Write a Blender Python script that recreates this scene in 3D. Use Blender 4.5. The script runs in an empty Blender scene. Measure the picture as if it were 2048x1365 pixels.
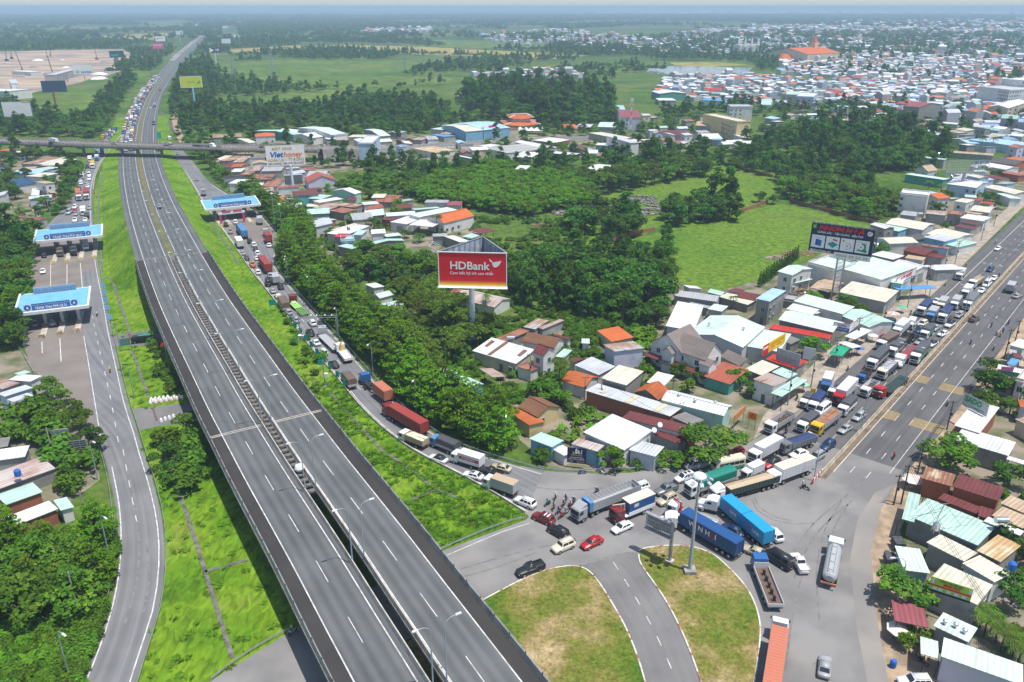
import bpy,bmesh,math,random
import numpy as np
from mathutils import Vector as Vc,Matrix as Mx
from mathutils.geometry import tessellate_polygon
R=math.radians;PI=math.pi
def setv(n,k,v):n.inputs[k].default_value=v
scn=bpy.context.scene;COL=scn.collection
CH=90.0;FPX=1593.0;PITCH=math.atan((682.5-13)/FPX)
cd=bpy.data.cameras.new('camera');cam=bpy.data.objects.new('camera',cd);COL.objects.link(cam)
cam.location=(0,0,CH);cam.rotation_euler=(PI/2-PITCH,0,0)
cd.sensor_width=36;cd.lens=FPX/2048*36;cd.clip_start=1;cd.clip_end=60000
scn.camera=cam
SUN_EL=R(72.5);SUN_DIR=Vc((.87*math.cos(SUN_EL),-.49*math.cos(SUN_EL),math.sin(SUN_EL))).normalized()
w=bpy.data.worlds.new('World');scn.world=w;w.use_nodes=True
nt=w.node_tree;sky=nt.nodes.new('ShaderNodeTexSky');sky.sky_type='NISHITA';sky.sun_disc=False
sky.sun_elevation=SUN_EL;sky.sun_rotation=math.atan2(SUN_DIR.x,SUN_DIR.y)
sky.dust_density=1.2;sky.altitude=50
bg=nt.nodes['Background'];setv(bg,1,0.12);nt.links.new(sky.outputs[0],bg.inputs[0])
b2=nt.nodes.new('ShaderNodeBackground');setv(b2,0,(.52,.60,.72,1));ad=nt.nodes.new('ShaderNodeAddShader');tc=nt.nodes.new('ShaderNodeTexCoord');sx=nt.nodes.new('ShaderNodeSeparateXYZ');mr=nt.nodes.new('ShaderNodeMapRange')
setv(mr,1,.0);setv(mr,2,.22);setv(mr,3,.40);setv(mr,4,0)
nt.links.new(tc.outputs['Generated'],sx.inputs[0]);nt.links.new(sx.outputs[2],mr.inputs[0]);nt.links.new(mr.outputs[0],b2.inputs[1]);nt.links.new(bg.outputs[0],ad.inputs[0]);nt.links.new(b2.outputs[0],ad.inputs[1]);nt.links.new(ad.outputs[0],nt.nodes['World Output'].inputs[0])
sl=bpy.data.lights.new('sun','SUN');sl.energy=4.3;sl.angle=R(0.6);sl.color=(1,.955,.89)
so=bpy.data.objects.new('sun',sl);COL.objects.link(so);so.rotation_euler=SUN_DIR.to_track_quat('Z','Y').to_euler()
vs=scn.view_settings;vs.view_transform='Standard';vs.look='None';vs.gamma=1;vs.exposure=0.25;vs.use_curve_mapping=False
cy=scn.cycles;cy.max_bounces=5;cy.diffuse_bounces=2;cy.glossy_bounces=2;cy.transmission_bounces=2;cy.volume_bounces=0;cy.transparent_max_bounces=6
cy.use_denoising=True;cy.caustics_reflective=False;cy.caustics_refractive=False
cP,sP=math.cos(PITCH),math.sin(PITCH)
def G(x,y,z=0.0):
 v=(y-682.5)/FPX;t=(CH-z)/(cP*v+sP)
 return Vc(((x-1024)/FPX*t,(cP-sP*v)*t,z))
OR={1:(0,0),2:(680,0),3:(1348,0),4:(0,440),5:(680,440),6:(1348,440),7:(0,900),8:(680,900),9:(1348,900),11:(1300,820),12:(1560,640),13:(1660,480),14:(1260,560),15:(1090,740),16:(900,560),17:(1700,880),18:(1700,1112),19:(1788,640),20:(0,1000),21:(0,720),22:(560,560),23:(400,380),24:(1050,940),31:(0,290),32:(400,240),33:(700,210),34:(1020,200),35:(560,360),36:(1280,140),37:(1660,120),38:(1700,290)}
SC={31:.13915,34:.18555,35:.20508,36:.18555,37:.18945,38:.169922,17:.169922,18:.169922,23:.146484,20:.175781,21:.175781,22:.175781,24:.175781}
def SCF(n):return.341797 if n<10 else SC.get(n,.175781)
def C(n,x,y,z=0.0):
 s=SCF(n);return G(OR[n][0]+x*s,OR[n][1]+y*s,z)
def CP(n,*pts,z=0.0):return[C(n,a,b,z)for a,b in pts]
def GP(*pts,z=0.0):return[G(a,b,z)for a,b in pts]
MATS={}
def mat(name,col,rough=.8,metal=0.,var=.12,scale=1.,col2=None,mix=.5,bump=0.,spec=.3,coord='Object',stretch=None,rand=0.,detail=4.):
 """principled material: base colour broken up by noise; col2 = second colour for patches"""
 if name in MATS:return MATS[name]
 m=bpy.data.materials.new(name);m.use_nodes=True;n=m.node_tree.nodes;l=m.node_tree.links
 b=n['Principled BSDF'];setv(b,'Roughness',rough);setv(b,'Metallic',metal)
 setv(b,'Specular IOR Level',spec)
 tc=n.new('ShaderNodeTexCoord');src=tc.outputs[coord]
 if stretch:
  mp=n.new('ShaderNodeMapping');setv(mp,'Scale',stretch);l.new(src,mp.inputs[0]);src=mp.outputs[0]
 no=n.new('ShaderNodeTexNoise');setv(no,'Scale',scale);setv(no,'Detail',detail);l.new(src,no.inputs['Vector'])
 mx=n.new('ShaderNodeMix');mx.data_type='RGBA'
 c2=col2 or tuple(c*(1-2*var)for c in col);c1=col if col2 else tuple(min(1,c*(1+var))for c in col)
 setv(mx,6,(*c1,1));setv(mx,7,(*c2,1))
 rp=n.new('ShaderNodeValToRGB');e=rp.color_ramp.elements
 wd=.22 if not col2 else.1
 e[0].position=max(0,mix-wd);e[1].position=min(1,mix+wd)
 l.new(no.outputs[0],rp.inputs[0]);l.new(rp.outputs[0],mx.inputs[0]);out=mx.outputs[2]
 if rand:
  oi=n.new('ShaderNodeObjectInfo');hs=n.new('ShaderNodeHueSaturation');mr=n.new('ShaderNodeMapRange')
  setv(mr,3,1-rand);setv(mr,4,1+rand)
  l.new(oi.outputs['Random'],mr.inputs[0]);l.new(mr.outputs[0],hs.inputs['Value']);l.new(out,hs.inputs['Color']);out=hs.outputs[0]
 l.new(out,b.inputs['Base Color'])
 if bump:
  bu=n.new('ShaderNodeBump');setv(bu,'Strength',bump);l.new(no.outputs[0],bu.inputs['Height']);l.new(bu.outputs[0],b.inputs['Normal'])
 MATS[name]=m;return m
def paint(col,rough=.35):
 k='paint_%02x%02x%02x'%tuple(int(min(1,c)*255)for c in col)
 return mat(k,col,rough=rough,var=.04,scale=3,spec=.5)
def plain(col,rough=.7,metal=0.):
 k='plain_%02x%02x%02x_%d'%(*[int(min(1,c)*255)for c in col],int(rough*10))
 return mat(k,col,rough=rough,metal=metal,var=.08,scale=2)
class MB:
 def __init__(s):s.v=[];s.f=[];s.m=[];s.uv=None
 def face(s,pts,m=0):
  i=len(s.v);s.v.extend(Vc(p)for p in pts);s.f.append(tuple(range(i,i+len(pts))));s.m.append(m)
 def add(s,vs,fs,m=0,M=None):
  i=len(s.v);s.v.extend((M@Vc(v))if M else Vc(v)for v in vs)
  for f in fs:s.f.append(tuple(i+k for k in f));s.m.append(m)
 def box(s,c,d,rz=0,m=0,M=None,top=None):
  x,y,z=[k/2 for k in d];tx,ty=(x,y)if top is None else(x*top[0],y*top[1])
  vs=[(-x,-y,-z),(x,-y,-z),(x,y,-z),(-x,y,-z),(-tx,-ty,z),(tx,-ty,z),(tx,ty,z),(-tx,ty,z)]
  T=Mx.Translation(Vc(c))@Mx.Rotation(rz,4,'Z')
  if M:T=M@T
  s.add(vs,[(3,2,1,0),(4,5,6,7),(0,1,5,4),(1,2,6,5),(2,3,7,6),(3,0,4,7)],m,T)
 def b2(s,a,b,m=0,M=None):
  a=Vc(a);b=Vc(b);s.box((a+b)/2,[abs(k)for k in(b-a)],0,m,M)
 def tube(s,p,q,r,r2=None,n=8,m=0,caps=True):
  p=Vc(p);q=Vc(q);r2=r if r2 is None else r2;d=(q-p).normalized()
  u=d.orthogonal().normalized();w=d.cross(u);i=len(s.v)
  for c,rr in((p,r),(q,r2)):
   for k in range(n):
    a=2*PI*k/n;s.v.append(c+(u*math.cos(a)+w*math.sin(a))*rr)
  for k in range(n):s.f.append((i+k,i+(k+1)%n,i+n+(k+1)%n,i+n+k));s.m.append(m)
  if caps:
   s.f.append(tuple(i+k for k in range(n-1,-1,-1)));s.m.append(m)
   s.f.append(tuple(i+n+k for k in range(n)));s.m.append(m)
 def path(s,pts,r,n=6,m=0):
  for a,b in zip(pts[:-1],pts[1:]):s.tube(a,b,r,n=n,m=m)
 def prism(s,prof,y0,y1,m=0,M=None,axis='y'):
  """profile (x,z) list CCW seen from -y, extruded along y"""
  n=len(prof);vs=[(x,y0,z)for x,z in prof]+[(x,y1,z)for x,z in prof]
  if axis=='x':vs=[(y,x,z)for x,y,z in vs]
  fs=[tuple(range(n)),tuple(range(2*n-1,n-1,-1))]+[(i,n+i,n+(i+1)%n,(i+1)%n)for i in range(n)]
  s.add(vs,fs,m,M)
 def lathe(s,prof,c=(0,0,0),n=12,m=0):
  i=len(s.v);c=Vc(c)
  for r,z in prof:
   for k in range(n):a=2*PI*k/n;s.v.append(c+Vc((r*math.cos(a),r*math.sin(a),z)))
  for j in range(len(prof)-1):
   for k in range(n):s.f.append((i+j*n+k,i+j*n+(k+1)%n,i+(j+1)*n+(k+1)%n,i+(j+1)*n+k));s.m.append(m)
  s.f.append(tuple(i+k for k in range(n-1,-1,-1)));s.m.append(m)
  s.f.append(tuple(i+(len(prof)-1)*n+k for k in range(n)));s.m.append(m)
 def mesh(s,name,mats,smo=False):
  me=bpy.data.meshes.new(name);me.from_pydata([tuple(v)for v in s.v],[],s.f)
  for m in(mats if isinstance(mats,(list,tuple))else[mats]):me.materials.append(m)
  if any(s.m):me.polygons.foreach_set('material_index',s.m)
  if s.uv:
   u=me.uv_layers.new(name='UVMap');u.data.foreach_set('uv',[c for p in s.uv for c in p])
  if smo:me.polygons.foreach_set('use_smooth',[True]*len(s.f))
  me.update();return me
 def build(s,name,mats,parent=None,smo=False,**kw):
  return link(name,s.mesh(name,mats,smo),parent,**kw)
def link(name,me,parent=None,label=None,cat=None,group=None,kind=None,loc=None,rz=0):
 o=bpy.data.objects.new(name,me);COL.objects.link(o)
 if parent is not None:o.parent=parent
 if loc is not None:o.location=loc
 if rz:o.rotation_euler=(0,0,rz)
 return tag(o,label,cat,group,kind)
def tag(o,label=None,cat=None,group=None,kind=None):
 for k,v in(('label',label),('category',cat),('group',group),('kind',kind)):
  if v:o[k]=v
 return o
def thing(name,label,cat,loc=(0,0,0),rz=0,group=None):
 return link(name,None,None,label,cat,group,None,loc,rz)
def bevel(me,w,seg=1,ang=.5):
 bm=bmesh.new();bm.from_mesh(me)
 es=[e for e in bm.edges if e.is_manifold and e.calc_face_angle(0)>ang]
 bmesh.ops.bevel(bm,geom=es,offset=w,segments=seg,affect='EDGES',clamp_overlap=True);bm.to_mesh(me);bm.free();return me
def sheet(name,pts,m,z=0.0,kind='structure',**kw):
 pts=[Vc((p[0],p[1],z))for p in pts];b=MB();b.v=pts
 for t in tessellate_polygon([pts]):
  a,c,d=[pts[i]for i in t]
  b.f.append(t if(c-a).cross(d-a).z>0 else tuple(reversed(t)));b.m.append(0)
 return b.build(name,m,kind=kind,**kw)
def rsm(pts,n):
 P=np.array([tuple(p)for p in pts],float);s=np.r_[0,np.cumsum(np.linalg.norm(np.diff(P,axis=0),axis=1))]
 t=np.linspace(0,s[-1],n);return np.stack([np.interp(t,s,P[:,k])for k in range(P.shape[1])],1)
def smo(pts,step=3.0,it=3):
 P=np.array([tuple(p)for p in pts],float);s=np.r_[0,np.cumsum(np.linalg.norm(np.diff(P,axis=0),axis=1))]
 n=max(4,int(s[-1]/step));
 for _ in range(it):
  Q=[P[0]]
  for a,b in zip(P[:-1],P[1:]):Q+=[a*.75+b*.25,a*.25+b*.75]
  Q.append(P[-1]);P=np.array(Q)
 return rsm(P,n)
def tgt(P):
 T=np.gradient(P,axis=0);T[:,2]=0;return T/np.maximum(1e-9,np.linalg.norm(T,axis=1))[:,None]
def offset(P,d):
 T=tgt(P);Q=P.copy();Q[:,0]+=T[:,1]*d;Q[:,1]-=T[:,0]*d;return Q
def strip(name,A,B,m,dz=0.0,kind='structure',parent=None,**kw):
 """surface between two polylines of equal length; UV u = metres across, v = metres along"""
 b=MB();b.uv=[];A=np.array(A,float);B=np.array(B,float);s=np.r_[0,np.cumsum(np.linalg.norm(np.diff((A+B)/2,axis=0),axis=1))]
 for i in range(len(A)-1):
  w0=np.linalg.norm(B[i]-A[i]);w1=np.linalg.norm(B[i+1]-A[i+1])
  q=[A[i],B[i],B[i+1],A[i+1]];uv=[(0,s[i]),(w0,s[i]),(w1,s[i+1]),(0,s[i+1])]
  q=[Vc((p[0],p[1],p[2]+dz))for p in q]
  if(q[1]-q[0]).cross(q[3]-q[0]).z<0:q.reverse();uv.reverse()
  b.face(q);b.uv+=uv
 return b.build(name,m,parent,kind=kind,**kw)
def lines(name,specs,m,dz=.012,parent=None,kind='structure',**kw):
 """specs: (polyline, width, dash, gap) - painted lines gathered in one sheet"""
 b=MB()
 for P,wd,dash,gap in specs:
  P=np.array([tuple(p)for p in P],float);s=np.r_[0,np.cumsum(np.linalg.norm(np.diff(P,axis=0),axis=1))]
  segs=[(0,s[-1])]if not dash else[(a,min(a+dash,s[-1]))for a in np.arange(0,s[-1],dash+gap)]
  for a,e in segs:
   ts=[a]+[t for t in s if a<t<e]+[e]
   Q=np.stack([np.interp(ts,s,P[:,k])for k in range(3)],1)
   if len(Q)<2 or e-a<.05:continue
   L=offset(Q,-wd/2);Rr=offset(Q,wd/2)
   for i in range(len(Q)-1):
    q=[Vc(L[i]),Vc(Rr[i]),Vc(Rr[i+1]),Vc(L[i+1])]
    b.face([p+Vc((0,0,dz))for p in q])
 return b.build(name,m,parent,kind=kind,**kw)
def sweep(b,P,prof,m=0):
 """profile (offset to the right, height) swept along polyline"""
 P=np.array([tuple(p)for p in P],float);T=tgt(P);n=len(prof);i0=len(b.v)
 for p,t in zip(P,T):
  for o,h in prof:b.v.append(Vc((p[0]+t[1]*o,p[1]-t[0]*o,p[2]+h)))
 for i in range(len(P)-1):
  for k in range(n):
   b.f.append((i0+i*n+k,i0+i*n+(k+1)%n,i0+(i+1)*n+(k+1)%n,i0+(i+1)*n+k));b.m.append(m)
 b.f.append(tuple(i0+k for k in range(n-1,-1,-1)));b.m.append(m)
 e=i0+(len(P)-1)*n;b.f.append(tuple(e+k for k in range(n)));b.m.append(m)
def text_mesh(s,h,bold=0.0,space=1.0,depth=.01):
 """lettering turned into a mesh: x to the right, y up, height h, centred"""
 cu=bpy.data.curves.new('t','FONT');cu.body=s;cu.size=h/.72;cu.align_x='CENTER';cu.align_y='CENTER';cu.extrude=depth;cu.offset=bold*h;cu.space_character=space;cu.resolution_u=3
 o=bpy.data.objects.new('t',cu);me=bpy.data.meshes.new_from_object(o);bpy.data.objects.remove(o);return me
def ltr(s,h,m,parent,loc,rot=(PI/2,0,0),width=None,bold=0.0,space=1.0,name='lettering',shear=0.0):
 me=text_mesh(s,h,bold,space);me.materials.clear();me.materials.append(m)
 if shear:
  for v in me.vertices:v.co.x+=v.co.y*shear
 o=link(name,me,parent);o.location=loc;o.rotation_euler=rot
 if width:
  xs=[v.co.x for v in me.vertices];w0=max(xs)-min(xs);f=width/w0
  for v in me.vertices:v.co.x*=f
 return o
rnd=random.Random(7)
#  SETTING
def road_mat(name,c1,c2,streak=.5,period=3.6,cracks=0.0):
 m=bpy.data.materials.new(name);m.use_nodes=True;n=m.node_tree.nodes;l=m.node_tree.links;b=n['Principled BSDF']
 setv(b,'Roughness',.85);setv(b,'Specular IOR Level',.25)
 uv=n.new('ShaderNodeTexCoord')
 mp=n.new('ShaderNodeMapping');setv(mp,'Scale',(1.1,.02,1));l.new(uv.outputs['UV'],mp.inputs[0])
 st=n.new('ShaderNodeTexNoise');setv(st,'Scale',1);setv(st,'Detail',5);l.new(mp.outputs[0],st.inputs[0])
 fine=n.new('ShaderNodeTexNoise');setv(fine,'Scale',.12);setv(fine,'Detail',8);l.new(uv.outputs['Object'],fine.inputs[0])
 add=n.new('ShaderNodeMath');add.operation='MULTIPLY_ADD';setv(add,1,streak);l.new(st.outputs[0],add.inputs[0])
 sc=n.new('ShaderNodeMath');sc.operation='MULTIPLY';setv(sc,1,1-streak);l.new(fine.outputs[0],sc.inputs[0]);l.new(sc.outputs[0],add.inputs[2])
 wv=n.new('ShaderNodeTexWave');wv.wave_type='BANDS';wv.bands_direction='X';setv(wv,'Scale',2*PI/20/period);setv(wv,'Distortion',.6);setv(wv,'Detail',1)
 mp2=n.new('ShaderNodeMapping');setv(mp2,'Scale',(1,.03,1));l.new(uv.outputs['UV'],mp2.inputs[0]);l.new(mp2.outputs[0],wv.inputs[0])
 ad2=n.new('ShaderNodeMath');ad2.operation='MULTIPLY_ADD';setv(ad2,1,.22 if period<1.88 else.07);l.new(wv.outputs['Fac'],ad2.inputs[0]);l.new(add.outputs[0],ad2.inputs[2])
 rp=n.new('ShaderNodeValToRGB');rp.color_ramp.elements[0].position=.38;rp.color_ramp.elements[1].position=.82
 rp.color_ramp.elements[0].color=(*c2,1);rp.color_ramp.elements[1].color=(*c1,1);l.new(ad2.outputs[0],rp.inputs[0])
 l.new(rp.outputs[0],b.inputs['Base Color'])
 gr=n.new('ShaderNodeTexNoise');setv(gr,'Scale',9);setv(gr,'Detail',3);l.new(uv.outputs['Object'],gr.inputs[0])
 bu=n.new('ShaderNodeBump');setv(bu,'Strength',.12);l.new(gr.outputs[0],bu.inputs['Height']);l.new(bu.outputs[0],b.inputs['Normal'])
 return m
def grass_mat(name,cols,scale=.25,fine=2.2,bump=.5,stretch=None):
 """four greens / soils blended by two noises"""
 m=bpy.data.materials.new(name);m.use_nodes=True;n=m.node_tree.nodes;l=m.node_tree.links;b=n['Principled BSDF']
 setv(b,'Roughness',.95);setv(b,'Specular IOR Level',.1)
 tc=n.new('ShaderNodeTexCoord');src=tc.outputs['Object']
 if stretch:mp=n.new('ShaderNodeMapping');setv(mp,'Scale',stretch);l.new(src,mp.inputs[0]);fs=mp.outputs[0]
 else:fs=src
 a=n.new('ShaderNodeTexNoise');setv(a,'Scale',scale);setv(a,'Detail',6);setv(a,'Roughness',.6);l.new(src,a.inputs[0])
 f=n.new('ShaderNodeTexNoise');setv(f,'Scale',fine);setv(f,'Detail',5);setv(f,'Distortion',.8);l.new(fs,f.inputs[0])
 r=n.new('ShaderNodeValToRGB');cr=r.color_ramp;k=len(cols)
 while len(cr.elements)<k:cr.elements.new(.5)
 for i,c in enumerate(cols):cr.elements[i].position=.3+.4*i/(k-1);cr.elements[i].color=(*c,1)
 l.new(a.outputs[0],r.inputs[0])
 hs=n.new('ShaderNodeHueSaturation');mr=n.new('ShaderNodeMapRange');setv(mr,1,.3);setv(mr,2,.7);setv(mr,3,.6);setv(mr,4,1.4)
 l.new(f.outputs[0],mr.inputs[0]);l.new(mr.outputs[0],hs.inputs['Value']);l.new(r.outputs[0],hs.inputs['Color']);l.new(hs.outputs[0],b.inputs['Base Color'])
 bu=n.new('ShaderNodeBump');setv(bu,'Strength',bump);setv(bu,'Distance',.3);l.new(f.outputs[0],bu.inputs['Height']);l.new(bu.outputs[0],b.inputs['Normal'])
 return m
M_LANE=road_mat('asphalt_lane',(.142,.149,.152),(.078,.083,.086),.4,1.85)
M_TOLL=road_mat('asphalt_pale',(.255,.255,.258),(.135,.137,.145),.55,1.9)
M_SHOULD=road_mat('asphalt_shoulder',(.062,.059,.056),(.04,.038,.037),.3,11)
M_ROAD=road_mat('asphalt_road',(.165,.16,.158),(.085,.084,.088))
M_OLD=road_mat('asphalt_worn',(.24,.235,.23),(.14,.138,.136),.35,9)
M_CONC=road_mat('toll_concrete',(.30,.26,.225),(.17,.15,.135),.45,3.3)
M_WHITE=mat('line_white',(.60,.60,.58),var=.2,scale=.8)
M_YELLOW=mat('line_yellow',(.50,.36,.13),var=.14,scale=1.5)
M_CREAM=mat('line_cream',(.62,.55,.42),var=.16,scale=.8)
MCo=mat('concrete',(.34,.325,.30),var=.2,scale=.6,stretch=(1,1,.3))
M_COND=mat('concrete_dark',(.17,.16,.15),var=.3,scale=.8)
MCp=mat('concrete_pale',(.50,.46,.40),var=.2,scale=.7)
MSt=mat('galvanised_steel',(.42,.44,.46),rough=.45,metal=.4,var=.12,scale=2)
MDk=mat('dark_steel',(.06,.062,.066),rough=.6,var=.15,scale=2)
MBk=mat('black_rubber',(.018,.018,.019),rough=.8,var=.2,scale=3)
MGr=grass_mat('verge_grass',[(.05,.12,.008),(.09,.19,.010),(.135,.235,.014),(.17,.235,.03)],.07,.9,.6,(1,.45,1))
M_GRASS2=grass_mat('island_grass',[(.05,.12,.012),(.11,.15,.02),(.17,.165,.04),(.30,.23,.11),(.46,.37,.22)],.085,1.6,.4)
M_LAWN=grass_mat('meadow',[(.075,.155,.018),(.10,.18,.02),(.115,.19,.022),(.10,.14,.03)],.02,.5,.3)
M_FIELD=grass_mat('rice_field',[(.065,.13,.02),(.095,.155,.025),(.14,.18,.04)],.006,.05,.1)
M_FIELD2=grass_mat('dry_field',[(.20,.21,.05),(.30,.26,.08),(.36,.28,.12)],.01,.05,.1)
M_WATER=mat('still_water',(.20,.22,.22),rough=.12,var=.2,scale=.01,spec=.5)
M_GROUND=grass_mat('ground_mix',[(.04,.085,.012),(.06,.12,.016),(.09,.145,.025),(.16,.15,.07)],.02,.35,.5)
M_FAR=grass_mat('far_country',[(.03,.07,.016),(.05,.10,.02),(.09,.14,.035),(.17,.18,.07)],.0022,.02,.3)
M_DIRT=mat('dirt',(.42,.31,.21),var=.15,scale=.3,col2=(.25,.19,.13))
M_YARD=mat('yard_soil',(.27,.225,.17),scale=.15,col2=(.10,.12,.05),mix=.5,detail=8)
M_SITE=mat('site_sand',(.50,.37,.25),scale=.02,col2=(.24,.20,.18),mix=.5,detail=12,stretch=(.6,1.5,1))
M_PAVE=mat('pavement',(.40,.34,.27),var=.15,scale=.4,col2=(.28,.24,.20))
XM=22000
sheet('ground',[(-900,-200),(1400,-200),(1400,1500),(-900,1500)],M_GROUND,0.0)
b=MB()
for q in[((-XM,1500),(XM,1500),(XM,26000),(-XM,26000)),((-XM,-200),(-900,-200),(-900,1500),(-XM,1500)),((1400,-200),(XM,-200),(XM,1500),(1400,1500))]:
 b.face([(x,y,0)for x,y in q])
b.build('terrain',M_FAR,kind='structure')
FD=.06
def field(name,m,*px,z=FD):return sheet(name,GP(*px),m,z)
field('field',M_FIELD,(412,200),(420,186),(520,180),(600,178),(700,182),(690,196),(600,208),(480,222),(425,215))
field('field',M_FIELD,(425,130),(560,119),(640,112),(860,124),(835,140),(720,150),(800,153),(975,158),(850,170),(690,178),(560,173),(500,166),(450,155))
field('field',M_FIELD2,(600,93),(680,90),(850,94),(1000,102),(1180,112),(1110,118),(960,113),(760,106),(640,101))
field('field',M_FIELD,(800,78),(1000,82),(1110,88),(1080,100),(930,97),(800,90))
field('field',M_FIELD2,(445,100),(600,91),(650,97),(580,104),(480,107))
field('field',M_FIELD2,(1340,126),(1420,124),(1500,130),(1420,134),(1350,131))
field('field',M_FIELD,(250,47),(360,42),(420,50),(330,56));field('field',M_FIELD,(0,36),(60,34),(110,38),(20,42))
field('field',M_FIELD2,(190,72),(330,66),(360,74),(280,82));field('field',M_FIELD,(620,32),(740,29),(830,34),(700,38))
field('field',M_FIELD,(0,198),(150,182),(250,182),(270,195),(220,232),(120,252),(0,248))
field('field',M_LAWN,(255,140),(300,134),(300,150),(262,160))
field('pond',M_WATER,(1300,136),(1348,132),(1505,136),(1495,146),(1380,151),(1290,147))
field('pond',M_WATER,(460,70),(560,68),(560,75),(470,76))
field('construction_ground',M_SITE,(-300,112),(0,104),(130,100),(245,99),(272,113),(222,142),(160,166),(60,187),(-300,215))
field('meadow',M_LAWN,(1120,425),(1260,376),(1370,345),(1440,331),(1545,352),(1552,395),(1480,420),(1380,420),(1290,470),(1200,500),(1100,465))
field('meadow',M_LAWN,(1210,482),(1300,470),(1400,440),(1480,424),(1565,408),(1690,438),(1755,455),(1650,500),(1590,532),(1500,566),(1430,584),(1350,566),(1340,512))
def zdeck(y):return 7.0 if y>=515 else max(.3,7.0-(515-y)*6.7/205)
LPX=[(235,310),(240,400),(266.6,508),(297,604),(331.5,686),(362,754),(393,826),(427,894.6),(461,965),(513,1064),(564,1163),(615,1269),(660,1358)]
WX=24.4
Lw=np.array([tuple(G(x,y,zdeck(y)))for x,y in LPX]);Cn=offset(Lw,-WX/2)
far=[tuple(G(x,y,.3))for x,y in[(475,47),(444,57.5),(424,63),(407,73.5),(386,90.5),(362,113),(345,133),(325,157),(301,191),(290,219),(281,253)]]
e=Cn[-1]+(Cn[-1]-Cn[-3])/np.linalg.norm(Cn[-1]-Cn[-3])*45
CL=smo(np.array(far+[tuple(p)for p in Cn]+[tuple(e)]),6.0,3)
CL=CL[np.concatenate([[True],np.linalg.norm(np.diff(CL,axis=0),axis=1)>.01])]
iA=int(np.argmin(np.hypot(CL[:,0]-G(340,512,7).x,CL[:,1]-G(340,512,7).y)))
iO=int(np.argmin(abs(CL[:,1]-505)))
OFF=dict(l0=-12.2,l1=-9.6,l2=-6.0,l3=-2.35,gl=-1.25,gr=.95,r1=1.55,r2=5.3,r3=9.6,r4=12.2)
def at(k,a=0,b_=None):return offset(CL,-(OFF[k]if isinstance(k,str)else k))[a:b_]
A=slice(0,iA+1)
strip('expressway',at('l0')[A],at('gl')[A],M_LANE);strip('expressway',at('gr')[A],at('r4')[A],M_LANE)
strip('median_soil',at('gl')[A],at('gr')[A],grass_mat('median_soil',[(.10,.13,.03),(.16,.15,.06),(.22,.17,.09)],.3,1.5),.05)
E2=slice(iO-40,iA+1)
def toe(P,d):Q=offset(P,d);Q[:,2]=0;return Q
for s,k in((-1,'l0'),(1,'r4')):
 P=at(k)[E2];Q=toe(CL[E2],-s*(12.2+9));strip('embankment',P,Q,MGr)
for s_,k in((-1,'l0'),(1,'r4')):
 P=at(k)[iA:iA+4].copy();d=np.linspace(9,.3,4);Q=np.array([offset(CL[iA:iA+4],-s_*(12.2+x))[j]for j,x in enumerate(d)]);Q[:,2]=0;P[:,2]=[6.9,4.6,2.3,.02];strip('embankment',P,Q,MGr)
 P2=at(-s_*.0)[iA:iA+4].copy();P2[:,2]=P[:,2];strip('embankment',P,P2,M_COND)
lsp=[(at('l1')[A],.19,0,0),(at('l3')[A],.19,0,0),(at('l2')[A],.13,6,9),(at('r1')[A],.19,0,0),(at('r3')[A],.19,0,0),(at('r2')[A],.13,6,9)]
lines('road_marking',lsp,M_WHITE,.015)
b=MB()
p=CL[iA];t=tgt(CL)[iA];n_=np.array([-t[1],t[0],0])
for d0,d1 in((-12.2,-1.25),(.95,12.2)):
 q0,q1=p+n_*d0,p+n_*d1
 b.face([(q0[0],q0[1],0),(q1[0],q1[1],0),(q1[0],q1[1],6.9),(q0[0],q0[1],6.9)])
b.build('abutment_wall',MCo,label='concrete abutment wall where the viaduct meets its grass embankment',cat='wall')
Bs=slice(iA,None)
PAR=[(-.22,0),(.22,0),(.12,.35),(.09,.95),(-.09,.95),(-.12,.35)]
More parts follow.
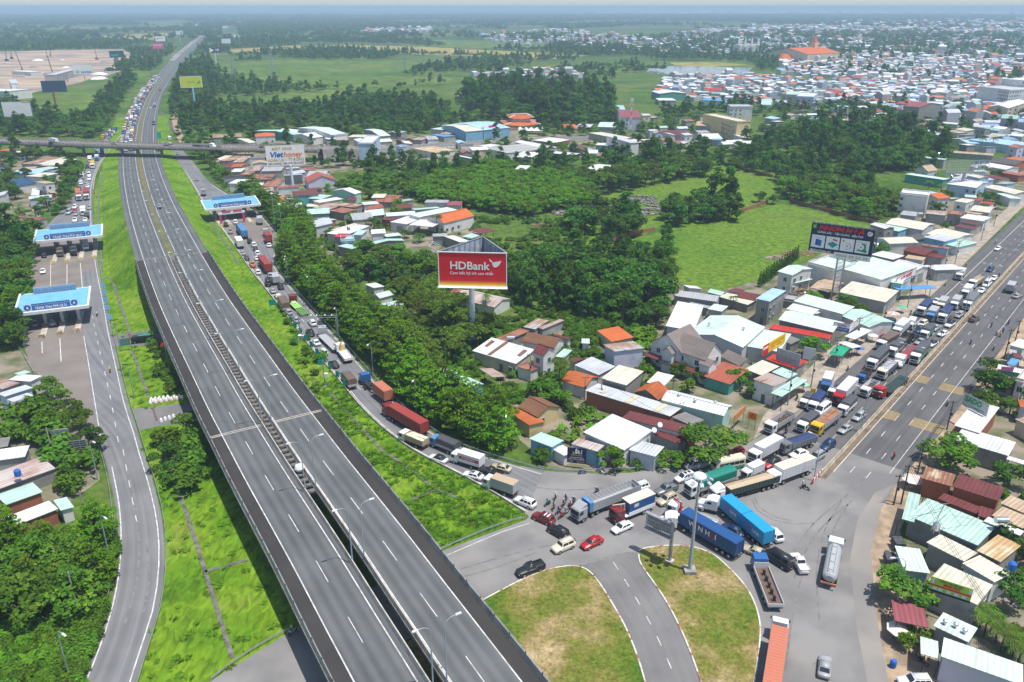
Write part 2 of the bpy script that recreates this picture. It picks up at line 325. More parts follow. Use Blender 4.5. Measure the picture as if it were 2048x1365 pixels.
def viaduct(side,label):
 a,c=('l0','gl')if side<0 else('gr','r4')
 root=thing('viaduct',label,'bridge',tuple(CL[iA]));inv=Mx.Translation(-Vc(CL[iA]))
 def P(o):
  o.matrix_parent_inverse=inv;return o
 A0,B0=at(a)[Bs],at(c)[Bs]
 sh=('l0','l1')if side<0 else('r3','r4');ln=('l1','gl')if side<0 else('gr','r3')
 P(strip('carriageway',at(ln[0])[Bs],at(ln[1])[Bs],M_LANE,parent=root,kind=None))
 P(strip('shoulder',at(sh[0])[Bs],at(sh[1])[Bs],M_SHOULD,parent=root,kind=None))
 b=MB();w=abs(OFF[a]-OFF[c])/2;mid=at((OFF[a]+OFF[c])/2)[Bs].copy();mid[:,2]-=.04
 sweep(b,mid,[(-w-.3,0),(-w-.3,-.5),(-w+1,-.75),(-w+1.2,-1.9),(w-1.2,-1.9),(w-1,-.75),(w+.3,-.5),(w+.3,0)]);P(b.build('girder',MCo,root))
 for k,dk in((a,.0),(c,.0)):
  b=MB();sweep(b,at(k)[Bs],PAR);P(b.build('parapet',MCo if k in('l0','r4')else MCp,root))
  if k in('l0','r4'):
   b=MB();Q=at(k)[Bs].copy();Q[:,2]+=1.3;b.path([Vc(x)for x in Q],.035,5)
   P(b.build('handrail',MSt,root))
   pm=MB();pm.box((0,0,.7),(.16,.16,1.35));me=pm.mesh('rail_post',M_COND)
   Q=rsm(at(k)[Bs],62)
   for x in Q[1:-1]:
    o=link('rail_post',me,root);o.location=Vc(x)-Vc(CL[iA])
 d=('l1','l3','l2')if side<0 else('r3','r1','r2')
 P(lines('lane_marking',[(at(d[0])[Bs],.2,0,0),(at(d[1])[Bs],.2,0,0),(at(d[2])[Bs],.14,6,9)],M_WHITE,.015,root,None))
 for px in((340,512),(535,858)):
  q=G(px[0],px[1],7);i=int(np.argmin(np.hypot(CL[:,0]-q.x,CL[:,1]-q.y)));i=max(i,iA)
  t=tgt(CL)[i];nn=Vc((-t[1],t[0],0));tt=Vc((t[0],t[1],0))
  for wd,m_,dz in((.9,MCp,.006),(.3,MBk,.012)):
   b=MB();u=Vc(CL[i])+nn*OFF[a];v=Vc(CL[i])+nn*OFF[c];z=Vc((0,0,dz));h=tt*wd/2
   b.face([u-h+z,v-h+z,v+h+z,u+h+z]);P(b.build('expansion_joint',m_,root))
 s=np.r_[0,np.cumsum(np.linalg.norm(np.diff(mid,axis=0),axis=1))]
 for d_ in np.arange(28,s[-1],33):
  q=[np.interp(d_,s,mid[:,k])for k in range(3)];i=int(np.argmin(abs(s-d_)));t=tgt(mid)[i]
  b=MB();r=math.atan2(t[1],t[0])
  b.box((q[0],q[1],4.5),(1.6,9,1.0),r);b.tube((q[0],q[1],0),(q[0],q[1],4.0),.9,n=16);P(b.build('pier',MCo,root))
 return root
viaduct(-1,'grey concrete viaduct carriageway on the left, empty of traffic, shadow on the grass')
VR=viaduct(1,'grey concrete viaduct carriageway on the right, parallel to the other across the slot')
inv=Mx.Translation(-Vc(CL[iA]));bm_=MB();bm_.box((0,0,0),(1.0,2.05,.35));me=bm_.mesh('cross_beam',M_COND)
q=G(655,1022,7);iE=int(np.argmin(np.hypot(CL[:,0]-q.x,CL[:,1]-q.y)))
seg=CL[iA+1:iE];L_=np.linalg.norm(np.diff(seg,axis=0),axis=1).sum();Q=rsm(offset(seg,.15),min(96,int(L_/2.1)));T=tgt(Q)
for x,t in zip(Q,T):
 o=link('cross_beam',me,VR);o.location=Vc(x)-Vc(CL[iA])+Vc((0,0,-.1));o.rotation_euler=(0,0,math.atan2(t[1],t[0]))
b=MB();sweep(b,offset(seg,.15),[(-1,-1.2),(1,-1.2),(1,-1.1),(-1,-1.1)]);o=b.build('drain_tray',M_COND,VR);o.matrix_parent_inverse=inv
QA=Vc((60.1,139.0,0));QD=Vc((206.5-60.1,310.6-139.0,0)).normalized();QN=Vc((QD.y,-QD.x,0))
def Q5(s,o,z=0.0):p=QA+QD*s+QN*o;return Vc((p.x,p.y,z))
def QL(o,s0,s1,n=40):return np.array([tuple(Q5(s0+(s1-s0)*i/(n-1),o))for i in range(n)])
strip('highway',QL(-12.9,18,420),QL(15.4,18,420),M_ROAD,.03)
JP=GP((1052,1028),(1020,1005),(1000,960),(1040,932),(1090,942),(1193,948),(1261,946),(1329,937),(1377,927),(1423,922),(1486,892),(1528,869),(1560,846))+[Q5(36,-12.9),Q5(36,15.4)]+GP((1792,968),(1762,1020),(1741,1105),(1755,1242),(1775,1358),(1800,1450),(1290,1480),(1292,1358),(1261,1269),(1227,1208),(1193,1153),(1165,1131),(1124,1131),(1066,1146),(960,1202),(880,1243),(640,1380),(560,1430),(330,1430),(424,1361),(595,1255),(878,1105),(1052,1040),(1058,1033))
sheet('junction_asphalt',JP,mat('junction_asphalt',(.25,.242,.232),scale=.09,col2=(.175,.17,.168),mix=.5,rough=.88,detail=14,bump=.05,stretch=(1,1,1)),.02)
lines('road_marking',[(QL(-5.5,12,420),.14,3,6),(QL(-2.5,12,420),.14,3,6),(QL(5.5,10,420),.15,3,7),(QL(8.75,10,420),.15,3,7),(QL(-8.9,60,420),.2,0,0),(QL(11.9,15,420),.14,0,0)],M_WHITE,.045)
lines('road_marking',[(QL(2.75,8,420),.19,0,0)],M_CREAM,.045)
b=MB()
for s0,o0,o1 in((66,2.8,5.6),(40,2.8,5.6),(65,8.6,15.2),(40,8.6,15.2)):
 for k in range(8):
  p=[Q5(s0+k*.62-.3,o0,.05),Q5(s0+k*.62-.3,o1,.05),Q5(s0+k*.62-.04,o1,.05),Q5(s0+k*.62-.04,o0,.05)];b.face(p)
b.build('rumble_marking',M_YELLOW,kind='structure')
PVL=[Q5(s,o)for s,o in((10,-16),(35,-13.2),(110,-12.4),(150,-12.6),(312,-14.9),(420,-15))]+[Q5(s,o)for s,o in((420,-21),(312,-20),(150,-19),(110,-19),(70,-22),(35,-20),(22,-19))]
sheet('roadside_dirt',PVL,M_PAVE,.034)
PVR=GP((1800,1450),(1775,1358),(1755,1242),(1741,1105),(1762,1020),(1792,968))+[Q5(40,15.4),Q5(420,15.4),Q5(420,19.5),Q5(120,19.5),Q5(60,18.5)]+GP((1880,905),(1830,1000),(1800,1060),(1815,1200),(1850,1290),(1900,1365),(1950,1450))
sheet('roadside_dirt',PVR,M_DIRT,.036)
sheet('road_dust',GP((1750,985),(1715,1040),(1700,1120),(1712,1250),(1735,1365),(1760,1450),(1810,1450),(1777,1358),(1757,1242),(1743,1105),(1764,1020),(1794,968)),mat('road_dust',(.285,.262,.236),scale=.07,col2=(.215,.205,.195),mix=.48,detail=9),.026)
tm=[]
for px in(((455,290),(475,350),(560,410),(680,438),(820,432)),((470,280),(500,350),(580,395),(700,420)),((640,700),(720,560),(820,420),(1000,280),(1130,150)),((700,760),(760,600),(860,450),(1040,300)),((980,300),(900,420),(850,560),(830,760),(850,1000)),((1020,320),(940,440),(890,600),(880,800)),((650,1300),(700,900),(760,700))):tm.append((smo(CP(9,*px)),.3,0,0))
for px in(((700,700),(900,640),(1200,560),(1500,520)),((650,760),(900,700),(1150,600)),((1000,200),(1200,230),(1400,240),(1650,210)),((1350,720),(1500,640),(1700,600))):tm.append((smo(CP(8,*px)),.35,0,0))
for px in(((740,100),(800,320),(820,560),(800,800),(720,1050)),((860,560),(880,760),(840,950))):tm.append((smo(CP(7,*px)),.4,0,0))
lines('tyre_marks',tm,mat('tyre_mark',(.15,.147,.147),scale=.8,col2=(.21,.205,.20),mix=.5),.028)
SL=[(1165,1131),(1193,1153),(1227,1208),(1261,1269),(1292,1358),(1310,1450)];SR=[(1276,1102),(1278,1129),(1319,1184),(1350,1238),(1382,1310),(1430,1450)]
strip('slip_road',rsm(GP(*SL),24),rsm(GP(*SR),24),M_OLD,.03)
lines('road_marking',[(smo(CP(8,(1600,660),(1660,750),(1770,930),(1870,1120),(1960,1330))),.15,2,2.6)],M_WHITE,.042)
RL=[(342,301),(359,328),(386,369),(403,400),(425,433),(448,463),(461,481),(482,510),(502,540),(532,578),(578,635),(625,700),(670,748),(731,826),(817,898),(919,948),(994,989),(1052,1026)]
RR=[(362,297),(390,328),(417,365),(461,392),(521,428),(535,446),(562,474),(561,485),(546.5,523),(554,541),(586,578),(632,631),(684,686),(731,741),(779,795),(854,860),(919,896),(1008,924),(1085,946)]
RLw=smo(GP(*RL),3,2);RRw=smo(GP(*RR),3,2);n_=120
RLw=rsm(RLw,n_);RRw=rsm(RRw,n_)
strip('ramp',RLw,RRw,M_TOLL,.026)
sheet('toll_plaza_concrete',GP((403,400),(425,433),(448,463),(470,494),(561,478),(535,446),(521,428),(461,392)),M_CONC,.032)
strip('ramp',rsm(GP((352,267),(340,255),(325,239),(321,222)),12),rsm(GP((362,297),(350,262),(335,240),(322,220)),12),M_ROAD,.03)
TL=[(255,228),(205,279),(190,301),(150,386),(137,410),(96,448),(68,484),(48,577),(43,679),(61.5,730),(113,802),(164,840),(191,871),(205,900),(225.6,979),(239,1064),(236,1156),(212,1249),(181,1327),(150,1400)]
TR=[(275,228),(235,279),(219,301),(191,342),(183,393),(186,444),(191,491),(198,542.5),(212,604),(222,662),(239,734),(256,809),(277,867),(285,900),(308,968),(328,1054),(330,1139),(318,1225),(294,1293),(262,1400)]
TLw=rsm(smo(GP(*TL),3,2),120);TRw=rsm(smo(GP(*TR),3,2),120)
strip('toll_road',TLw,TRw,M_TOLL,.026)
sheet('toll_plaza_concrete',GP((100,450),(68,484),(48,577),(43,679),(61.5,730),(113,802),(164,840),(191,871),(203,893),(183,800),(170,700),(163,610),(165,545),(190,540),(189,480),(187,450)),M_CONC,.032)
lw=[(offset(TRw,.9),.2,0,0),(smo(CP(7,(655,100),(700,320),(712,520),(695,760),(640,1000),(560,1220),(510,1340))),.2,0,0),(smo(CP(4,(490,680),(520,850),(560,1100),(600,1340))),.2,0,0)]
lines('road_marking',lw+[(smo(CP(4,(540,560),(580,760),(640,1000),(700,1340))),.16,3,5),(smo(CP(7,(720,0),(760,220),(800,420))),.16,3,4)],M_WHITE,.04)
lines('road_marking',[(CP(4,(245,715),(248,780)),.25,0,0),(CP(4,(350,695),(358,830)),.25,0,0),(CP(4,(296,245),(296,400)),.2,0,0),(CP(4,(392,262),(392,375)),.25,0,0),(CP(4,(470,255),(482,400)),.25,0,0)],M_WHITE,.05)
lines('road_marking',[(offset(RLw,-.5)[20:],.2,0,0),(offset(RRw,.6)[34:],.2,0,0),(smo(CP(22,(60,250),(520,740),(1000,1365))),.15,3,6)],M_WHITE,.04)
lines('road_marking',[(CP(8,(1145,400),(1110,430),(950,480),(760,560),(620,620)),.16,0,0),(CP(8,(1150,370),(1148,400),(1110,432)),.16,0,0)],M_WHITE,.036)
sheet('service_lane',GP((222,672),(314,658),(360,655),(366,690),(310,692),(226,692)),M_OLD,.024)
sheet('service_lane',GP((262,819),(369,807),(420,803),(428,850),(330,850),(277,862)),M_OLD,.024)
def verge(*px,m=MGr,z=.012):return sheet('grass_verge',GP(*px),m,z)
verge((235,320),(200,345),(187,400),(191,491),(198,542),(212,604),(222,662),(239,734),(256,809),(277,867),(285,900),(308,968),(328,1054),(330,1139),(318,1225),(294,1293),(262,1400),(330,1430),(424,1361),(595,1255),(640,1225),(560,1080),(480,940),(400,790),(330,640),(290,540))
verge((342,305),(359,328),(386,369),(403,400),(425,433),(448,463),(482,510),(532,578),(578,635),(625,700),(670,748),(731,826),(817,898),(919,948),(994,989),(1052,1026),(1052,1038),(878,1105),(800,1100),(660,900),(520,700),(400,520),(360,440))
for px in([C(7,1010,130),C(7,1110,430),C(7,1200,710),C(7,1360,1220)],[C(7,1200,715),C(7,1450,645)],[C(8,240,0),C(8,420,120),C(8,560,235),C(8,680,280)],[C(8,370,320),C(8,560,235)],[C(4,655,350),C(4,760,660)],[C(4,770,760),C(4,870,1040)],[C(4,610,330),C(4,655,350)],[C(4,1220,0),C(4,1300,110),C(4,1400,260)],[C(22,560,1270),C(22,640,1365),C(8,240,0)],[C(1,635,900),C(1,580,1100),C(1,575,1300),C(4,600,300)]):
 b=MB();sweep(b,smo(px,2,1),[(-.35,0),(-.35,.12),(.35,.12),(.35,0)]);b.build('drain_channel',M_COND,kind='structure')
def island(px,z=.17):
 P=smo(GP(*px),1.0,3);sheet('traffic_island',[tuple(p)for p in P[:-1]],M_GRASS2,z-.03)
 for k,(m,mm)in enumerate(((M_KW,0),(M_KR,1))):
  b=MB();i=0;j=0
  while i<len(P)-2:
   n=3 if j%2==0 else 2
   if j%2==mm:sweep(b,P[i:i+n+1],[(-.12,0),(-.12,z),(.12,z),(.12,0)])
   i+=n;j+=1
  b.build('kerb',m,kind='structure')
M_KW=mat('kerb_white',(.62,.60,.56),var=.15,scale=1.2,col2=(.40,.37,.33),mix=.62);M_KR=mat('kerb_red',(.30,.11,.08),scale=1.2,col2=(.55,.50,.46),mix=.5)
island([(880,1250),(960,1204),(1066,1148),(1124,1133),(1165,1133),(1191,1154),(1225,1208),(1259,1269),(1290,1358),(1308,1450),(600,1450),(740,1330),(880,1250)])
ISL2=[(1278,1103),(1288,1097),(1330,1092),(1377,1092),(1420,1105),(1444,1123),(1485,1164),(1508,1201),(1520,1242),(1521,1276),(1511,1358),(1490,1450),(1430,1450),(1384,1310),(1352,1238),(1321,1184),(1280,1129),(1277,1112),(1278,1103)]
island(ISL2)
def yard(*px,z=.016,m=M_YARD):return sheet('yard_ground',GP(*px),m,z)
yard((1120,735),(1160,700),(1260,660),(1350,560),(1430,580),(1520,560),(1600,530),(1750,455),(1850,400),(1960,330),(2048,300),(2100,370),(2030,430),(1885,571),(1762,684),(1621,809),(1486,892),(1377,924),(1193,945),(1100,935),(1040,880),(1010,820))
yard((960,690),(1120,640),(1150,700),(1100,760),(1000,770))
yard((600,470),(700,420),(800,400),(960,440),(960,480),(840,520),(700,540),(640,520))
yard((430,320),(520,285),(760,270),(1050,270),(1350,265),(1400,300),(1300,310),(1000,320),(800,330),(640,350),(660,420),(560,430),(470,380))
yard((-100,320),(100,310),(160,330),(120,400),(60,450),(-100,470));yard((-80,720),(40,700),(120,780),(190,880),(200,960),(120,1020),(-100,1060))
yard((1850,930),(1900,860),(1990,800),(2048,740),(2200,700),(2200,1450),(1900,1450),(1830,1260),(1810,1100))
for px,wd in(([(357,180),(358,195),(352,205),(348,225),(350,245),(358,270),(366,285)],5),([(1020,510),(1060,522),(1110,530)],5),([(770,640),(820,625),(850,612)],4),([(780,310),(795,330),(800,350)],4),([(250,140),(210,150),(195,160)],9)):
 P=smo(GP(*px),4,2);strip('dirt_track',offset(P,-wd/2),offset(P,wd/2),M_DIRT,.04)
def haze():
 b=MB();b.b2((-22500,-400,-1),(22500,26500,96));m=bpy.data.materials.new('haze');m.use_nodes=True;n=m.node_tree.nodes;n.clear()
 o=n.new('ShaderNodeOutputMaterial');v=n.new('ShaderNodeVolumePrincipled');setv(v,'Color',(.58,.80,1,1));setv(v,'Density',1.9e-4);setv(v,'Anisotropy',.0)
 m.node_tree.links.new(v.outputs[0],o.inputs['Volume']);b.build('haze',m,kind='stuff')
#  HOUSES
def roof_mat(name,col,axis,kind='metal',rust=0.0,col2=None):
 k='roof_%s_%s'%(name,axis)
 if k in MATS:return MATS[k]
 m=bpy.data.materials.new(k);m.use_nodes=True;n=m.node_tree.nodes;l=m.node_tree.links;b=n['Principled BSDF']
 setv(b,'Roughness',.55 if kind=='metal' else.9);setv(b,'Specular IOR Level',.35 if kind=='metal' else.15)
 tc=n.new('ShaderNodeTexCoord');oi=n.new('ShaderNodeObjectInfo')
 ad=n.new('ShaderNodeVectorMath');ad.operation='MULTIPLY_ADD';setv(ad,1,(1,1,1));l.new(tc.outputs['Object'],ad.inputs[0])
 cb=n.new('ShaderNodeCombineXYZ');sc_=n.new('ShaderNodeMath');sc_.operation='MULTIPLY';setv(sc_,1,60);l.new(oi.outputs['Random'],sc_.inputs[0]);l.new(sc_.outputs[0],cb.inputs[2]);l.new(cb.outputs[0],ad.inputs[2])
 st=n.new('ShaderNodeMapping');setv(st,'Scale',(1.4,.10,.10)if axis=='x' else(.10,1.4,.10));l.new(ad.outputs[0],st.inputs[0])
 no=n.new('ShaderNodeTexNoise');setv(no,'Scale',.8);setv(no,'Detail',5);l.new(st.outputs[0],no.inputs[0])
 bl=n.new('ShaderNodeTexNoise');setv(bl,'Scale',.22);setv(bl,'Detail',6);l.new(ad.outputs[0],bl.inputs[0])
 mul=n.new('ShaderNodeMath');mul.operation='MULTIPLY_ADD';setv(mul,1,.55);l.new(no.outputs[0],mul.inputs[0])
 m2=n.new('ShaderNodeMath');m2.operation='MULTIPLY';setv(m2,1,.45);l.new(bl.outputs[0],m2.inputs[0]);l.new(m2.outputs[0],mul.inputs[2])
 rp=n.new('ShaderNodeValToRGB');e=rp.color_ramp.elements
 c2=col2 or tuple(c*.68 for c in col)
 w0,w1=(.30,.56)if not rust else(.52-rust,.60-rust*.5)
 e[0].position=w0;e[1].position=w1;e[0].color=(*c2,1);e[1].color=(*col,1);l.new(mul.outputs[0],rp.inputs[0])
 wv=n.new('ShaderNodeTexWave');wv.wave_type='BANDS';wv.bands_direction='X' if axis=='x' else 'Y';setv(wv,'Scale',.42 if kind=='metal' else.9);setv(wv,'Distortion',0 if kind=='metal' else.4)
 l.new(tc.outputs['Object'],wv.inputs[0])
 hs=n.new('ShaderNodeHueSaturation');mr=n.new('ShaderNodeMapRange');setv(mr,3,.80 if kind=='metal' else.66);setv(mr,4,1.06);l.new(wv.outputs['Fac'],mr.inputs[0]);l.new(mr.outputs[0],hs.inputs['Value']);l.new(rp.outputs[0],hs.inputs['Color'])
 l.new(hs.outputs[0],b.inputs['Base Color'])
 bu=n.new('ShaderNodeBump');setv(bu,'Strength',.35);setv(bu,'Distance',.08);l.new(wv.outputs['Fac'],bu.inputs['Height']);l.new(bu.outputs[0],b.inputs['Normal'])
 MATS[k]=m;return m
RC=dict(white=((.72,.73,.73),),zinc=((.56,.59,.62),),grey=((.42,.43,.44),),fibro=((.25,.235,.225),),mint=((.47,.66,.58),),pale=((.62,.74,.68),),cream=((.70,.66,.53),),tan=((.52,.39,.26),),darkred=((.17,.045,.04),),maroon=((.30,.09,.10),),brick=((.40,.11,.07),),red=((.50,.045,.03),),blue=((.12,.34,.66),),sky=((.42,.62,.80),),teal=((.03,.30,.26),),green=((.02,.38,.20),),greend=((.03,.16,.12),),dkblue=((.03,.09,.17),),dk=((.10,.10,.105),))
RX=dict(rust=((.30,.12,.07),.02,(.42,.34,.30)),rustw=((.55,.50,.46),.0,(.30,.10,.06)),rustred=((.22,.065,.045),.06,(.36,.17,.10)),cream2=((.66,.60,.42),.04,(.50,.33,.16)),tanr=((.52,.42,.29),.05,(.28,.13,.08)),greyr=((.48,.48,.47),.06,(.36,.22,.15)))
RT=dict(orange=((.52,.15,.05),(.30,.09,.04)),brown=((.20,.10,.06),(.30,.16,.09)),villa=((.26,.22,.20),(.19,.16,.15)),tile=((.22,.14,.11),(.15,.10,.085)),terra=((.62,.17,.06),(.50,.12,.04)),slate=((.13,.125,.125),(.09,.09,.09)))
def RM(name,axis):
 if name in RC:return roof_mat(name,RC[name][0],axis)
 if name in RX:return roof_mat(name,RX[name][0],axis,'metal',RX[name][1],RX[name][2])
 return roof_mat(name,RT[name][0],'y' if axis=='x' else 'x','tile',0,RT[name][1])
WC=dict(white=(.66,.66,.64),grey=(.36,.36,.355),conc=(.27,.265,.25),cream=(.58,.52,.38),yellow=(.60,.49,.26),blue=(.22,.44,.60),pblue=(.46,.58,.70),brick=(.33,.13,.075),orange=(.42,.13,.06),green=(.10,.34,.28),mint=(.40,.60,.52),lav=(.55,.54,.66),pink=(.56,.46,.46),dark=(.07,.07,.07),teal=(.14,.46,.48),zinc=(.50,.54,.57),rust=(.26,.12,.08))
def WM(name):
 c=WC[name];return mat('wall_'+name,c,rough=.9,scale=.35,col2=tuple(k*.72 for k in c),mix=.62,detail=8,rand=.06)
M_PANE=mat('window_glass',(.045,.06,.07),rough=.08,var=.2,spec=.6);M_FRAME=mat('window_frame',(.60,.60,.58),var=.1)
M_DOOR=mat('door_paint',(.13,.14,.15),var=.2);M_SHUT=mat('shutter',(.30,.34,.36),var=.15,scale=4)
FOOT=[]
_mc={}
def cached(key,fn):
 if key not in _mc:_mc[key]=fn()
 return _mc[key]
def _win(w,h):
 b=MB();t=.07
 for q,d in(((0,0,h/2),(w+t,.10,t)),((0,0,-h/2),(w+t,.10,t)),((-w/2,0,0),(t,.10,h-t)),((w/2,0,0),(t,.10,h-t)),((0,0,0),(t*.8,.06,h-t))):b.box(q,d)
 p=MB();p.box((0,0,0),(w-.02,.03,h-.02));return b.mesh('window',M_FRAME),p.mesh('pane',M_PANE)
def window(parent,pos,ang,w=1.2,h=1.4):
 f,p=cached(('win',w,h),lambda:_win(w,h));o=link('window',f,parent);o.location=pos;o.rotation_euler=(0,0,ang);link('pane',p,o);return o
def slab(b,pts,th=.12,m=0):
 p=[Vc(x)for x in pts];n=(p[1]-p[0]).cross(p[2]-p[0])
 if n.z<0:p.reverse()
 q=[x-Vc((0,0,th))for x in p];k=len(p)
 b.face(p,m);b.face(q[::-1],m)
 for i in range(k):b.face([q[i],q[(i+1)%k],p[(i+1)%k],p[i]],m)
SKEW=[0]
def frame3(A,B,Cc):
 u=(B-A);u.z=0;W=u.length;u.normalize();r=Vc((-u.y,u.x,0));d=(Cc-B).dot(r)
 if d<0:A,B=B,A;u=-u;r=-r;Cc=A+(Cc-B)*1.0;d=-d
 k=max(-.5,min(.5,(Cc-B).dot(u)/max(d,.1)));c=A+u*(W+k*d)/2+r*d/2;SKEW[0]=k;return Vc((c.x,c.y,0)),math.atan2(u.y,u.x),W,d
def roofpts(typ,W,D,z,rise,ov=.0):
 x,y=W/2,D/2
 if typ=='g':return[[(-x,-y,z),(x,-y,z),(x,0,z+rise),(-x,0,z+rise)],[(-x,0,z+rise),(x,0,z+rise),(x,y,z),(-x,y,z)]]
 if typ=='G':return[[(-x,-y,z),(0,-y,z+rise),(0,y,z+rise),(-x,y,z)],[(0,-y,z+rise),(x,-y,z),(x,y,z),(0,y,z+rise)]]
 if typ=='s':return[[(-x,-y,z+rise),(x,-y,z+rise),(x,y,z),(-x,y,z)]]
 if typ=='r':return[[(-x,-y,z),(x,-y,z),(x,y,z+rise),(-x,y,z+rise)]]
 if typ=='h':
  if W>=D:a=x-y;return[[(-x,-y,z),(x,-y,z),(a,0,z+rise),(-a,0,z+rise)],[(x,y,z),(-x,y,z),(-a,0,z+rise),(a,0,z+rise)],[(x,-y,z),(x,y,z),(a,0,z+rise)],[(-x,y,z),(-x,-y,z),(-a,0,z+rise)]]
  a=y-x;return[[(x,-y,z),(x,y,z),(0,a,z+rise),(0,-a,z+rise)],[(-x,y,z),(-x,-y,z),(0,-a,z+rise),(0,a,z+rise)],[(-x,-y,z),(x,-y,z),(0,-a,z+rise)],[(x,y,z),(-x,y,z),(0,a,z+rise)]]
 return[[(-x,-y,z),(x,-y,z),(x,y,z),(-x,y,z)]]
def block(root,ctr,rz,W,D,z,typ,rise,roof,wall,opt='',z0=0.0,M0=None):
 """walls + roof of one block, parented to root (M0: inverse of the root's placement)"""
 axis='x' if typ in 'gsrf' else 'y'
 if typ in 'h':axis='x'
 T=Mx.Translation(ctr)@Mx.Rotation(rz,4,'Z')
 T=M0@T if M0 else Mx.Identity(4)
 ins=.3;x,y=W/2-ins,D/2-ins;zw=z-.05;b=MB();K=0 if M0 else SKEW[0];T=T@Mx(((1,K,0,0),(0,1,0,0),(0,0,1,0),(0,0,0,1)))
 canopy='c' in opt
 def put(o):
  o.matrix_local=T;return o
 if canopy:
  pm=cached(('post',round(zw,1)),lambda:(lambda q:(q.box((0,0,zw/2),(.12,.12,zw)),q.mesh('post',MDk))[1])(MB()))
  for sx in(-1,1):
   for sy in(-1,1):
    o=link('post',pm,root);o.matrix_local=T@Mx.Translation((sx*x,sy*y,0))
 else:
  zs={k:zw for k in((-1,-1),(1,-1),(1,1),(-1,1))};k_=rise*(1-ins/max(D/2,.6))if typ in 'sr' else 0
  if typ=='s':zs[(-1,-1)]=zs[(1,-1)]=zw+rise
  if typ=='r':zs[(1,1)]=zs[(-1,1)]=zw+rise
  cs=[(-1,-1),(1,-1),(1,1),(-1,1)]
  for i in range(4):
   p,q=cs[i],cs[(i+1)%4];f=[(p[0]*x,p[1]*y,z0),(q[0]*x,q[1]*y,z0),(q[0]*x,q[1]*y,zs[q]),(p[0]*x,p[1]*y,zs[p])]
   if typ=='g' and i in(1,3):f.insert(3,(p[0]*x,0,zw+rise*(1-.02)))
   if typ=='G' and i in(0,2):f.insert(3,(0,p[1]*y,zw+rise*(1-.02)))
   b.face(f)
  if typ=='f':b.face([(-x,-y,z-.1),(x,-y,z-.1),(x,y,z-.1),(-x,y,z-.1)])
  put(b.build('wall',WM(wall),root))
 b=MB()
 for pl in roofpts(typ,W,D,z,rise):slab(b,pl)
 ro=put(b.build('roof',RM(roof,axis),root))
 if typ in 'gG' and 'n' not in opt:
  b=MB()
  if typ=='g':b.box((0,0,z+rise+.03),(W+.05,.45,.10))
  else:b.box((0,0,z+rise+.03),(.45,D+.05,.10))
  b.build('ridge_cap',RM(roof,axis),ro)
 if 'p' in opt:
  b=MB();h=.7
  for q,d in(((0,-y,z+h/2),(2*x+.3,.16,h)),((0,y,z+h/2),(2*x+.3,.16,h)),((-x,0,z+h/2),(.16,2*y-.18,h)),((x,0,z+h/2),(.16,2*y-.18,h))):b.box(q,d)
  put(b.build('parapet',WM(wall),root))
 if 'k' in opt or 'b' in opt:
  br='b' in opt;n=max(2,int(W/(3.6 if br else 7)))
  for i in range(n):
   b=MB();xx=-W/2+W*(i+.5)/n
   for pl in roofpts(typ,1.2,D*(.95 if i%3 else.6),z+.06,rise):slab(b,[(p[0]+xx,p[1],p[2])for p in pl],.03)
   b.build('roof_sheet' if br else 'skylight',RM('pale' if i==2 else 'tile','x')if br else mat('skylight',(.62,.55,.36),rough=.5),ro)
 if 'v' in opt:
  vm=cached('vent',lambda:(lambda q:(q.lathe([(.16,0),(.16,.3),(.34,.4),(.40,.6),(.34,.8),(.1,.92)],n=10),q.mesh('roof_vent',mat('vent_metal',(.55,.57,.58),rough=.35,metal=.6)))[1])(MB()))
  r2=random.Random(int(W*100))
  for i in range(3):
   o=link('roof_vent',vm,ro);o.location=((i-1)*W*.28,-D*.2+r2.random()*D*.3,z+rise*.5+.1)
 if 'w' in opt:
  nfl=max(1,int((z-z0+.4)/3.1));R_=Mx.Rotation(rz,4,'Z')
  for i,(nx,ny,Ln)in enumerate(((0,-1,2*x),(1,0,2*y),(0,1,2*x),(-1,0,2*y))):
   wn=R_@Vc((nx,ny,0));cc=Vc(ctr)+R_@Vc((nx*x,ny*y,0))
   if wn.dot(Vc((0,0,0))-cc)<=0:continue
   nw=max(1,int(Ln/3.3));ang=math.atan2(ny,nx)+PI/2
   for f_ in range(nfl):
    for k in range(nw):
     t=-Ln/2+Ln*(k+.5)/nw;px,py=(t,ny*(y+.02))if nx==0 else(nx*(x+.02),t)
     door=f_==0 and k==nw//2 and i in(0,2)
     if door:
      dm=cached('door',lambda:(lambda q:(q.box((0,0,1.1),(1.0,.08,2.2)),q.mesh('door',M_DOOR))[1])(MB()))
      o=link('door',dm,root);o.matrix_local=T@Mx.Translation((px,py,z0))@Mx.Rotation(ang,4,'Z')
     else:
      o=window(root,(0,0,0),0);o.matrix_local=T@Mx.Translation((px,py,z0+1.75+f_*3.1))@Mx.Rotation(ang,4,'Z')
 if 'd' in opt:
  R_=Mx.Rotation(rz,4,'Z')
  for nx,ny,Ln in((0,-1,2*x),(1,0,2*y)):
   wn=R_@Vc((nx,ny,0));cc=Vc(ctr)+R_@Vc((nx*x,ny*y,0))
   if wn.dot(-cc)<=0:continue
   b=MB();n=max(1,int(Ln/4.5));ang=math.atan2(ny,nx)+PI/2
   for k in range(n):
    t=-Ln/2+Ln*(k+.5)/n;px,py=(t,ny*(y+.03))if nx==0 else(nx*(x+.03),t)
    dm=cached('shutter',lambda:(lambda q:(q.box((0,0,1.4),(3.0,.1,2.8)),q.mesh('shutter',M_SHUT))[1])(MB()))
    o=link('shutter',dm,root);o.matrix_local=T@Mx.Translation((px,py,z0))@Mx.Rotation(ang,4,'Z')
 return ro
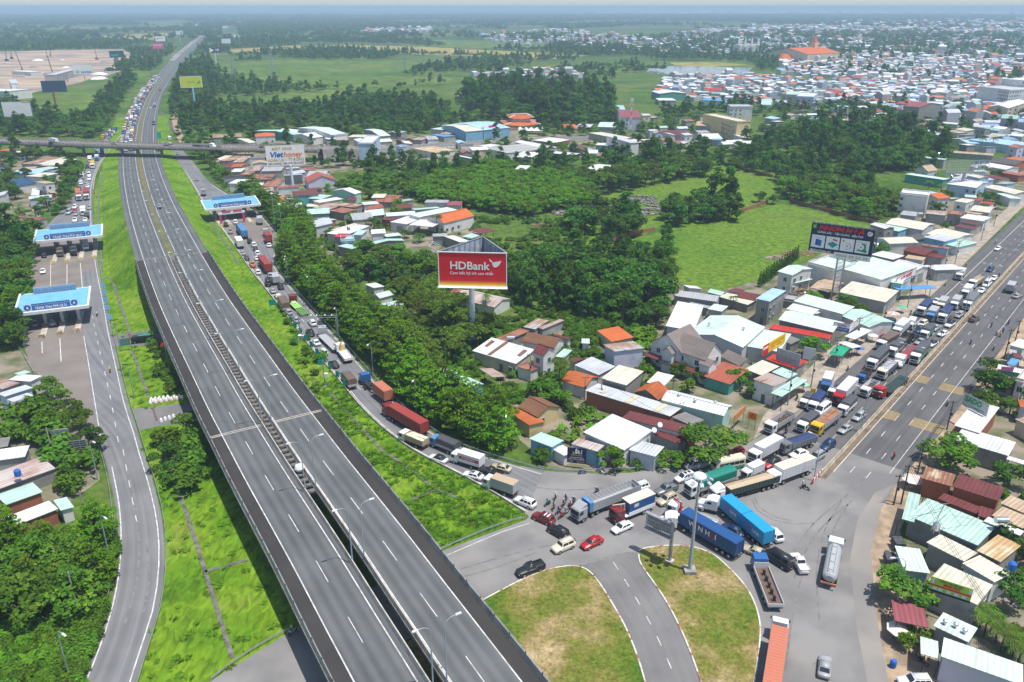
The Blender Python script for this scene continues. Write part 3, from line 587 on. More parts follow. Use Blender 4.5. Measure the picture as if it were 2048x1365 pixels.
def house(pts,z,typ,rise,roof,wall,label,opt='',cat=None,group=None,name=None):
 ctr,rz,W,D=frame3(*pts);W=max(W,1.5);D=max(D,1.5)
 cat=cat or('canopy' if 'c' in opt else 'house');name=name or{'house':'house','canopy':'canopy','shed':'shed','warehouse':'warehouse','shop':'shop'}.get(cat,'house')
 root=thing(name,label,cat,ctr,rz,group);block(root,ctr,rz,W,D,z,typ,rise,roof,wall,opt);SKEW[0]=0
 FOOT.append((ctr.x,ctr.y,rz,W/2,D/2));return root
def T3(n,a,b,c,z):return[C(n,a[0],a[1],z),C(n,b[0],b[1],z),C(n,c[0],c[1],z)]
HT="""
14|305,540|630,285|870,350|6|s|.5|white|zinc|white roofed metal shed behind the grey tiled villa|n|D
14|870,372|1420,545|1120,738|6.5|G|1.8|pale|zinc|large pale green gabled warehouse between the villa and the shops|v|W
14|1110,737|1400,570|1760,715|5|r|.3|pale|zinc|pale green lean-to shed under the yellow shop sign|n|D
14|1040,872|1240,988|1395,935|4.5|g|1.5|villa|cream|brown tiled house tucked behind the red-brown canopy
14|895,1098|1160,1212|1290,1045|4|r|.7|brick|green|red-brown roofed canopy hall beside the villa
14|1312,1014|1500,1092|1690,1000|4.2|r|.4|cream|conc|cream roofed shop between brown tiles and striped roof|n|S
14|1415,1152|1640,1242|1785,1135|6|s|.5|rust|white|white two storey shop with rust striped roof by the road|w|S
14|1615,1312|1740,1357|2005,1137|3.6|s|.5|mint|mint|mint green shop awning below the striped roof|c
14|1625,1048|1800,1130|1900,1082|4.6|r|.3|mint|white|mint roofed shop behind the striped roof shop|n|S
14|1560,902|1880,1020|1990,938|4|r|.4|red|conc|bright red roofed shop carrying the back of a panel sign|n|S
14|1430,592|1840,722|1960,690|3.8|r|.4|fibro|conc|grey-brown fibro roof beside the yellow sign|n|D
14|1570,575|2267,675|2317,612|5|s|.3|red|zinc|long bright red roofed shed behind the blue and white sign|n|D
14|1640,460|2290,572|2490,478|6|g|1.2|pale|conc|long pale green roofed hall with concrete side wall|n|W
14|1780,330|2080,402|2150,350|5|r|.4|white|white|white roofed house in front of the billboard mast
14|1440,232|1598,268|1765,122|7.5|s|.5|sky|conc|narrow two storey grey house with sky blue roof|w|house
14|1225,195|1430,245|1495,175|4|g|1|darkred|conc|dark red roofed house left of the sky blue roof
14|1115,145|1240,172|1310,115|4|s|.5|darkred|grey|small dark red roofed house at the meadow edge
14|1030,192|1340,290|1440,238|3.5|r|.4|cream|conc|cream flat roofed house in front of dark red roofs
14|480,185|985,243|1045,180|4|g|1|grey|grey|long grey fibro roofed shed at the meadow edge|n|D
14|665,285|880,345|910,305|3|s|.4|grey|grey|low grey lean-to behind the white roofed shed|n|D
14|890,345|1050,378|1110,300|4|s|.4|pale|grey|small pale roofed house between shed and warehouse
14|890,140|1045,185|1100,150|3.6|g|.8|mint|conc|small mint roofed hut at the meadow edge
14|595,95|665,128|825,105|3.5|s|1.2|white|white|steep white and teal board hut at the meadow edge|n|D
14|1740,232|1890,262|1920,190|3|f|0|grey|conc|flat grey concrete outhouse by the sky blue roof|np|D
15|465,252|1420,557|1545,440|4.5|s|.5|zinc|brick|long blue-grey roofed brick shed with cream skylights|nk|D
15|610,97|912,162|1150,15|6|f|0|cream|conc|tall flat cream roofed concrete hall beside the villa|n|W
15|1140,142|1340,185|1485,78|3.5|r|.3|white|grey|open white canopy in front of the villa|c
15|1020,255|1290,350|1415,240|3.4|G|1.7|orange|conc|weathered orange tiled house beside the white vented hall
15|1305,348|2035,515|2150,400|5.5|g|1.0|white|mint|white roofed hall with turbine vents near the round tree|v|W
15|1425,556|1660,642|1830,570|4|s|.4|fibro|conc|grey-brown fibro roof left of the round tree|n|D
15|845,577|1530,707|1640,612|5|s|.4|darkred|white|long dark red roofed house with satellite dishes
15|1235,745|1520,870|1620,800|4|s|.4|darkred|grey|lower dark red roof beside the big grey-white roof
15|1550,757|1650,802|1720,690|4|s|.3|brick|orange|small red-brown roof right of the long dark red roof
15|480,708|905,937|1180,718|5.4|r|.6|white|white|big grey-white corrugated hall on the bend|n|W
15|907,948|1227,992|1500,882|4|s|.7|zinc|zinc|grey lean-to with open front facing the bend|n|D
15|265,867|590,920|720,852|4.4|s|.3|rustw|blue|light blue shop with rusty checkered roof on the bend|n|S
5|1100,1290|1240,1337|1315,1290|4.2|s|.4|mint|blue|mint roofed blue house by the last roadside tree
15|110,912|212,1005|242,875|3|s|.3|white|white|small white lean-to beside the blue shop|n|D
16|300,800|745,975|920,840|4.5|r|1|white|cream|long cream row house with white and brown striped roof|wb|house
16|925,818|1062,858|1215,795|7|g|1.5|darkred|white|tall white two storey house with dark red gable roof|w|house
16|770,997|920,1062|1030,990|3.6|s|.4|rustred|white|low white annex with rust red roof
16|840,692|1190,784|1285,680|4.5|g|1.4|brown|white|old brown tiled house behind the white two storey house
16|505,692|610,727|900,580|4|s|.4|rustred|conc|long rust red roof in the shade of the bamboo|n|D
16|820,550|960,574|1140,462|4|s|.4|greyr|grey|faded pink and grey roof at the back of the brown house
16|1030,562|1078,582|1272,455|3.6|s|.3|rust|grey|narrow rust roofed strip beside the faded pink roof|n|D
16|1170,640|1340,692|1385,668|4|s|.3|darkred|white|small dark red roof right of the old brown tiles
16|1190,882|1290,897|1400,800|3|s|.3|mint|grey|pale patchwork lean-to beside the white gable wall|n|D
16|1470,757|1560,752|1615,668|3.2|s|.9|pale|white|tilted pale green sheet hut among banana plants|n|D
16|375,1047|470,1157|585,1090|3.6|s|.9|rust|rust|small open rust roofed hut above the mint roof|c|D
5|570,902|738,1010|822,965|4.5|g|1|mint|blue|mint roofed blue house behind the roadside trees|w|house
16|1290,1150|1545,1240|1670,1110|4|g|1.4|orange|white|white house with orange tiles patched dark red by the palm
16|1410,970|1690,1080|1890,1000|4|r|.4|zinc|white|grey-white roofed house behind the orange tiles
16|1350,920|1420,950|1520,905|3.5|s|.4|darkred|grey|small dark red roofed shack behind the coconut palm|n|D
5|1045,1095|1155,1157|1285,1095|4.2|g|1.5|brown|yellow|yellow house with hipped brown tiles among the gardens|w|house
5|985,1127|1100,1222|1185,1182|3.6|s|.6|orange|yellow|low orange tiled annex of the yellow house
16|-60,190|80,192|200,110|4|s|.5|rustred|grey|rust red roof half hidden behind the red billboard
16|85,197|500,332|640,225|4|g|1.2|rustw|white|white and rust gabled house behind the red billboard post
22|985,62|1060,112|1172,75|4|s|.4|white|white|white roofed house above the layered roadside trees
22|1070,172|1130,222|1238,150|4|G|.9|zinc|white|grey-white gabled house with orange porch above the lane
22|1100,312|1152,362|1412,262|3.2|s|.4|mint|white|open mint roof on posts beside the garden lane|c
12|765,207|880,247|1015,115|4|s|.4|white|conc|white shop awning under the blue and white sign|c
13|165,852|440,1017|585,890|5|g|.8|mint|white|mint green roofed shop row behind the white awning|n|S
12|535,402|690,432|815,320|3.3|s|.5|green|green|bright green tarpaulin awning by the road|c
12|690,272|822,347|895,300|3|s|.3|white|white|small white awning next to the green tarpaulin|c
6|730,472|985,562|1025,520|6|r|.5|pale|white|white house with pale roof at the foot of the billboard mast|w|house
6|960,422|1240,484|1312,422|5|r|.4|cream|grey|cream and grey roofed shop hall right of the billboard mast|n|S
6|700,515|830,560|865,535|4.4|s|.3|white|white|flat white roof below the billboard mast
13|215,327|620,482|845,330|7|r|.6|pale|white|big pale green roofed hall behind the red and white shop sign|n|W
13|630,487|765,502|960,350|6.4|s|.4|pale|mint|front bay of the big hall carrying the red and white sign|n|S
13|750,562|800,602|1055,455|3.6|s|.5|blue|blue|blue shop awning below the red and white sign|c
13|480,180|720,242|830,180|5|s|.4|white|grey|white roofed house behind the big pale hall
13|840,217|1050,247|1100,200|5|s|.4|tan|white|tan roofed house beside the big pale hall
13|725,267|990,352|1115,310|5.6|g|.8|white|white|white gabled shop right of the big pale hall|d|S
13|1120,312|1210,372|1388,270|4.5|s|.4|white|grey|white roofed corner shop near the red parasols|d|S
13|880,122|1095,192|1190,130|5|g|1.3|darkred|brick|dark red gabled house along the upper roadside
13|1095,192|1285,227|1330,180|4|s|.4|darkred|grey|lower dark red roof along the upper roadside
13|1030,72|1340,112|1370,85|5|s|.3|rustred|pblue|rusty red roof on a pale blue house
6|1475,107|1590,137|1645,105|6|s|.4|zinc|blue|bright blue walled house with pale roof
6|1600,147|1680,172|1748,130|4|s|.3|mint|white|mint roofed shop beside the blue walled house|n|S
6|1240,22|1460,62|1525,25|5|g|1|cream|zinc|long cream gabled hall above the billboard|n|W
6|1180,42|1320,77|1345,50|5|s|.3|mint|blue|mint roofed lean-to of the cream hall|n|D
6|1490,82|1650,122|1738,85|5|g|.8|cream|white|cream roofed house with a solar panel
6|1340,104|1400,128|1465,98|4.5|h|1.4|slate|grey|dark hipped roof house in front of the cream hall
6|610,302|695,327|808,285|7|g|.9|pale|white|two storey white house with pale roof by the clipped conifers|w|house
6|620,357|690,387|792,345|3.5|s|.3|mint|mint|mint lean-to roof in front of the two storey white house|c
6|790,397|905,422|1003,370|4|g|.8|tan|rust|tan roofed open timber shed among log piles|c|D
6|790,257|945,302|1055,255|7.5|f|0|pale|white|tall white walled hall with stepped parapet by the mast|np|W
17|810,472|1165,550|1270,405|4.5|s|.4|tanr|orange|tan and rust roofed house at the right roadside
17|1165,572|1720,720|1852,560|5|s|.4|darkred|orange|long dark red roof on an orange brick wall at the right
17|1030,712|1480,894|1557,800|4|s|.4|darkred|brick|lower dark red roof between brick wall and mint roof
17|1480,907|1670,952|1742,830|4.1|s|.3|darkred|brick|small dark red roof at the back of the mint hall
17|700,912|1510,1292|1692,1020|5|s|.5|mint|conc|large mint green roofed shop hall at the right roadside|n|S
17|545,937|690,967|890,660|4.2|s|.4|mint|mint|mint front canopy of the right roadside shop hall|c
17|915,1227|1340,1467|1480,1330|5|s|.4|cream|conc|pale cream roof between mint hall and green sign house
18|880,332|1480,592|1708,345|5.5|s|.5|cream|grey|large pale cream roofed house with the green banner|w|house
18|1340,107|1700,342|1882,205|5.2|s|.3|cream|white|cream back roof with the blue water barrel
18|580,192|866,192|870,-90|4|s|.3|pale|mint|narrow pale mint shop canopy along the right verge|n|S
18|530,782|935,882|860,600|3.3|s|.4|maroon|dark|maroon awning under the roadside tree|c
18|960,842|1380,1022|1522,850|4.5|s|.3|pale|conc|pale mint roof with one turbine vent|v|house
18|866,1167|1077,1252|1000,1010|3.5|s|.3|pale|mint|small pale awning with two seams near the parasol|c
18|1095,1182|2048,1582|2010,1300|5.5|s|.3|pale|lav|pale roofed lavender house with dark roof panel|w|house
17|1690,907|2040,1072|2135,930|5|s|.3|tan|conc|tan roof at the right edge beside the steel tank
17|1780,762|2040,882|2145,760|5|s|.3|tan|conc|tan roof at the right edge behind the dark red roof
17|1585,967|2000,1157|2037,1080|5.2|s|.3|white|conc|narrow white roof strip with steel water tank
17|1540,1332|1800,1482|1965,1230|5|s|.3|cream2|conc|cream roof behind the mint hall at the right edge
17|1190,17|1840,182|1985,25|5|s|.3|white|conc|white roofed concrete workshop behind the leafy tree|n|W
17|1840,242|2060,312|2082,255|3.2|s|.3|white|conc|small white porch roof of the concrete workshop|c
19|690,1202|980,1292|1192,1010|5.5|r|.3|white|brick|bright white roofed house carrying the green lettered frame|n|S
19|1275,507|1375,530|1442,455|5|s|.3|blue|white|small blue roofed shop at the right edge|n|S
19|1160,572|1470,622|1502,560|4.5|s|.3|white|greend|white roofed shop with pink banner at the right edge|n|S
19|1350,442|1440,447|1477,385|5|s|.3|darkred|grey|dark red roof above the blue roof at the right edge
19|1400,532|1500,547|1542,480|5|s|.3|tan|grey|tan roof beside the blue roof at the right edge
19|1350,302|1500,352|1542,250|5|s|.3|white|white|white roofed shop by the upper right poles|n|S
19|1280,392|1370,402|1422,350|4.4|s|.3|grey|grey|grey awning roof by the upper right poles|n|S
19|1200,707|1380,782|1422,690|4|s|.4|maroon|pink|maroon roofed house behind roadside trees at the right
19|1400,692|1500,722|1542,600|7|f|0|cream|pink|pink two storey house at the right edge|wp|house
19|1420,1002|1500,1012|1502,920|5|s|.3|orange|white|orange roof at the right edge below the pink house
21|-150,300|30,347|237,265|4|s|.4|rust|grey|rust roofed house beside the toll road at the left
21|-60,402|60,422|412,320|5|s|.5|zinc|pblue|grey roofed pale blue house beside the toll road
21|85,464|150,494|377,402|3.8|s|.3|zinc|white|lower grey porch roof of the pale blue house|c
21|140,227|345,274|327,170|4|s|.3|white|white|white roof behind the rust roof by the toll road
21|178,165|222,192|332,140|4|s|.3|mint|white|small mint roof at the toll road edge
21|165,517|290,580|377,525|3|s|.3|rustred|rust|low rust red shed roof by the roadside tree|n|D
21|-80,1132|300,1117|295,1010|4|r|.3|white|grey|long white roof among the left gardens
7|-110,185|-65,272|298,105|4|s|.3|rustw|conc|long rust and white striped roof at the left
7|-10,272|30,337|238,245|4|s|.3|mint|brick|mint roofed brick house at the left
7|40,397|100,444|347,345|4|s|.3|white|brick|long bright white roof beside the big trees at the left
7|315,302|355,364|432,335|3.6|s|.3|mint|white|small mint roof beside the bright white roof
21|-80,902|-60,1002|112,985|4|f|0|fibro|dark|dark grey flat roofed hut at the left edge
31|230,400|555,425|590,370|4|g|.8|sky|pblue|pale blue roofed house in the row below the flyover
31|360,280|570,290|860,180|4|s|.4|tanr|grey|tan and rust roof row just below the flyover
31|570,285|680,290|870,185|4|s|.4|white|grey|white strip roof in the row below the flyover
31|670,300|880,310|1030,210|4|s|.4|cream|orange|cream roofed house at the end of the row below the flyover
31|240,375|450,365|560,310|4|s|.3|tan|grey|faded tan roof left of the mint roof below the flyover
31|450,370|560,395|800,325|4|s|.4|mint|pblue|mint roofed pale blue house below the flyover
31|425,455|590,480|720,405|5|s|.4|cream|white|white house with cream roof beside the tan box house
31|515,540|640,572|780,545|7|s|.4|tan|white|tall white box house with tan roof below the flyover|w|house
31|640,650|730,700|810,690|3.4|s|.3|tan|rust|low tan roof in front of the white box house
31|100,535|225,600|490,555|5|G|2.2|dkblue|white|white house with dark blue gable roof
31|400,640|520,725|630,720|4|s|.3|white|grey|grey-white roof right of the dark blue gable
31|10,1090|160,1130|330,1040|4|g|1.2|rustred|white|rust red tiled house left of the upper toll canopy
31|195,1130|330,1150|385,1095|3.5|s|.3|red|white|bright red porch roof left of the upper toll canopy
31|385,1080|560,1100|600,1050|4|s|.3|maroon|grey|pinkish red roof left of the upper toll canopy
31|-40,1250|360,1230|370,1190|4|s|.5|cream|conc|cream roof at the left edge beside the upper toll canopy
31|-20,100|100,105|95,60|5|s|.8|terra|cream|orange roofed house at the left edge by the flyover
31|95,110|280,120|270,90|4|s|.3|white|grey|white roofed shed at the left by the flyover|n|D
32|100,215|470,200|480,155|4|s|.5|tanr|grey|long tan and orange roof beyond the flyover ramp
32|425,215|515,270|500,205|4.5|G|1|cream|white|small cream gabled house beyond the flyover
32|630,193|860,183|845,152|6.6|h|1.6|terra|white|white two storey house with bright orange roof beyond the flyover|w|house
32|690,120|1060,190|1040,155|6|G|1.6|mint|green|mint green gabled hall beyond the flyover|n|W
32|930,120|1080,150|1150,125|5|g|1.2|white|white|white gabled hall behind the mint hall|n|W
32|1100,170|1255,215|1400,185|6|G|1.8|white|white|white gabled workshop beyond the flyover|n|W
32|1135,90|1500,185|1660,165|7|G|2|pale|white|large pale roofed hall with blue fascia beyond the flyover|n|W
32|1540,235|1680,240|1700,215|4|s|.3|rust|dark|rust awning below the blue fascia|c
32|1710,200|1950,210|1960,175|6|s|.5|cream|cream|cream block house beside the blue tower house
32|1850,270|2010,275|2000,190|12|f|0|white|pblue|tall narrow pale blue tower house by the flyover road|wp|house
32|140,455|190,480|250,385|4|s|.4|darkred|grey|dark red roof at the slum edge below the flyover
32|180,485|260,490|305,380|4|s|.4|cream|grey|pale cream strip roof below the flyover
32|275,470|390,480|410,390|4|s|.4|tanr|grey|rusty tan strip roof below the flyover
32|400,490|520,490|585,390|4|s|.4|greyr|grey|grey and rust strip roof below the flyover
32|210,530|350,565|365,485|4|s|.4|darkred|white|square dark red roof below the pale strip roofs
32|365,545|490,545|495,500|4|s|.5|orange|grey|orange tiled roof beside the dark red square roof
32|370,600|490,600|495,555|4|s|.4|white|grey|white roof below the orange tiles
32|490,630|610,635|615,575|4|s|.4|tanr|conc|rusty tan roof in the slum row
32|600,590|710,590|690,520|4|s|.4|rust|grey|rust striped roof left of the honey billboard
32|720,590|945,590|935,535|4.5|s|.4|grey|grey|grey walled house under the honey billboard
32|570,690|830,690|850,620|5|s|.5|rustred|conc|rust red roof on grey concrete walls
32|350,730|510,735|550,680|5|s|.4|white|white|white house with windows by the ramp curve|w|house
32|505,765|700,755|740,710|4.4|s|.3|white|white|long white roof by the ramp curve
32|700,770|880,770|960,680|4.4|s|.4|rustred|white|rust red roof right of the long white roof
32|1215,655|1430,655|1480,590|5|g|2|grey|white|grey gabled villa right of the honey billboard post
32|1230,715|1560,690|1500,640|5|G|3|brick|lav|lavender gable house with terracotta roof edge
32|1090,870|1380,860|1300,800|6|s|.4|darkred|teal|turquoise house with dark red roof|w|house
32|1230,810|1400,800|1370,770|5|s|.4|darkred|conc|dark red box roof beside the pale green wall
32|1480,810|1770,840|1860,820|6|G|1.6|white|mint|broad white roof on pale green walls
32|1275,930|1360,950|1640,900|5|s|.4|white|cream|white roofed cream house below the turquoise house
32|1240,900|1380,915|1490,860|5|s|.3|mint|teal|mint roof attached to the turquoise house
32|1000,910|1130,920|1120,880|4|s|.3|pale|teal|pale mint porch left of the turquoise house
32|1210,990|1350,1000|1340,960|3.5|s|.3|cream|grey|small cream roof below the white roofed cream house
32|1330,1010|1480,1040|1560,960|4|s|.4|rust|conc|rust brown roof in the middle of the village
32|1500,1040|1640,1080|1690,1010|4|s|.4|rustred|conc|dark rust red roof in the middle of the village
32|1560,985|1760,1010|1850,965|4|s|.4|tanr|grey|pale tan roof in the middle of the village
35|810,255|960,240|950,205|4|s|.4|white|white|bright white roof right of the pale tan roof
35|660,210|750,210|740,170|4|s|.4|darkred|cream|dark red roof with yellow gable in the village
35|920,215|1130,220|1210,150|4|g|1|rustred|conc|large rust red roof at the plantation edge
35|870,185|1000,180|1060,135|5|s|.4|cream|grey|cream roof above the large rust red roof
35|1150,210|1180,225|1260,180|4|s|.3|grey|grey|small grey roof at the plantation edge
35|340,395|470,410|560,385|4|s|.5|sky|brick|pale blue tarp roof among the layered trees
35|480,500|520,505|770,430|5|s|.5|cream|cream|cream grooved roof in the lower village|n|W
35|490,530|650,560|840,450|5|s|.4|white|white|wide white roof in the lower village
35|545,560|640,570|620,525|6.5|s|.3|red|grey|grey box house with bright red roof
35|590,600|730,590|720,550|6|f|0|mint|pblue|pale blue flat roofed house right of the red roof box|np|house
35|700,545|790,545|860,490|6|s|.3|mint|white|mint strip roof beside the pale blue house
35|900,525|1040,520|1010,485|6|g|1|white|white|white gabled house in the lower village
35|1040,560|1195,550|1150,520|5|s|.3|pale|pale|pale roof at the end of the lower village
35|905,640|1190,585|1180,565|6|G|.8|mint|conc|grey concrete hall with mint roof edge|n|W
35|590,650|700,690|720,640|4.5|s|.3|mint|conc|mint roof among trees beside the concrete hall
35|1000,390|1080,410|1160,375|4.5|s|.4|darkred|brick|dark red porch roof of the open market hall
35|1030,365|1300,330|1360,290|5.5|g|.8|pale|white|pale roofed market hall behind the orange roofed house
35|1085,420|1240,445|1400,370|4.6|s|.4|white|white|white roofed open front hall beside the orange roofed house|d|house
35|1310,350|1380,385|1660,280|6|s|.4|pale|white|tall pale roofed hall behind the orange roof
35|1300,440|1500,475|1540,410|4.2|s|.3|white|dark|white canopy in front of the orange roofed house|c
35|1450,385|1600,430|1880,350|6|G|2.5|terra|white|white two storey house with big bright orange roof|w|house
35|1420,225|1640,235|1640,200|5|s|.4|grey|white|grey roofed house at the foot of the plantation
35|1620,250|1770,250|1780,210|5|h|1|maroon|pink|maroon hipped house at the foot of the plantation
35|1480,570|1620,555|1700,510|4.6|s|.5|grey|conc|grey concrete shed behind the billboard lamps|n|D
35|1620,560|1740,625|1830,600|4.6|s|.5|white|conc|white sloped roof shed behind the billboard|n|D
35|1880,500|1960,540|2080,490|4|s|.4|darkred|conc|dark red open shed right of the billboard top|c|D
35|1790,560|1880,580|1960,530|3.4|s|.3|mint|conc|mint canopy right of the billboard top|c
33|175,280|320,360|440,350|6|G|1.6|pale|grey|pale green gabled barn by the flyover road|n|W
33|545,400|600,420|700,400|4|g|1.8|slate|brick|dark tiled hut with red gable by the flyover road
33|460,320|600,330|600,300|4|s|.4|grey|grey|grey roofed house left of the dark tiled hut
33|735,400|840,410|850,370|4|s|.4|greyr|grey|faded grey roof hut by the flyover road
33|860,400|980,390|970,350|4|g|1|grey|white|grey gabled hut by the flyover road
33|960,345|1060,375|1090,330|4|s|.4|blue|grey|blue tarpaulin roof hut by the flyover road
33|1040,335|1140,345|1150,310|4|s|.4|rust|grey|rust orange roof beside the blue tarpaulin roof
33|950,280|1060,295|1050,255|5|s|.4|pale|grey|grey-green roof at the edge of the woods
33|1075,230|1290,310|1480,290|7|G|1.5|cream|blue|cream gabled hall beside the blue roofed depot|n|W
33|1250,215|1480,300|1720,255|7|G|2|sky|blue|large blue roofed depot with white signboards|n|W
33|1700,260|1800,290|1810,250|5|s|.4|maroon|cream|dull red roof between depot and pagoda
33|500,475|560,480|680,470|7|f|0|white|pblue|pale blue flat roofed house by the flyover road|wp|house
33|760,500|950,560|1150,520|4|s|.4|cream2|white|rusty cream roofed yard by the flyover road|n|W
33|1240,580|1390,635|1420,620|4|s|.4|white|grey|white roof strip among the trees
33|1500,470|1600,490|1640,450|5|s|.3|white|grey|white end roof of the grey sawtooth factory|n|W
33|1600,500|1800,570|2300,480|5|s|.4|grey|white|grey sawtooth factory roof with white skylights|k|W
33|1820,590|2040,600|2200,550|5|r|.4|white|white|long white roofed factory front|w|W
34|440,575|690,610|710,580|5|s|.4|white|dark|white roofed hut with dark front near the open lot
34|640,510|800,540|910,525|5|g|2|tile|white|brown tiled gable house near the open lot
34|800,580|950,585|940,540|4|s|.3|white|white|white porch of the brown tiled gable house
34|100,455|260,515|330,490|5|g|1|white|white|white gabled shed by the factory
34|300,440|490,475|510,415|4|s|.3|white|brick|white roof on low brick walls by the factory
34|950,490|1080,500|1050,470|4|s|.3|white|teal|white roofed turquoise hut at the open lot
34|910,360|1150,435|1250,410|5|s|.4|cream|grey|long cream roof below the telecom mast
34|1300,470|1560,460|1530,420|5|s|.3|cream|brick|cream roof on long brick wall at the open lot
34|1250,470|1330,460|1340,360|9|f|0|zinc|white|white concrete tank house under the telecom mast
34|1180,190|1400,190|1350,110|10|g|3|maroon|lav|tall lavender villa with rosy gabled roof|w|house
34|1150,110|1230,110|1240,60|9|f|0|sky|blue|pale blue box house behind the rosy villa|w|house
34|600,310|740,310|700,265|4|h|1.2|terra|cream|small orange roofed gatehouse at the woods edge
34|740,290|890,300|850,265|4|h|1|zinc|dark|white hipped pavilion at the woods edge
34|980,290|1190,300|1150,245|5|g|1|pale|grey|pale mint roof behind the street lamps
34|820,750|1000,770|1140,710|4|g|1|white|white|white gabled cottage alone among the garden trees
34|70,770|190,780|180,710|5|f|0|white|white|small white block hidden in the garden trees
36|755,485|990,570|1010,520|14|f|0|cream|yellow|tall cream four storey house beside the dark grove|wp|house
36|620,600|810,610|790,560|7|g|1.2|tan|grey|grey house with tan gable roof beside the tall cream house|w|house
36|965,400|1210,400|1190,380|11|f|0|zinc|white|white three storey house with balconies|wp|house
36|1710,290|1900,300|1890,255|11|f|0|white|pblue|pale blue three storey house in the town|wp|house
36|1590,265|1740,270|1700,235|9|g|1.5|mint|pink|pink house with mint gable roof in the town|w|house
36|1330,375|1440,380|1400,325|6|g|3|mint|white|white chapel-like house with pale green gable
36|700,330|940,345|900,315|6|s|.4|blue|white|white house with bright blue roof in the town
36|220,255|530,255|400,230|7|G|1.5|white|green|green walled hall with white roof at the woods edge|n|W
36|200,335|390,335|350,305|5|s|.4|white|grey|white flat shed at the woods edge|n|D
36|700,220|890,225|880,195|5|g|1|red|white|long house with dull red roof behind the town
36|640,750|840,740|830,685|5|g|2|white|white|white tent-like gable in the packed market roofs
36|780,760|880,765|880,735|5|s|.3|blue|grey|small bright blue roof in the packed market roofs
36|230,690|500,720|540,670|5|g|1|darkred|grey|dark red roof in the packed market roofs
37|840,490|990,510|980,450|14|g|2.5|maroon|conc|tall unfinished grey house with rosy roof
37|1030,480|1210,490|1180,450|13|f|0|white|white|tall white block house in the town|wp|house
37|1650,290|1900,330|1900,270|16|f|0|zinc|white|big white apartment block at the right edge|wp|house
37|1890,210|2100,230|2080,190|22|f|0|white|white|tall pale block at the right edge|wp|house
37|1330,410|1430,415|1420,390|5|h|1.2|red|white|small bright red roofed house in the town
37|1640,520|1780,530|1740,485|6|h|1.5|terra|cream|orange roofed house near the right edge
37|1780,500|1990,520|1980,440|9|G|2|white|cream|cream gabled three storey house near the right edge|w|house
37|1560,850|2150,960|2200,900|6|s|.5|sky|pblue|very long sky blue roofed factory at the right edge|n|W
37|1420,890|1540,890|1540,845|5|s|.4|sky|white|short sky blue roof beside the long factory|n|W
37|1260,985|1720,1015|1730,990|4|s|.3|tan|grey|long tan roofed shed behind the empty billboard frame|n|D
37|-20,350|130,360|110,325|6|g|1.5|red|grey|grey house with red gable roof behind the dark grove
38|820,155|1110,185|1150,165|6|s|.4|mint|grey|grey house with mint roof and green tank
38|735,285|910,310|1060,300|5|G|2.6|tan|white|white house with tan gable roof near the empty frame|w|house
38|650,355|1100,425|1170,400|5|s|.5|pale|green|long green walled shed with pale roof|n|D
38|1180,460|1520,515|1590,440|7|g|1.2|white|pblue|pale blue two storey house with arched windows|w|house
38|555,580|890,600|1005,560|10|f|0|white|white|stark white cubic villa with stepped roof terraces|wp|house
38|1205,670|1360,690|1490,650|7|s|.4|cream|white|white house with pale flat roof by the upper road|w|house
38|1405,770|1640,800|1710,740|6|g|.8|cream|grey|cream gabled shop by the upper road|n|S
38|1330,800|1500,830|1640,800|5|s|.4|tan|conc|tan roof below the cream gabled shop
38|1320,870|1600,920|1640,850|5|s|.4|white|white|white strip roof by the upper road|n|S
38|1300,920|1500,960|1550,930|4.6|s|.4|darkred|grey|dark red roof by the upper road
38|1115,820|1290,835|1360,790|6|s|.5|rustred|conc|unpainted concrete house with rusty roof|w|house
38|880,820|1120,840|1150,785|5|s|.4|greyr|grey|grey and brown roof below the white cubic villa
38|570,830|760,850|830,795|4.5|s|.4|grey|grey|grey roofed shed below the white cubic villa|n|D
38|1240,970|1440,1010|1480,970|5|s|.4|darkred|grey|dark maroon roof beside the cream house with panel
38|1640,500|1930,590|1990,540|6|g|.8|cream|white|cream roofed hall at the upper roadside|n|W
38|1760,580|1860,640|1940,610|5|s|.3|pale|white|pale roof shop at the upper roadside|n|S
38|1340,620|1480,630|1500,595|5|s|.3|mint|white|mint roof in front of the pale blue arched house
38|1400,650|1540,670|1570,640|4.6|s|.3|red|white|orange-red roof strip by the upper road
38|1550,690|1660,710|1690,680|4.6|s|.3|red|white|bright red awning roof by the upper road
38|1700,200|1980,250|2000,190|6|g|1.6|slate|brick|large dark grey hipped roof beyond the empty frame
38|1580,240|1840,300|1860,250|5|g|1|white|white|white roofed house beyond the empty frame
38|1770,330|1990,380|2010,345|4|s|.5|brick|brick|low brick house with terracotta roof
"""
for ln in HT.strip().split('\n'):
 n,a,b_,c_,z,typ,rise,roof,wall,label,opt,cat=(lambda q:q+['n',''][len(q)-10:])(ln.split('|'));n=int(n);z=float(z)
 f=lambda s:tuple(float(k)for k in s.split(','))
 if wall not in WC:wall='green'
 z*=.82 if z<7 and 'c' not in opt else 1
 house(T3(n,f(a),f(b_),f(c_),z),z,typ,float(rise),roof,wall,label,opt,dict(W='warehouse',D='shed',S='shop').get(cat))
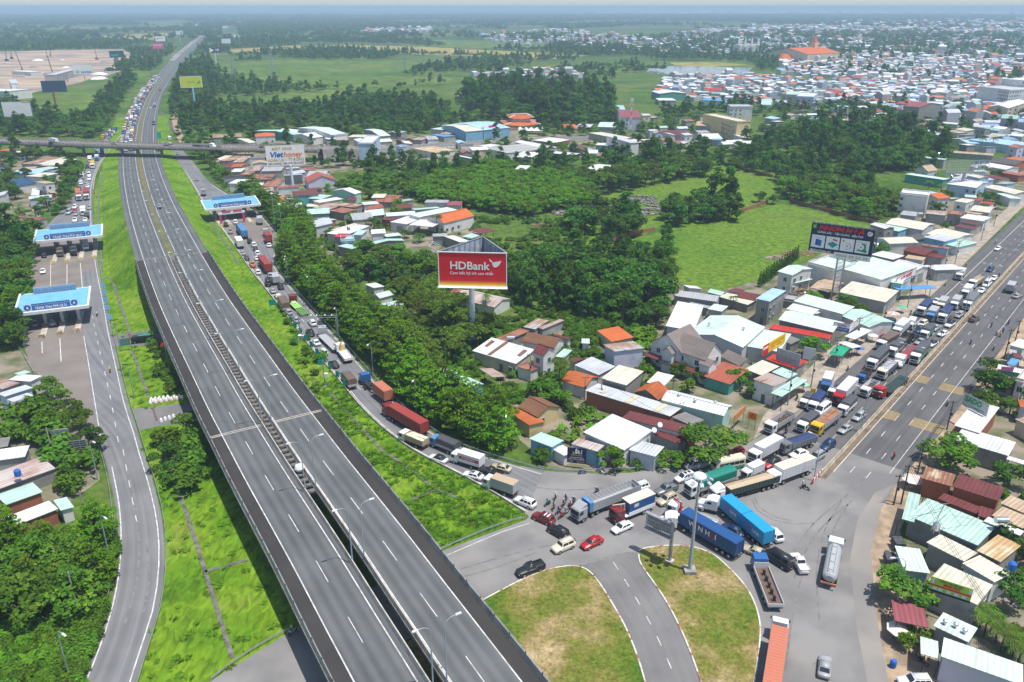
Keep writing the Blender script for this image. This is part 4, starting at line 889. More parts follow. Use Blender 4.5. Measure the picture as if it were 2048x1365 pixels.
#  VEHICLES
M_GLASS=mat('car_glass',(.03,.042,.05),rough=.06,var=.2,spec=.7);M_TYRE=MBk;M_RIM=mat('wheel_rim',(.42,.43,.44),rough=.35,metal=.6)
M_HEAD=mat('headlight_lens',(.75,.77,.78),rough=.1,spec=.6);M_TAIL=mat('taillight_lens',(.45,.02,.02),rough=.2,spec=.5);MCh=mat('chassis',(.05,.05,.052),var=.25,scale=3)
M_TARPD=mat('tarp_dark',(.085,.088,.095),rough=.8,var=.25,scale=1.2);M_PLATE=mat('number_plate',(.7,.7,.66))
PC=dict(white=(.78,.79,.80),silver=(.36,.375,.39),grey=(.16,.17,.175),black=(.022,.023,.026),red=(.42,.015,.02),dred=(.20,.02,.025),blue=(.03,.13,.36),dblue=(.02,.045,.13),teal=(.03,.22,.30),green=(.03,.28,.15),dgreen=(.03,.055,.045),yellow=(.68,.42,.02),gold=(.50,.45,.32),cream=(.70,.66,.50),orange=(.62,.22,.10),brown=(.16,.11,.08),lgrey=(.42,.43,.44),sky=(.02,.32,.60),cont_red=(.34,.055,.045),cont_or=(.52,.18,.11),cont_bl=(.02,.085,.25),tan=(.48,.37,.25),lime=(.30,.62,.16),sand=(.50,.39,.26),soil=(.36,.18,.09),bronze=(.13,.11,.09),lblue=(.10,.26,.50),tarp=(.085,.088,.095),tarpb=(.03,.05,.14),tarpg=(.02,.21,.15),box=(.60,.61,.62),pink=(.6,.1,.25))
def pc(k):return paint(PC[k])
def ring_loft(b,st,m=0):
 """st: (x,[(y,z)...half section from bottom to top]) mirrored; closed both ends"""
 i0=len(b.v);n=None
 for x,h in st:
  pts=h+[(-y,z)for y,z in reversed(h)];n=len(pts)
  for y,z in pts:b.v.append(Vc((x,y,z)))
 for s in range(len(st)-1):
  for k in range(n):
   b.f.append((i0+s*n+k,i0+s*n+(k+1)%n,i0+(s+1)*n+(k+1)%n,i0+(s+1)*n+k));b.m.append(m)
 e=i0+(len(st)-1)*n
 b.f.append(tuple(i0+k for k in range(n-1,-1,-1)));b.m.append(m);b.f.append(tuple(e+k for k in range(n)));b.m.append(m)
def wheel_mesh(r,w):
 def f():
  b=MB();n=16
  b.tube((0,-w/2,0),(0,w/2,0),r,n=n,m=0)
  for s in(-1,1):b.tube((0,s*w/2,0),(0,s*(w/2+.015),0),r*.62,r*.5,n=12,m=1)
  me=b.mesh('wheel',[M_TYRE,M_RIM]);return me
 return cached(('wheel',r,w),f)
CARS=dict(sedan=(4.6,1.8,.86,.95,1.45,.98,-1.72,.30,-1.15),hatch=(3.9,1.66,.9,.98,1.5,.95,-1.78,.35,-1.5),suv=(4.75,1.88,1.02,1.12,1.76,1.05,-2.12,.42,-1.90),mpv=(4.6,1.78,.95,1.06,1.70,1.25,-2.08,.45,-1.82),pickup=(5.3,1.86,1.04,1.14,1.80,1.05,-.85,.42,-.62),van=(5.8,2.0,1.15,1.35,2.35,2.25,-2.78,1.35,-2.66),boxy=(4.6,1.9,1.1,1.2,1.85,.85,-1.95,.62,-1.85))
def car_meshes(kind,c,rc):
 def f():
  L,W,zh,zb,zt,x0,x1,x2,x3=CARS[kind];l=L/2;w=W/2;out=[]
  b=MB();g=.26
  def sec(ww,z,zl=g):return[(ww*.92,zl),(ww,zl+.18),(ww,z-.16),(ww*.90,z)]
  rear=zb if kind not in('sedan',)else zb-.02
  st=[(-l,sec(w*.86,rear*.86,.38)),(-l+.12,sec(w*.95,rear-.02,.30)),(-l+.5,sec(w,rear)),(x1+.1 if kind!='pickup' else-.8,sec(w,zb)),(x0,sec(w,zb)),(x0+.15,sec(w,zh+.03)),(l-.45,sec(w*.97,zh-.06)),(l-.12,sec(w*.88,zh-.16,.30)),(l,sec(w*.74,zh-.30,.36))]
  st.sort(key=lambda s:s[0]);ring_loft(b,st)
  for s in(-1,1):
   b.box((x0-.35,s*(w+.09),zb+.08),(.12,.18,.14))
  if kind=='pickup':
   for q,d in(((-1.75,w-.06,1.22),(1.7,.09,.30)),((-1.75,-w+.06,1.22),(1.7,.09,.30)),((-2.58,0,1.16),(.07,W-.1,.34))):b.box(q,d)
  out.append(('body',b,'c',None))
  b=MB();wb=w*.90;wt=w*.76
  B=[(x0,-wb,zb-.03),(x0,wb,zb-.03),(x1,wb,zb-.03),(x1,-wb,zb-.03)];Tt=[(x2,-wt,zt),(x2,wt,zt),(x3,wt,zt),(x3,-wt,zt)]
  b.add(B+Tt,[(4,5,6,7),(0,1,5,4),(1,2,6,5),(2,3,7,6),(3,0,4,7)])
  b.box(((x2+x3)/2,0,zt+.015),(x2-x3-.1,wt*1.8,.03))
  out.append(('roof',b,'r',None))
  B=[Vc(p)for p in B];Tt=[Vc(p)for p in Tt]
  def pane(p,q,r,s,ix,iz,n):
   f=lambda a,c_:(p.lerp(q,a)).lerp(s.lerp(r,a),c_)
   nn=(q-p).cross(s-p).normalized()*.012*n
   return[f(ix,iz)+nn,f(1-ix,iz)+nn,f(1-ix,1-iz*.7)+nn,f(ix,1-iz*.7)+nn]
  for nm,(p,q,r,s)in(('windscreen',(B[0],B[1],Tt[1],Tt[0])),('rear_window',(B[2],B[3],Tt[3],Tt[2]))):
   m=MB();m.face(pane(p,q,r,s,.05,.08,1));out.append((nm,m,'g',None))
  for sgn,(p,q,r,s)in((1,(B[1],B[2],Tt[2],Tt[1])),(-1,(B[3],B[0],Tt[0],Tt[3]))):
   m=MB()
   nw=3 if kind in('van','suv','mpv')else 2
   for k in range(nw):
    a0,a1=.05+.9*k/nw+.015,.05+.9*(k+1)/nw-.015
    f=lambda a,c_:(p.lerp(q,a)).lerp(s.lerp(r,a),c_)
    nn=(q-p).cross(s-p).normalized()*.012
    m.face([f(a0,.12)+nn,f(a1,.12)+nn,f(a1,.88)+nn,f(a0,.88)+nn])
   out.append(('side_window',m,'g',None))
  for s in(-1,1):
   m=MB();m.box((l-.13,s*w*.66,zh-.27),(.12,.34,.14));out.append(('headlight',m,'h',None))
   m=MB();m.box((-l+.06,s*w*.74,zb-.20),(.10,.26,.18));out.append(('taillight',m,'t',None))
  m=MB();m.box((l-.02,0,.46),(.06,W*.62,.18));out.append(('grille',m,'k',None))
  m=MB();m.box((-l+.02,0,.62),(.05,.46,.13));out.append(('number_plate',m,'p',None))
  if kind=='pickup':
   m=MB();m.b2((-2.5,-w+.12,1.09),(-.9,w-.12,1.13));out.append(('cargo_bed',m,'k',None))
  if kind in('suv','boxy'):
   m=MB()
   for s in(-1,1):m.box(((x2+x3)/2,s*wt*.88,zt+.06),(x2-x3-.3,.05,.05))
   out.append(('roof_rail',m,'k',None))
  if kind=='boxy':
   m=MB();m.tube((-l-.02,0,1.0),(-l-.22,0,1.0),.36,n=14);out.append(('spare_wheel',m,'k',None))
  R_=dict(c=pc(c),r=pc(rc),g=M_GLASS,h=M_HEAD,t=M_TAIL,k=MCh,p=M_PLATE)
  res=[]
  for nm,mb,role,_ in out:
   me=mb.mesh(nm,R_[role])
   if nm in('body','roof'):me=bevel(me,.05,2,.35);me.polygons.foreach_set('use_smooth',[True]*len(me.polygons))
   res.append((nm,me))
  return res
 return cached(('car',kind,c,rc),f)
def put_wheels(root,ax,half,r,w=.24,M=None,dual=False):
 me=wheel_mesh(r,w)
 for x in ax:
  for s in(-1,1):
   o=link('wheel',me,root);T=Mx.Translation((x,s*(half-w/2),r));o.matrix_local=(M@T)if M else T
def make_car(kind,c,rc,pos,rz,label,cat,group=None,lod=0):
 nm={'sedan':'car','hatch':'car','suv':'car','mpv':'car','boxy':'car','pickup':'pickup_truck','van':'van'}[kind]
 root=thing(nm,label,cat,pos,rz,group);parts=car_meshes(kind,c,rc or c)
 for n_,me in parts:
  if lod and n_ in('number_plate','grille','roof_rail','headlight','taillight'):continue
  link(n_,me,root)
 L,W=CARS[kind][:2]
 if lod<2:put_wheels(root,(L*.30,-L*.29),W/2+.02,.33 if kind in('sedan','hatch','mpv')else.38,.22)
 return root
def cab_meshes(c,W,Lc,H,zf,style):
 """cab-over or bonneted cab with its front at x=0, running to x=-Lc"""
 def f():
  w=W/2;out=[];b=MB()
  if style=='conv':
   ring_loft(b,[(-Lc,[(w,.9),(w,1.0),(w,H-.1),(w*.9,H)]),(-Lc+1.4,[(w,.9),(w,1.0),(w,H-.05),(w*.88,H+.05)]),(-Lc+2.3,[(w,.8),(w,.9),(w*.98,H-.7),(w*.85,H-.45)])])
   ring_loft(b,[(-Lc+2.3,[(w*.9,.7),(w*.92,.9),(w*.86,1.75),(w*.7,1.95)]),(-.35,[(w*.78,.6),(w*.8,.8),(w*.72,1.5),(w*.55,1.68)]),(0,[(w*.66,.55),(w*.7,.75),(w*.6,1.3),(w*.45,1.42)])])
   for s in(-1,1):b.box((-1.0,s*w*.86,.85),(1.1,.4,.5))
   ws=[(-Lc+2.32,-w*.80,1.95),(-Lc+2.32,w*.80,1.95),(-Lc+2.16,w*.78,H-.48),(-Lc+2.16,-w*.78,H-.48)];sx0,sx1=-Lc+2.0,-Lc+1.1
  else:
   ring_loft(b,[(-Lc,[(w,zf),(w,zf+.1),(w,H-.12),(w*.92,H)]),(-.35,[(w,zf),(w,zf+.1),(w*.98,H-.12),(w*.90,H)]),(-.12,[(w*.98,zf-.15),(w,zf+.1),(w*.95,H-.45),(w*.86,H-.25)]),(0,[(w*.93,zf-.15),(w*.96,zf+.1),(w*.94,zf+(H-zf)*.42),(w*.9,zf+(H-zf)*.5)])])
   if style=='hi':ring_loft(b,[(-Lc,[(w*.9,H-.02),(w*.9,H+.7)]),(-Lc+.5,[(w*.9,H-.02),(w*.88,H+.65)]),(-.3,[(w*.8,H-.06),(w*.75,H)])])
   zz=zf+(H-zf)*.5
   ws=[(.045,-w*.84,zz-.12),(.045,w*.84,zz-.12),(-.085,w*.80,H-.30),(-.085,-w*.80,H-.30)];sx0,sx1=-.28,-min(Lc-.25,1.15)
  out.append(('cab_body',b,'c'))
  m=MB();m.face(ws);out.append(('windscreen',m,'g'))
  zz=zf+(H-zf)*.48
  for s in(-1,1):
   m=MB();q=[(sx0,s*(w+.012),zz),(sx1,s*(w+.012),zz),(sx1,s*(w+.012),H-.3),(sx0-.12,s*(w+.012),H-.3)]
   if style=='conv':q=[(x,y,z+.15 if z<2 else z-.2)for x,y,z in q]
   m.face(q if s<0 else q[::-1]);out.append(('side_window',m,'g'))
   m=MB();m.box((.0,s*w*.72,zf+.18)if style!='conv' else(-.1,s*w*.60,1.0),(.10,.36,.2));out.append(('headlight',m,'h'))
   m=MB();m.box((-.12,s*(w+.16),H-.55)if style!='conv' else(-Lc+2.3,s*(w+.16),H-.7),(.08,.18,.5));out.append(('mirror',m,'k'))
  m=MB();m.box((.03,0,zf-.12),(.14,W*.96,.34))if style!='conv' else m.box((.05,0,.62),(.2,W*.8,.3));out.append(('bumper',m,'k'))
  if style!='conv':m=MB();m.box((.035,0,zf+(H-zf)*.24),(.05,W*.62,.34));out.append(('grille',m,'k'))
  else:m=MB();m.box((.02,0,1.05),(.06,W*.42,.5));out.append(('grille',m,'k'))
  R_=dict(c=pc(c),g=M_GLASS,h=M_HEAD,k=MCh);res=[]
  for nm,mb,role in out:
   me=mb.mesh(nm,R_[role])
   if nm=='cab_body':me=bevel(me,.04,1,.45)
   res.append((nm,me))
  return res
 return cached(('cab',c,W,Lc,H,zf,style),f)
def ribbed_box(b,x0,x1,w,z0,z1,m=0,step=.42,d=.05):
 """container shell with vertical corrugations on the sides"""
 n=max(2,int((x1-x0)/step));b.b2((x0,-w,z0),(x1,w,z1),m)
 for k in range(n):
  xx=x0+.12+(x1-x0-.24)*(k+.5)/n
  for s in(-1,1):b.box((xx,s*(w+d/2),(z0+z1)/2),((x1-x0)/n*.5,d,z1-z0-.3),0,m)
 for s in(-1,1):
  for z in(z0+.07,z1-.07):b.box(((x0+x1)/2,s*(w+.03),z),(x1-x0,.08,.14),0,m)
 for xx in(x0,x1):
  for s in(-1,1):b.box((xx,s*(w+.005),(z0+z1)/2),(.14,.14,z1-z0+.04),0,m)
 nr=int((x1-x0)/.6)
 for k in range(nr):b.box((x0+(x1-x0)*(k+.5)/nr,0,z1+.015),(.28,2*w-.3,.03),0,m)
 for k in range(5):b.box((x0-.03,-w+2*w*(k+.5)/5,(z0+z1)/2),(.05,.07,z1-z0-.2),0,m)
def cargo_parts(kind,x0,x1,W,z0,h,c,c2):
 """body behind the cab between x0 (rear) and x1 (front)"""
 w=W/2;out=[];L=x1-x0;b=MB()
 if kind in('box','boxr'):
  b.b2((x0,-w,z0),(x1,w,z0+h));out.append(('cargo_box',b,c))
  m=MB();m.b2((x0-.02,-w-.02,z0+h-.1),(x1+.02,w+.02,z0+h+.03));out.append(('roof_panel',m,c2 or c))
  m=MB();m.b2((x0-.03,-.02,z0+.1),(x0-.01,.02,z0+h-.15));m.b2((x0-.04,-w*.5-.02,z0+.1),(x0-.01,-w*.5+.02,z0+h-.15));m.b2((x0-.04,w*.5-.02,z0+.1),(x0-.01,w*.5+.02,z0+h-.15));out.append(('door_bars',m,'lgrey'))
  m=MB();n=int(L/.9)
  for k in range(n+1):
   for s in(-1,1):m.box((x0+L*k/n,s*(w+.01),z0+h/2),(.05,.03,h))
  out.append(('side_ribs',m,c))
 elif kind=='tarp':
  n=7;prof=[(-w,z0+.0),(w,z0),(w,z0+h*.86)]+[(w*math.cos(PI*k/n),z0+h*.86+h*.14*math.sin(PI*k/n))for k in range(1,n)]+[(-w,z0+h*.86)]
  i0=len(b.v);ns=max(3,int(L/.8))
  for s in range(ns+1):
   dz=.05 if s%2 else 0
   for y,z in prof:b.v.append(Vc((x0+L*s/ns,y*(1-.012*(s%2)),z-(dz if z>z0+h*.5 else 0))))
  k_=len(prof)
  for s in range(ns):
   for k in range(k_):b.f.append((i0+s*k_+k,i0+(s+1)*k_+k,i0+(s+1)*k_+(k+1)%k_,i0+s*k_+(k+1)%k_));b.m.append(0)
  b.f.append(tuple(i0+k for k in range(k_)));b.m.append(0);b.f.append(tuple(i0+ns*k_+k for k in range(k_-1,-1,-1)));b.m.append(0)
  out.append(('tarpaulin',b,c))
  m=MB()
  for s in(-1,1):m.b2((x0-.03,s*w-.04,z0-.05),(x1+.03,s*w+.04,z0+.55))
  m.b2((x0-.06,-w,z0-.05),(x0-.01,w,z0+.55));out.append(('side_boards',m,c2 or 'lgrey'))
 elif kind in('stake','load'):
  for s in(-1,1):
   for k in range(4):b.box(((x0+x1)/2,s*(w-.03),z0+.12+h*.9*k/4+.08),(L,.06,h*.16))
   n=int(L/.9)
   for k in range(n+1):b.box((x0+.04+(L-.08)*k/n,s*(w+.02),z0+h/2),(.08,.07,h))
  for k in range(4):b.box((x0+.03,0,z0+.12+h*.9*k/4+.08),(.06,W-.1,h*.16))
  b.b2((x1-.08,-w,z0),(x1-.02,w,z0+h));out.append(('side_rails',b,c))
  m=MB();m.b2((x0+.02,-w+.05,z0-.06),(x1-.1,w-.05,z0));out.append(('cargo_floor',m,'brown'))
  m=MB()
  if kind=='stake':
   for k in range(int(L/1.0)):
    m.box((x0+.7+k*1.0,0,z0+h*.55),(.12,W*.5,.1));m.box((x0+.7+k*1.0,w*.5*(-1)**k,z0+h*.3),(.1,.1,h*.6))
   out.append(('cargo_frames',m,'black'))
  else:
   r2=random.Random(int(L*10))
   for k in range(int(L/.7)):
    for s in(-.5,.5):m.box((x0+.55+k*.7,s*w*.95,z0+h*.42+r2.random()*.2),(.66,w*.88,h*.8))
   out.append(('cargo_load',m,c2 or 'tan'))
 elif kind in('dump','dumpc'):
  prof=[(x0-.1,z0),(x1,z0),(x1+.05,z0+h),(x0-.25,z0+h*.93)]
  for s in(-1,1):b.prism(prof,s*w-.04,s*w+.04)
  b.b2((x1-.05,-w,z0),(x1+.05,w,z0+h+.1));b.b2((x0-.2,-w,z0+.05),(x0-.1,w,z0+h*.9))
  n=int(L/.75)
  for k in range(n):
   for s in(-1,1):b.box((x0+.3+(L-.5)*k/max(1,n-1),s*(w+.06),z0+h*.48),(.12,.08,h*.9))
  out.append(('dump_body',b,c))
  m=MB();ns=8;i0=len(m.v);r2=random.Random(5)
  for i in range(ns+1):
   for j in range(5):
    y=-w+.05+(W-.1)*j/4;m.v.append(Vc((x0-.05+(L-.05)*i/ns,y,z0+h*(.93 if kind=='dumpc' else.62)+(.18-.16*abs(j-2))*1.2+r2.uniform(-.05,.05))))
  for i in range(ns):
   for j in range(4):m.f.append((i0+i*5+j,i0+(i+1)*5+j,i0+(i+1)*5+j+1,i0+i*5+j+1));m.m.append(0)
  m.f=[tuple(reversed(f))if False else f for f in m.f];out.append(('cargo_load' if kind=='dump' else 'tarpaulin',m,c2 or 'sand'))
 elif kind in('flat','flatf','lowbed'):
  b.b2((x0,-w,z0-.22),(x1,w,z0));n=int(L/.9)
  if kind=='lowbed':
   b=MB()
   for s in(-1,-.34,.34,1):b.box(((x0+x1)/2,s*(w-.06),z0-.1),(L,.12,.2))
   for k in range(n+1):b.box((x0+L*k/n,0,z0-.08),(.14,W,.14))
   b.b2((x0+L*.52,-w,z0-.02),(x1-.2,w,z0+.01))
   b.prism([(x1-1.6,z0),(x1,z0),(x1,z0+.5),(x1-.9,z0+.5)],-w*.6,w*.6)
  else:
   for k in range(n):b.box((x0+L*(k+.5)/n,0,z0+.01),(.06,W-.04,.03))
  if kind=='flatf':
   for s in(-1,1):b.b2((x0,s*w-.04,z0),(x1,s*w+.04,z0+.5))
   b.b2((x0-.04,-w,z0),(x0+.04,w,z0+.5));b.b2((x1-.08,-w,z0),(x1,w,z0+1.2))
   m=MB()
   for k in range(int(L/1.6)):m.box((x0+1.2+k*1.6,0,z0+.5),(.14,.5,1.0));m.box((x0+1.2+k*1.6,0,z0+1.0),(.9,.12,.12));m.tube((x0+1.0+k*1.6,-.3,z0+.1),(x0+1.6+k*1.6,.3,z0+.9),.06)
   out.append(('cargo_frames',m,'black'));m=MB();m.b2((x0+.05,-w+.05,z0+.02),(x1-.1,w-.05,z0+.06));out.append(('cargo_floor',m,'brown'))
  out.append(('flat_bed',b,c))
 elif kind=='tank':
  n=14;prof=[]
  st=[]
  for t,sx in((0,.55),(.03,.86),(.08,1),(.92,1),(.97,.86),(1,.55)):
   st.append((x0+L*t,[(w*.95*sx*math.sin(PI*k/10),z0+.95-.95*sx*math.cos(PI*k/10))for k in range(0,11)]))
  for x,h_ in st:h_[0]=(.001,h_[0][1]);h_[-1]=(.001,h_[-1][1])
  ring_loft(b,st);out.append(('tank',b,c))
  m=MB();m.b2((x0+.8,-.35,z0+1.88),(x1-.8,.35,z0+1.93))
  for s in(-1,1):m.b2((x0+.7,s*.42-.03,z0+1.85),(x1-.7,s*.42+.03,z0+2.1))
  for k in range(4):m.tube((x0+1.4+k*(L-2.8)/3,0,z0+1.9),(x0+1.4+k*(L-2.8)/3,0,z0+2.08),.28,n=12)
  out.append(('walkway',m,'lgrey'))
  m=MB();m.b2((x0-.1,-w,z0-.2),(x0+.1,w,z0+.1));out.append(('rear_bumper',m,'orange'))
 elif kind=='open':
  n=int(L/.45)
  for s in(-1,1):
   b.b2((x0,s*w-.03,z0),(x1,s*w+.03,z0+h))
   for k in range(n+1):b.box((x0+L*k/n,s*(w+.04),z0+h/2),(.14,.07,h))
  b.b2((x0-.04,-w,z0),(x0+.04,w,z0+h));b.b2((x1-.04,-w,z0),(x1+.04,w,z0+h))
  b.b2((x0,-w,z0-.05),(x1,w,z0+.3));out.append(('cargo_body',b,c))
  m=MB()
  for k in range(n//2+1):
   xx=x0+.2+(L-.4)*k/(n//2);pts=[(xx,w*math.cos(PI*t/6),z0+h+.25*math.sin(PI*t/6))for t in range(7)];m.path(pts,.035,4)
  out.append(('roof_bows',m,'box'))
  m=MB();m.b2((x1-.7,-w-.1,z0+.2),(x1+.12,w+.1,z0+h+.25));out.append(('front_tarp',m,c2 or 'lblue'))
 elif kind in('c40','c20','c220'):
  if kind=='c220':
   ribbed_box(b,x0,x0+L/2-.06,w-.06,z0,z0+h);ribbed_box(b,x0+L/2+.06,x1,w-.06,z0,z0+h)
  elif kind=='c20':ribbed_box(b,x0,x0+6.06,w-.06,z0,z0+h)
  else:ribbed_box(b,x0,x1,w-.06,z0,z0+h)
  out.append(('container',b,c))
 return out
TR=dict(S=(5.4,1.85,1.65,2.15,.55,.95,1.75,.36),M=(7.4,2.25,1.85,2.55,.65,1.1,2.1,.44),L=(9.6,2.45,2.05,2.95,.75,1.25,2.35,.5),X=(11.8,2.5,2.15,3.05,.8,1.3,2.45,.52))
def truck_mesh(size,cab,kind,c,c2):
 def f():
  L,W,Lc,H,zf,z0,h,r=TR[size];l=L/2
  hh={'dump':1.25,'dumpc':1.35,'stake':1.5,'load':1.5,'flat':.3,'tank':1.9}.get(kind,h)
  P=[(n,me,Mx.Translation((l,0,0)))for n,me in cab_meshes(cab,W,Lc,H,zf,'std')]
  for n,mb,cc in cargo_parts(kind,-l,l-Lc-.15,W,z0,hh,c,c2):P.append((n,mb.mesh(n,pc(cc)),None))
  b=MB()
  for s in(-1,1):b.b2((-l+.1,s*.45-.09,z0-.45),(l-.4,s*.45+.09,z0-.18))
  b.b2((-l+.05,-W*.46,z0-.5),(-l+.18,W*.46,z0-.3))
  for s in(-1,1):b.b2((-l*.35,s*W*.40-.12,.45),(l-Lc-.6,s*W*.40+.12,z0-.22))
  P.append(('chassis',b.mesh('chassis',MCh),None))
  for s in(-1,1):
   m=MB();m.box((-l-.02,s*W*.36,z0-.3),(.06,.3,.16));P.append(('taillight',m.mesh('taillight',M_TAIL),None))
  ax=[l-Lc*.52,-l*.45]if size in 'SM' else([l-1.1,-l*.42,-l*.42-1.3]if size=='L' else[l-1.2,l-2.9,-l*.45,-l*.45-1.35])
  return P,ax,r,W
 return cached(('truck',size,cab,kind,c,c2),f)
def make_truck(size,cab,kind,c,c2,pos,rz,label,cat='truck',group=None,lod=0):
 root=thing('truck',label,cat,pos,rz,group);P,ax,r,W=truck_mesh(size,cab,kind,c,c2)
 for n,me,T in P:
  if lod and n in('mirror','headlight','bumper','grille','taillight','side_ribs','door_bars'):continue
  o=link(n,me,root)
  if T:o.matrix_local=T
 if lod<2:put_wheels(root,ax,W/2,r,.34)
 return root
def make_semi(cab,style,kind,c,c2,pos,rz,bend,label,Lt=12.6,group=None,lod=0,loaded=True):
 """pos = middle of the trailer; the tractor turns by `bend` about the king-pin"""
 root=thing('articulated_truck',label,'truck',pos,rz,group);l=Lt/2;kp=l-1.0;z0=1.28 if kind!='lowbed' else 1.05
 Lc=3.9 if style=='conv' else 2.3;H=3.0 if style!='conv' else 3.1
 T=Mx.Translation((kp,0,0))@Mx.Rotation(bend,4,'Z');fx=Lc+1.55+(.5 if style!='conv' else.35)
 for n,me in cab_meshes(cab,2.45,Lc,H,.85,style):
  if lod and n in('mirror','headlight','bumper','grille'):continue
  o=link(n,me,root);o.matrix_local=T@Mx.Translation((fx,0,0))
 def tb():
  b=MB();b.b2((-1.9,-.42,.75),(fx-.8,.42,1.0));b.b2((-.7,-.6,1.0),(.7,.6,1.14))
  for s in(-1,1):b.tube((1.9,s*.95,.7),(3.0,s*.95,.7),.3,n=10)
  return b.mesh('tractor_frame',MCh)
 o=link('tractor_frame',cached(('tfr',fx),tb),root);o.matrix_local=T
 put_wheels(root,(-.75,.6,fx-1.25),1.24,.5,.34,T)
 h=2.6 if kind[0]=='c' else{'dump':1.5,'dumpc':1.5,'open':1.9,'tarp':2.5}.get(kind,.3)
 def cg():return[(n,mb.mesh(n,pc(cc)))for n,mb,cc in cargo_parts(kind,-l,l,2.46,z0,h,c,c2)]
 for n,me in cached(('cargo',kind,c,c2,Lt),cg):link(n,me,root)
 def fr():
  b=MB()
  for s in(-1,1):b.b2((-l+.05,s*.5-.1,z0-.42),(l-.2,s*.5+.1,z0-.02))
  for k in range(7):b.box((-l+.4+(Lt-.8)*k/6,0,z0-.12),(.16,2.3,.16))
  for s in(-1,1):b.b2((l-3.6,s*.8-.08,.35),(l-3.35,s*.8+.08,z0-.1));b.b2((-l+4.6,s*1.18-.03,.6),(l-4.2,s*1.18+.03,.72));b.b2((-l+4.6,s*1.18-.03,.85),(l-4.2,s*1.18+.03,.97))
  b.b2((-l-.04,-1.2,.6),(-l+.06,1.2,.8));return b.mesh('trailer_frame',MCh)
 link('trailer_frame',cached(('tfr2',Lt,z0),fr),root)
 put_wheels(root,(-l+1.2,-l+2.5,-l+3.8),1.24,.5,.34)
 return root
def heading(F,Rr):d=F-Rr;return math.atan2(d.y,d.x)
KINDH=dict(sedan=.75,hatch=.75,suv=.9,mpv=.85,pickup=.9,van=1.15,boxy=.95,S=1.3,M=1.5,L=1.7,X=1.8)
def vpos(n,f,r,h,back=0):
 F=C(n,*f,h);Rr=C(n,*r,h);m=(F+Rr)/2;return Vc((m.x,m.y,0)),heading(F,Rr)
CATS=dict(sedan='car',hatch='car',suv='car',mpv='car',boxy='car',pickup='pickup truck',van='van')
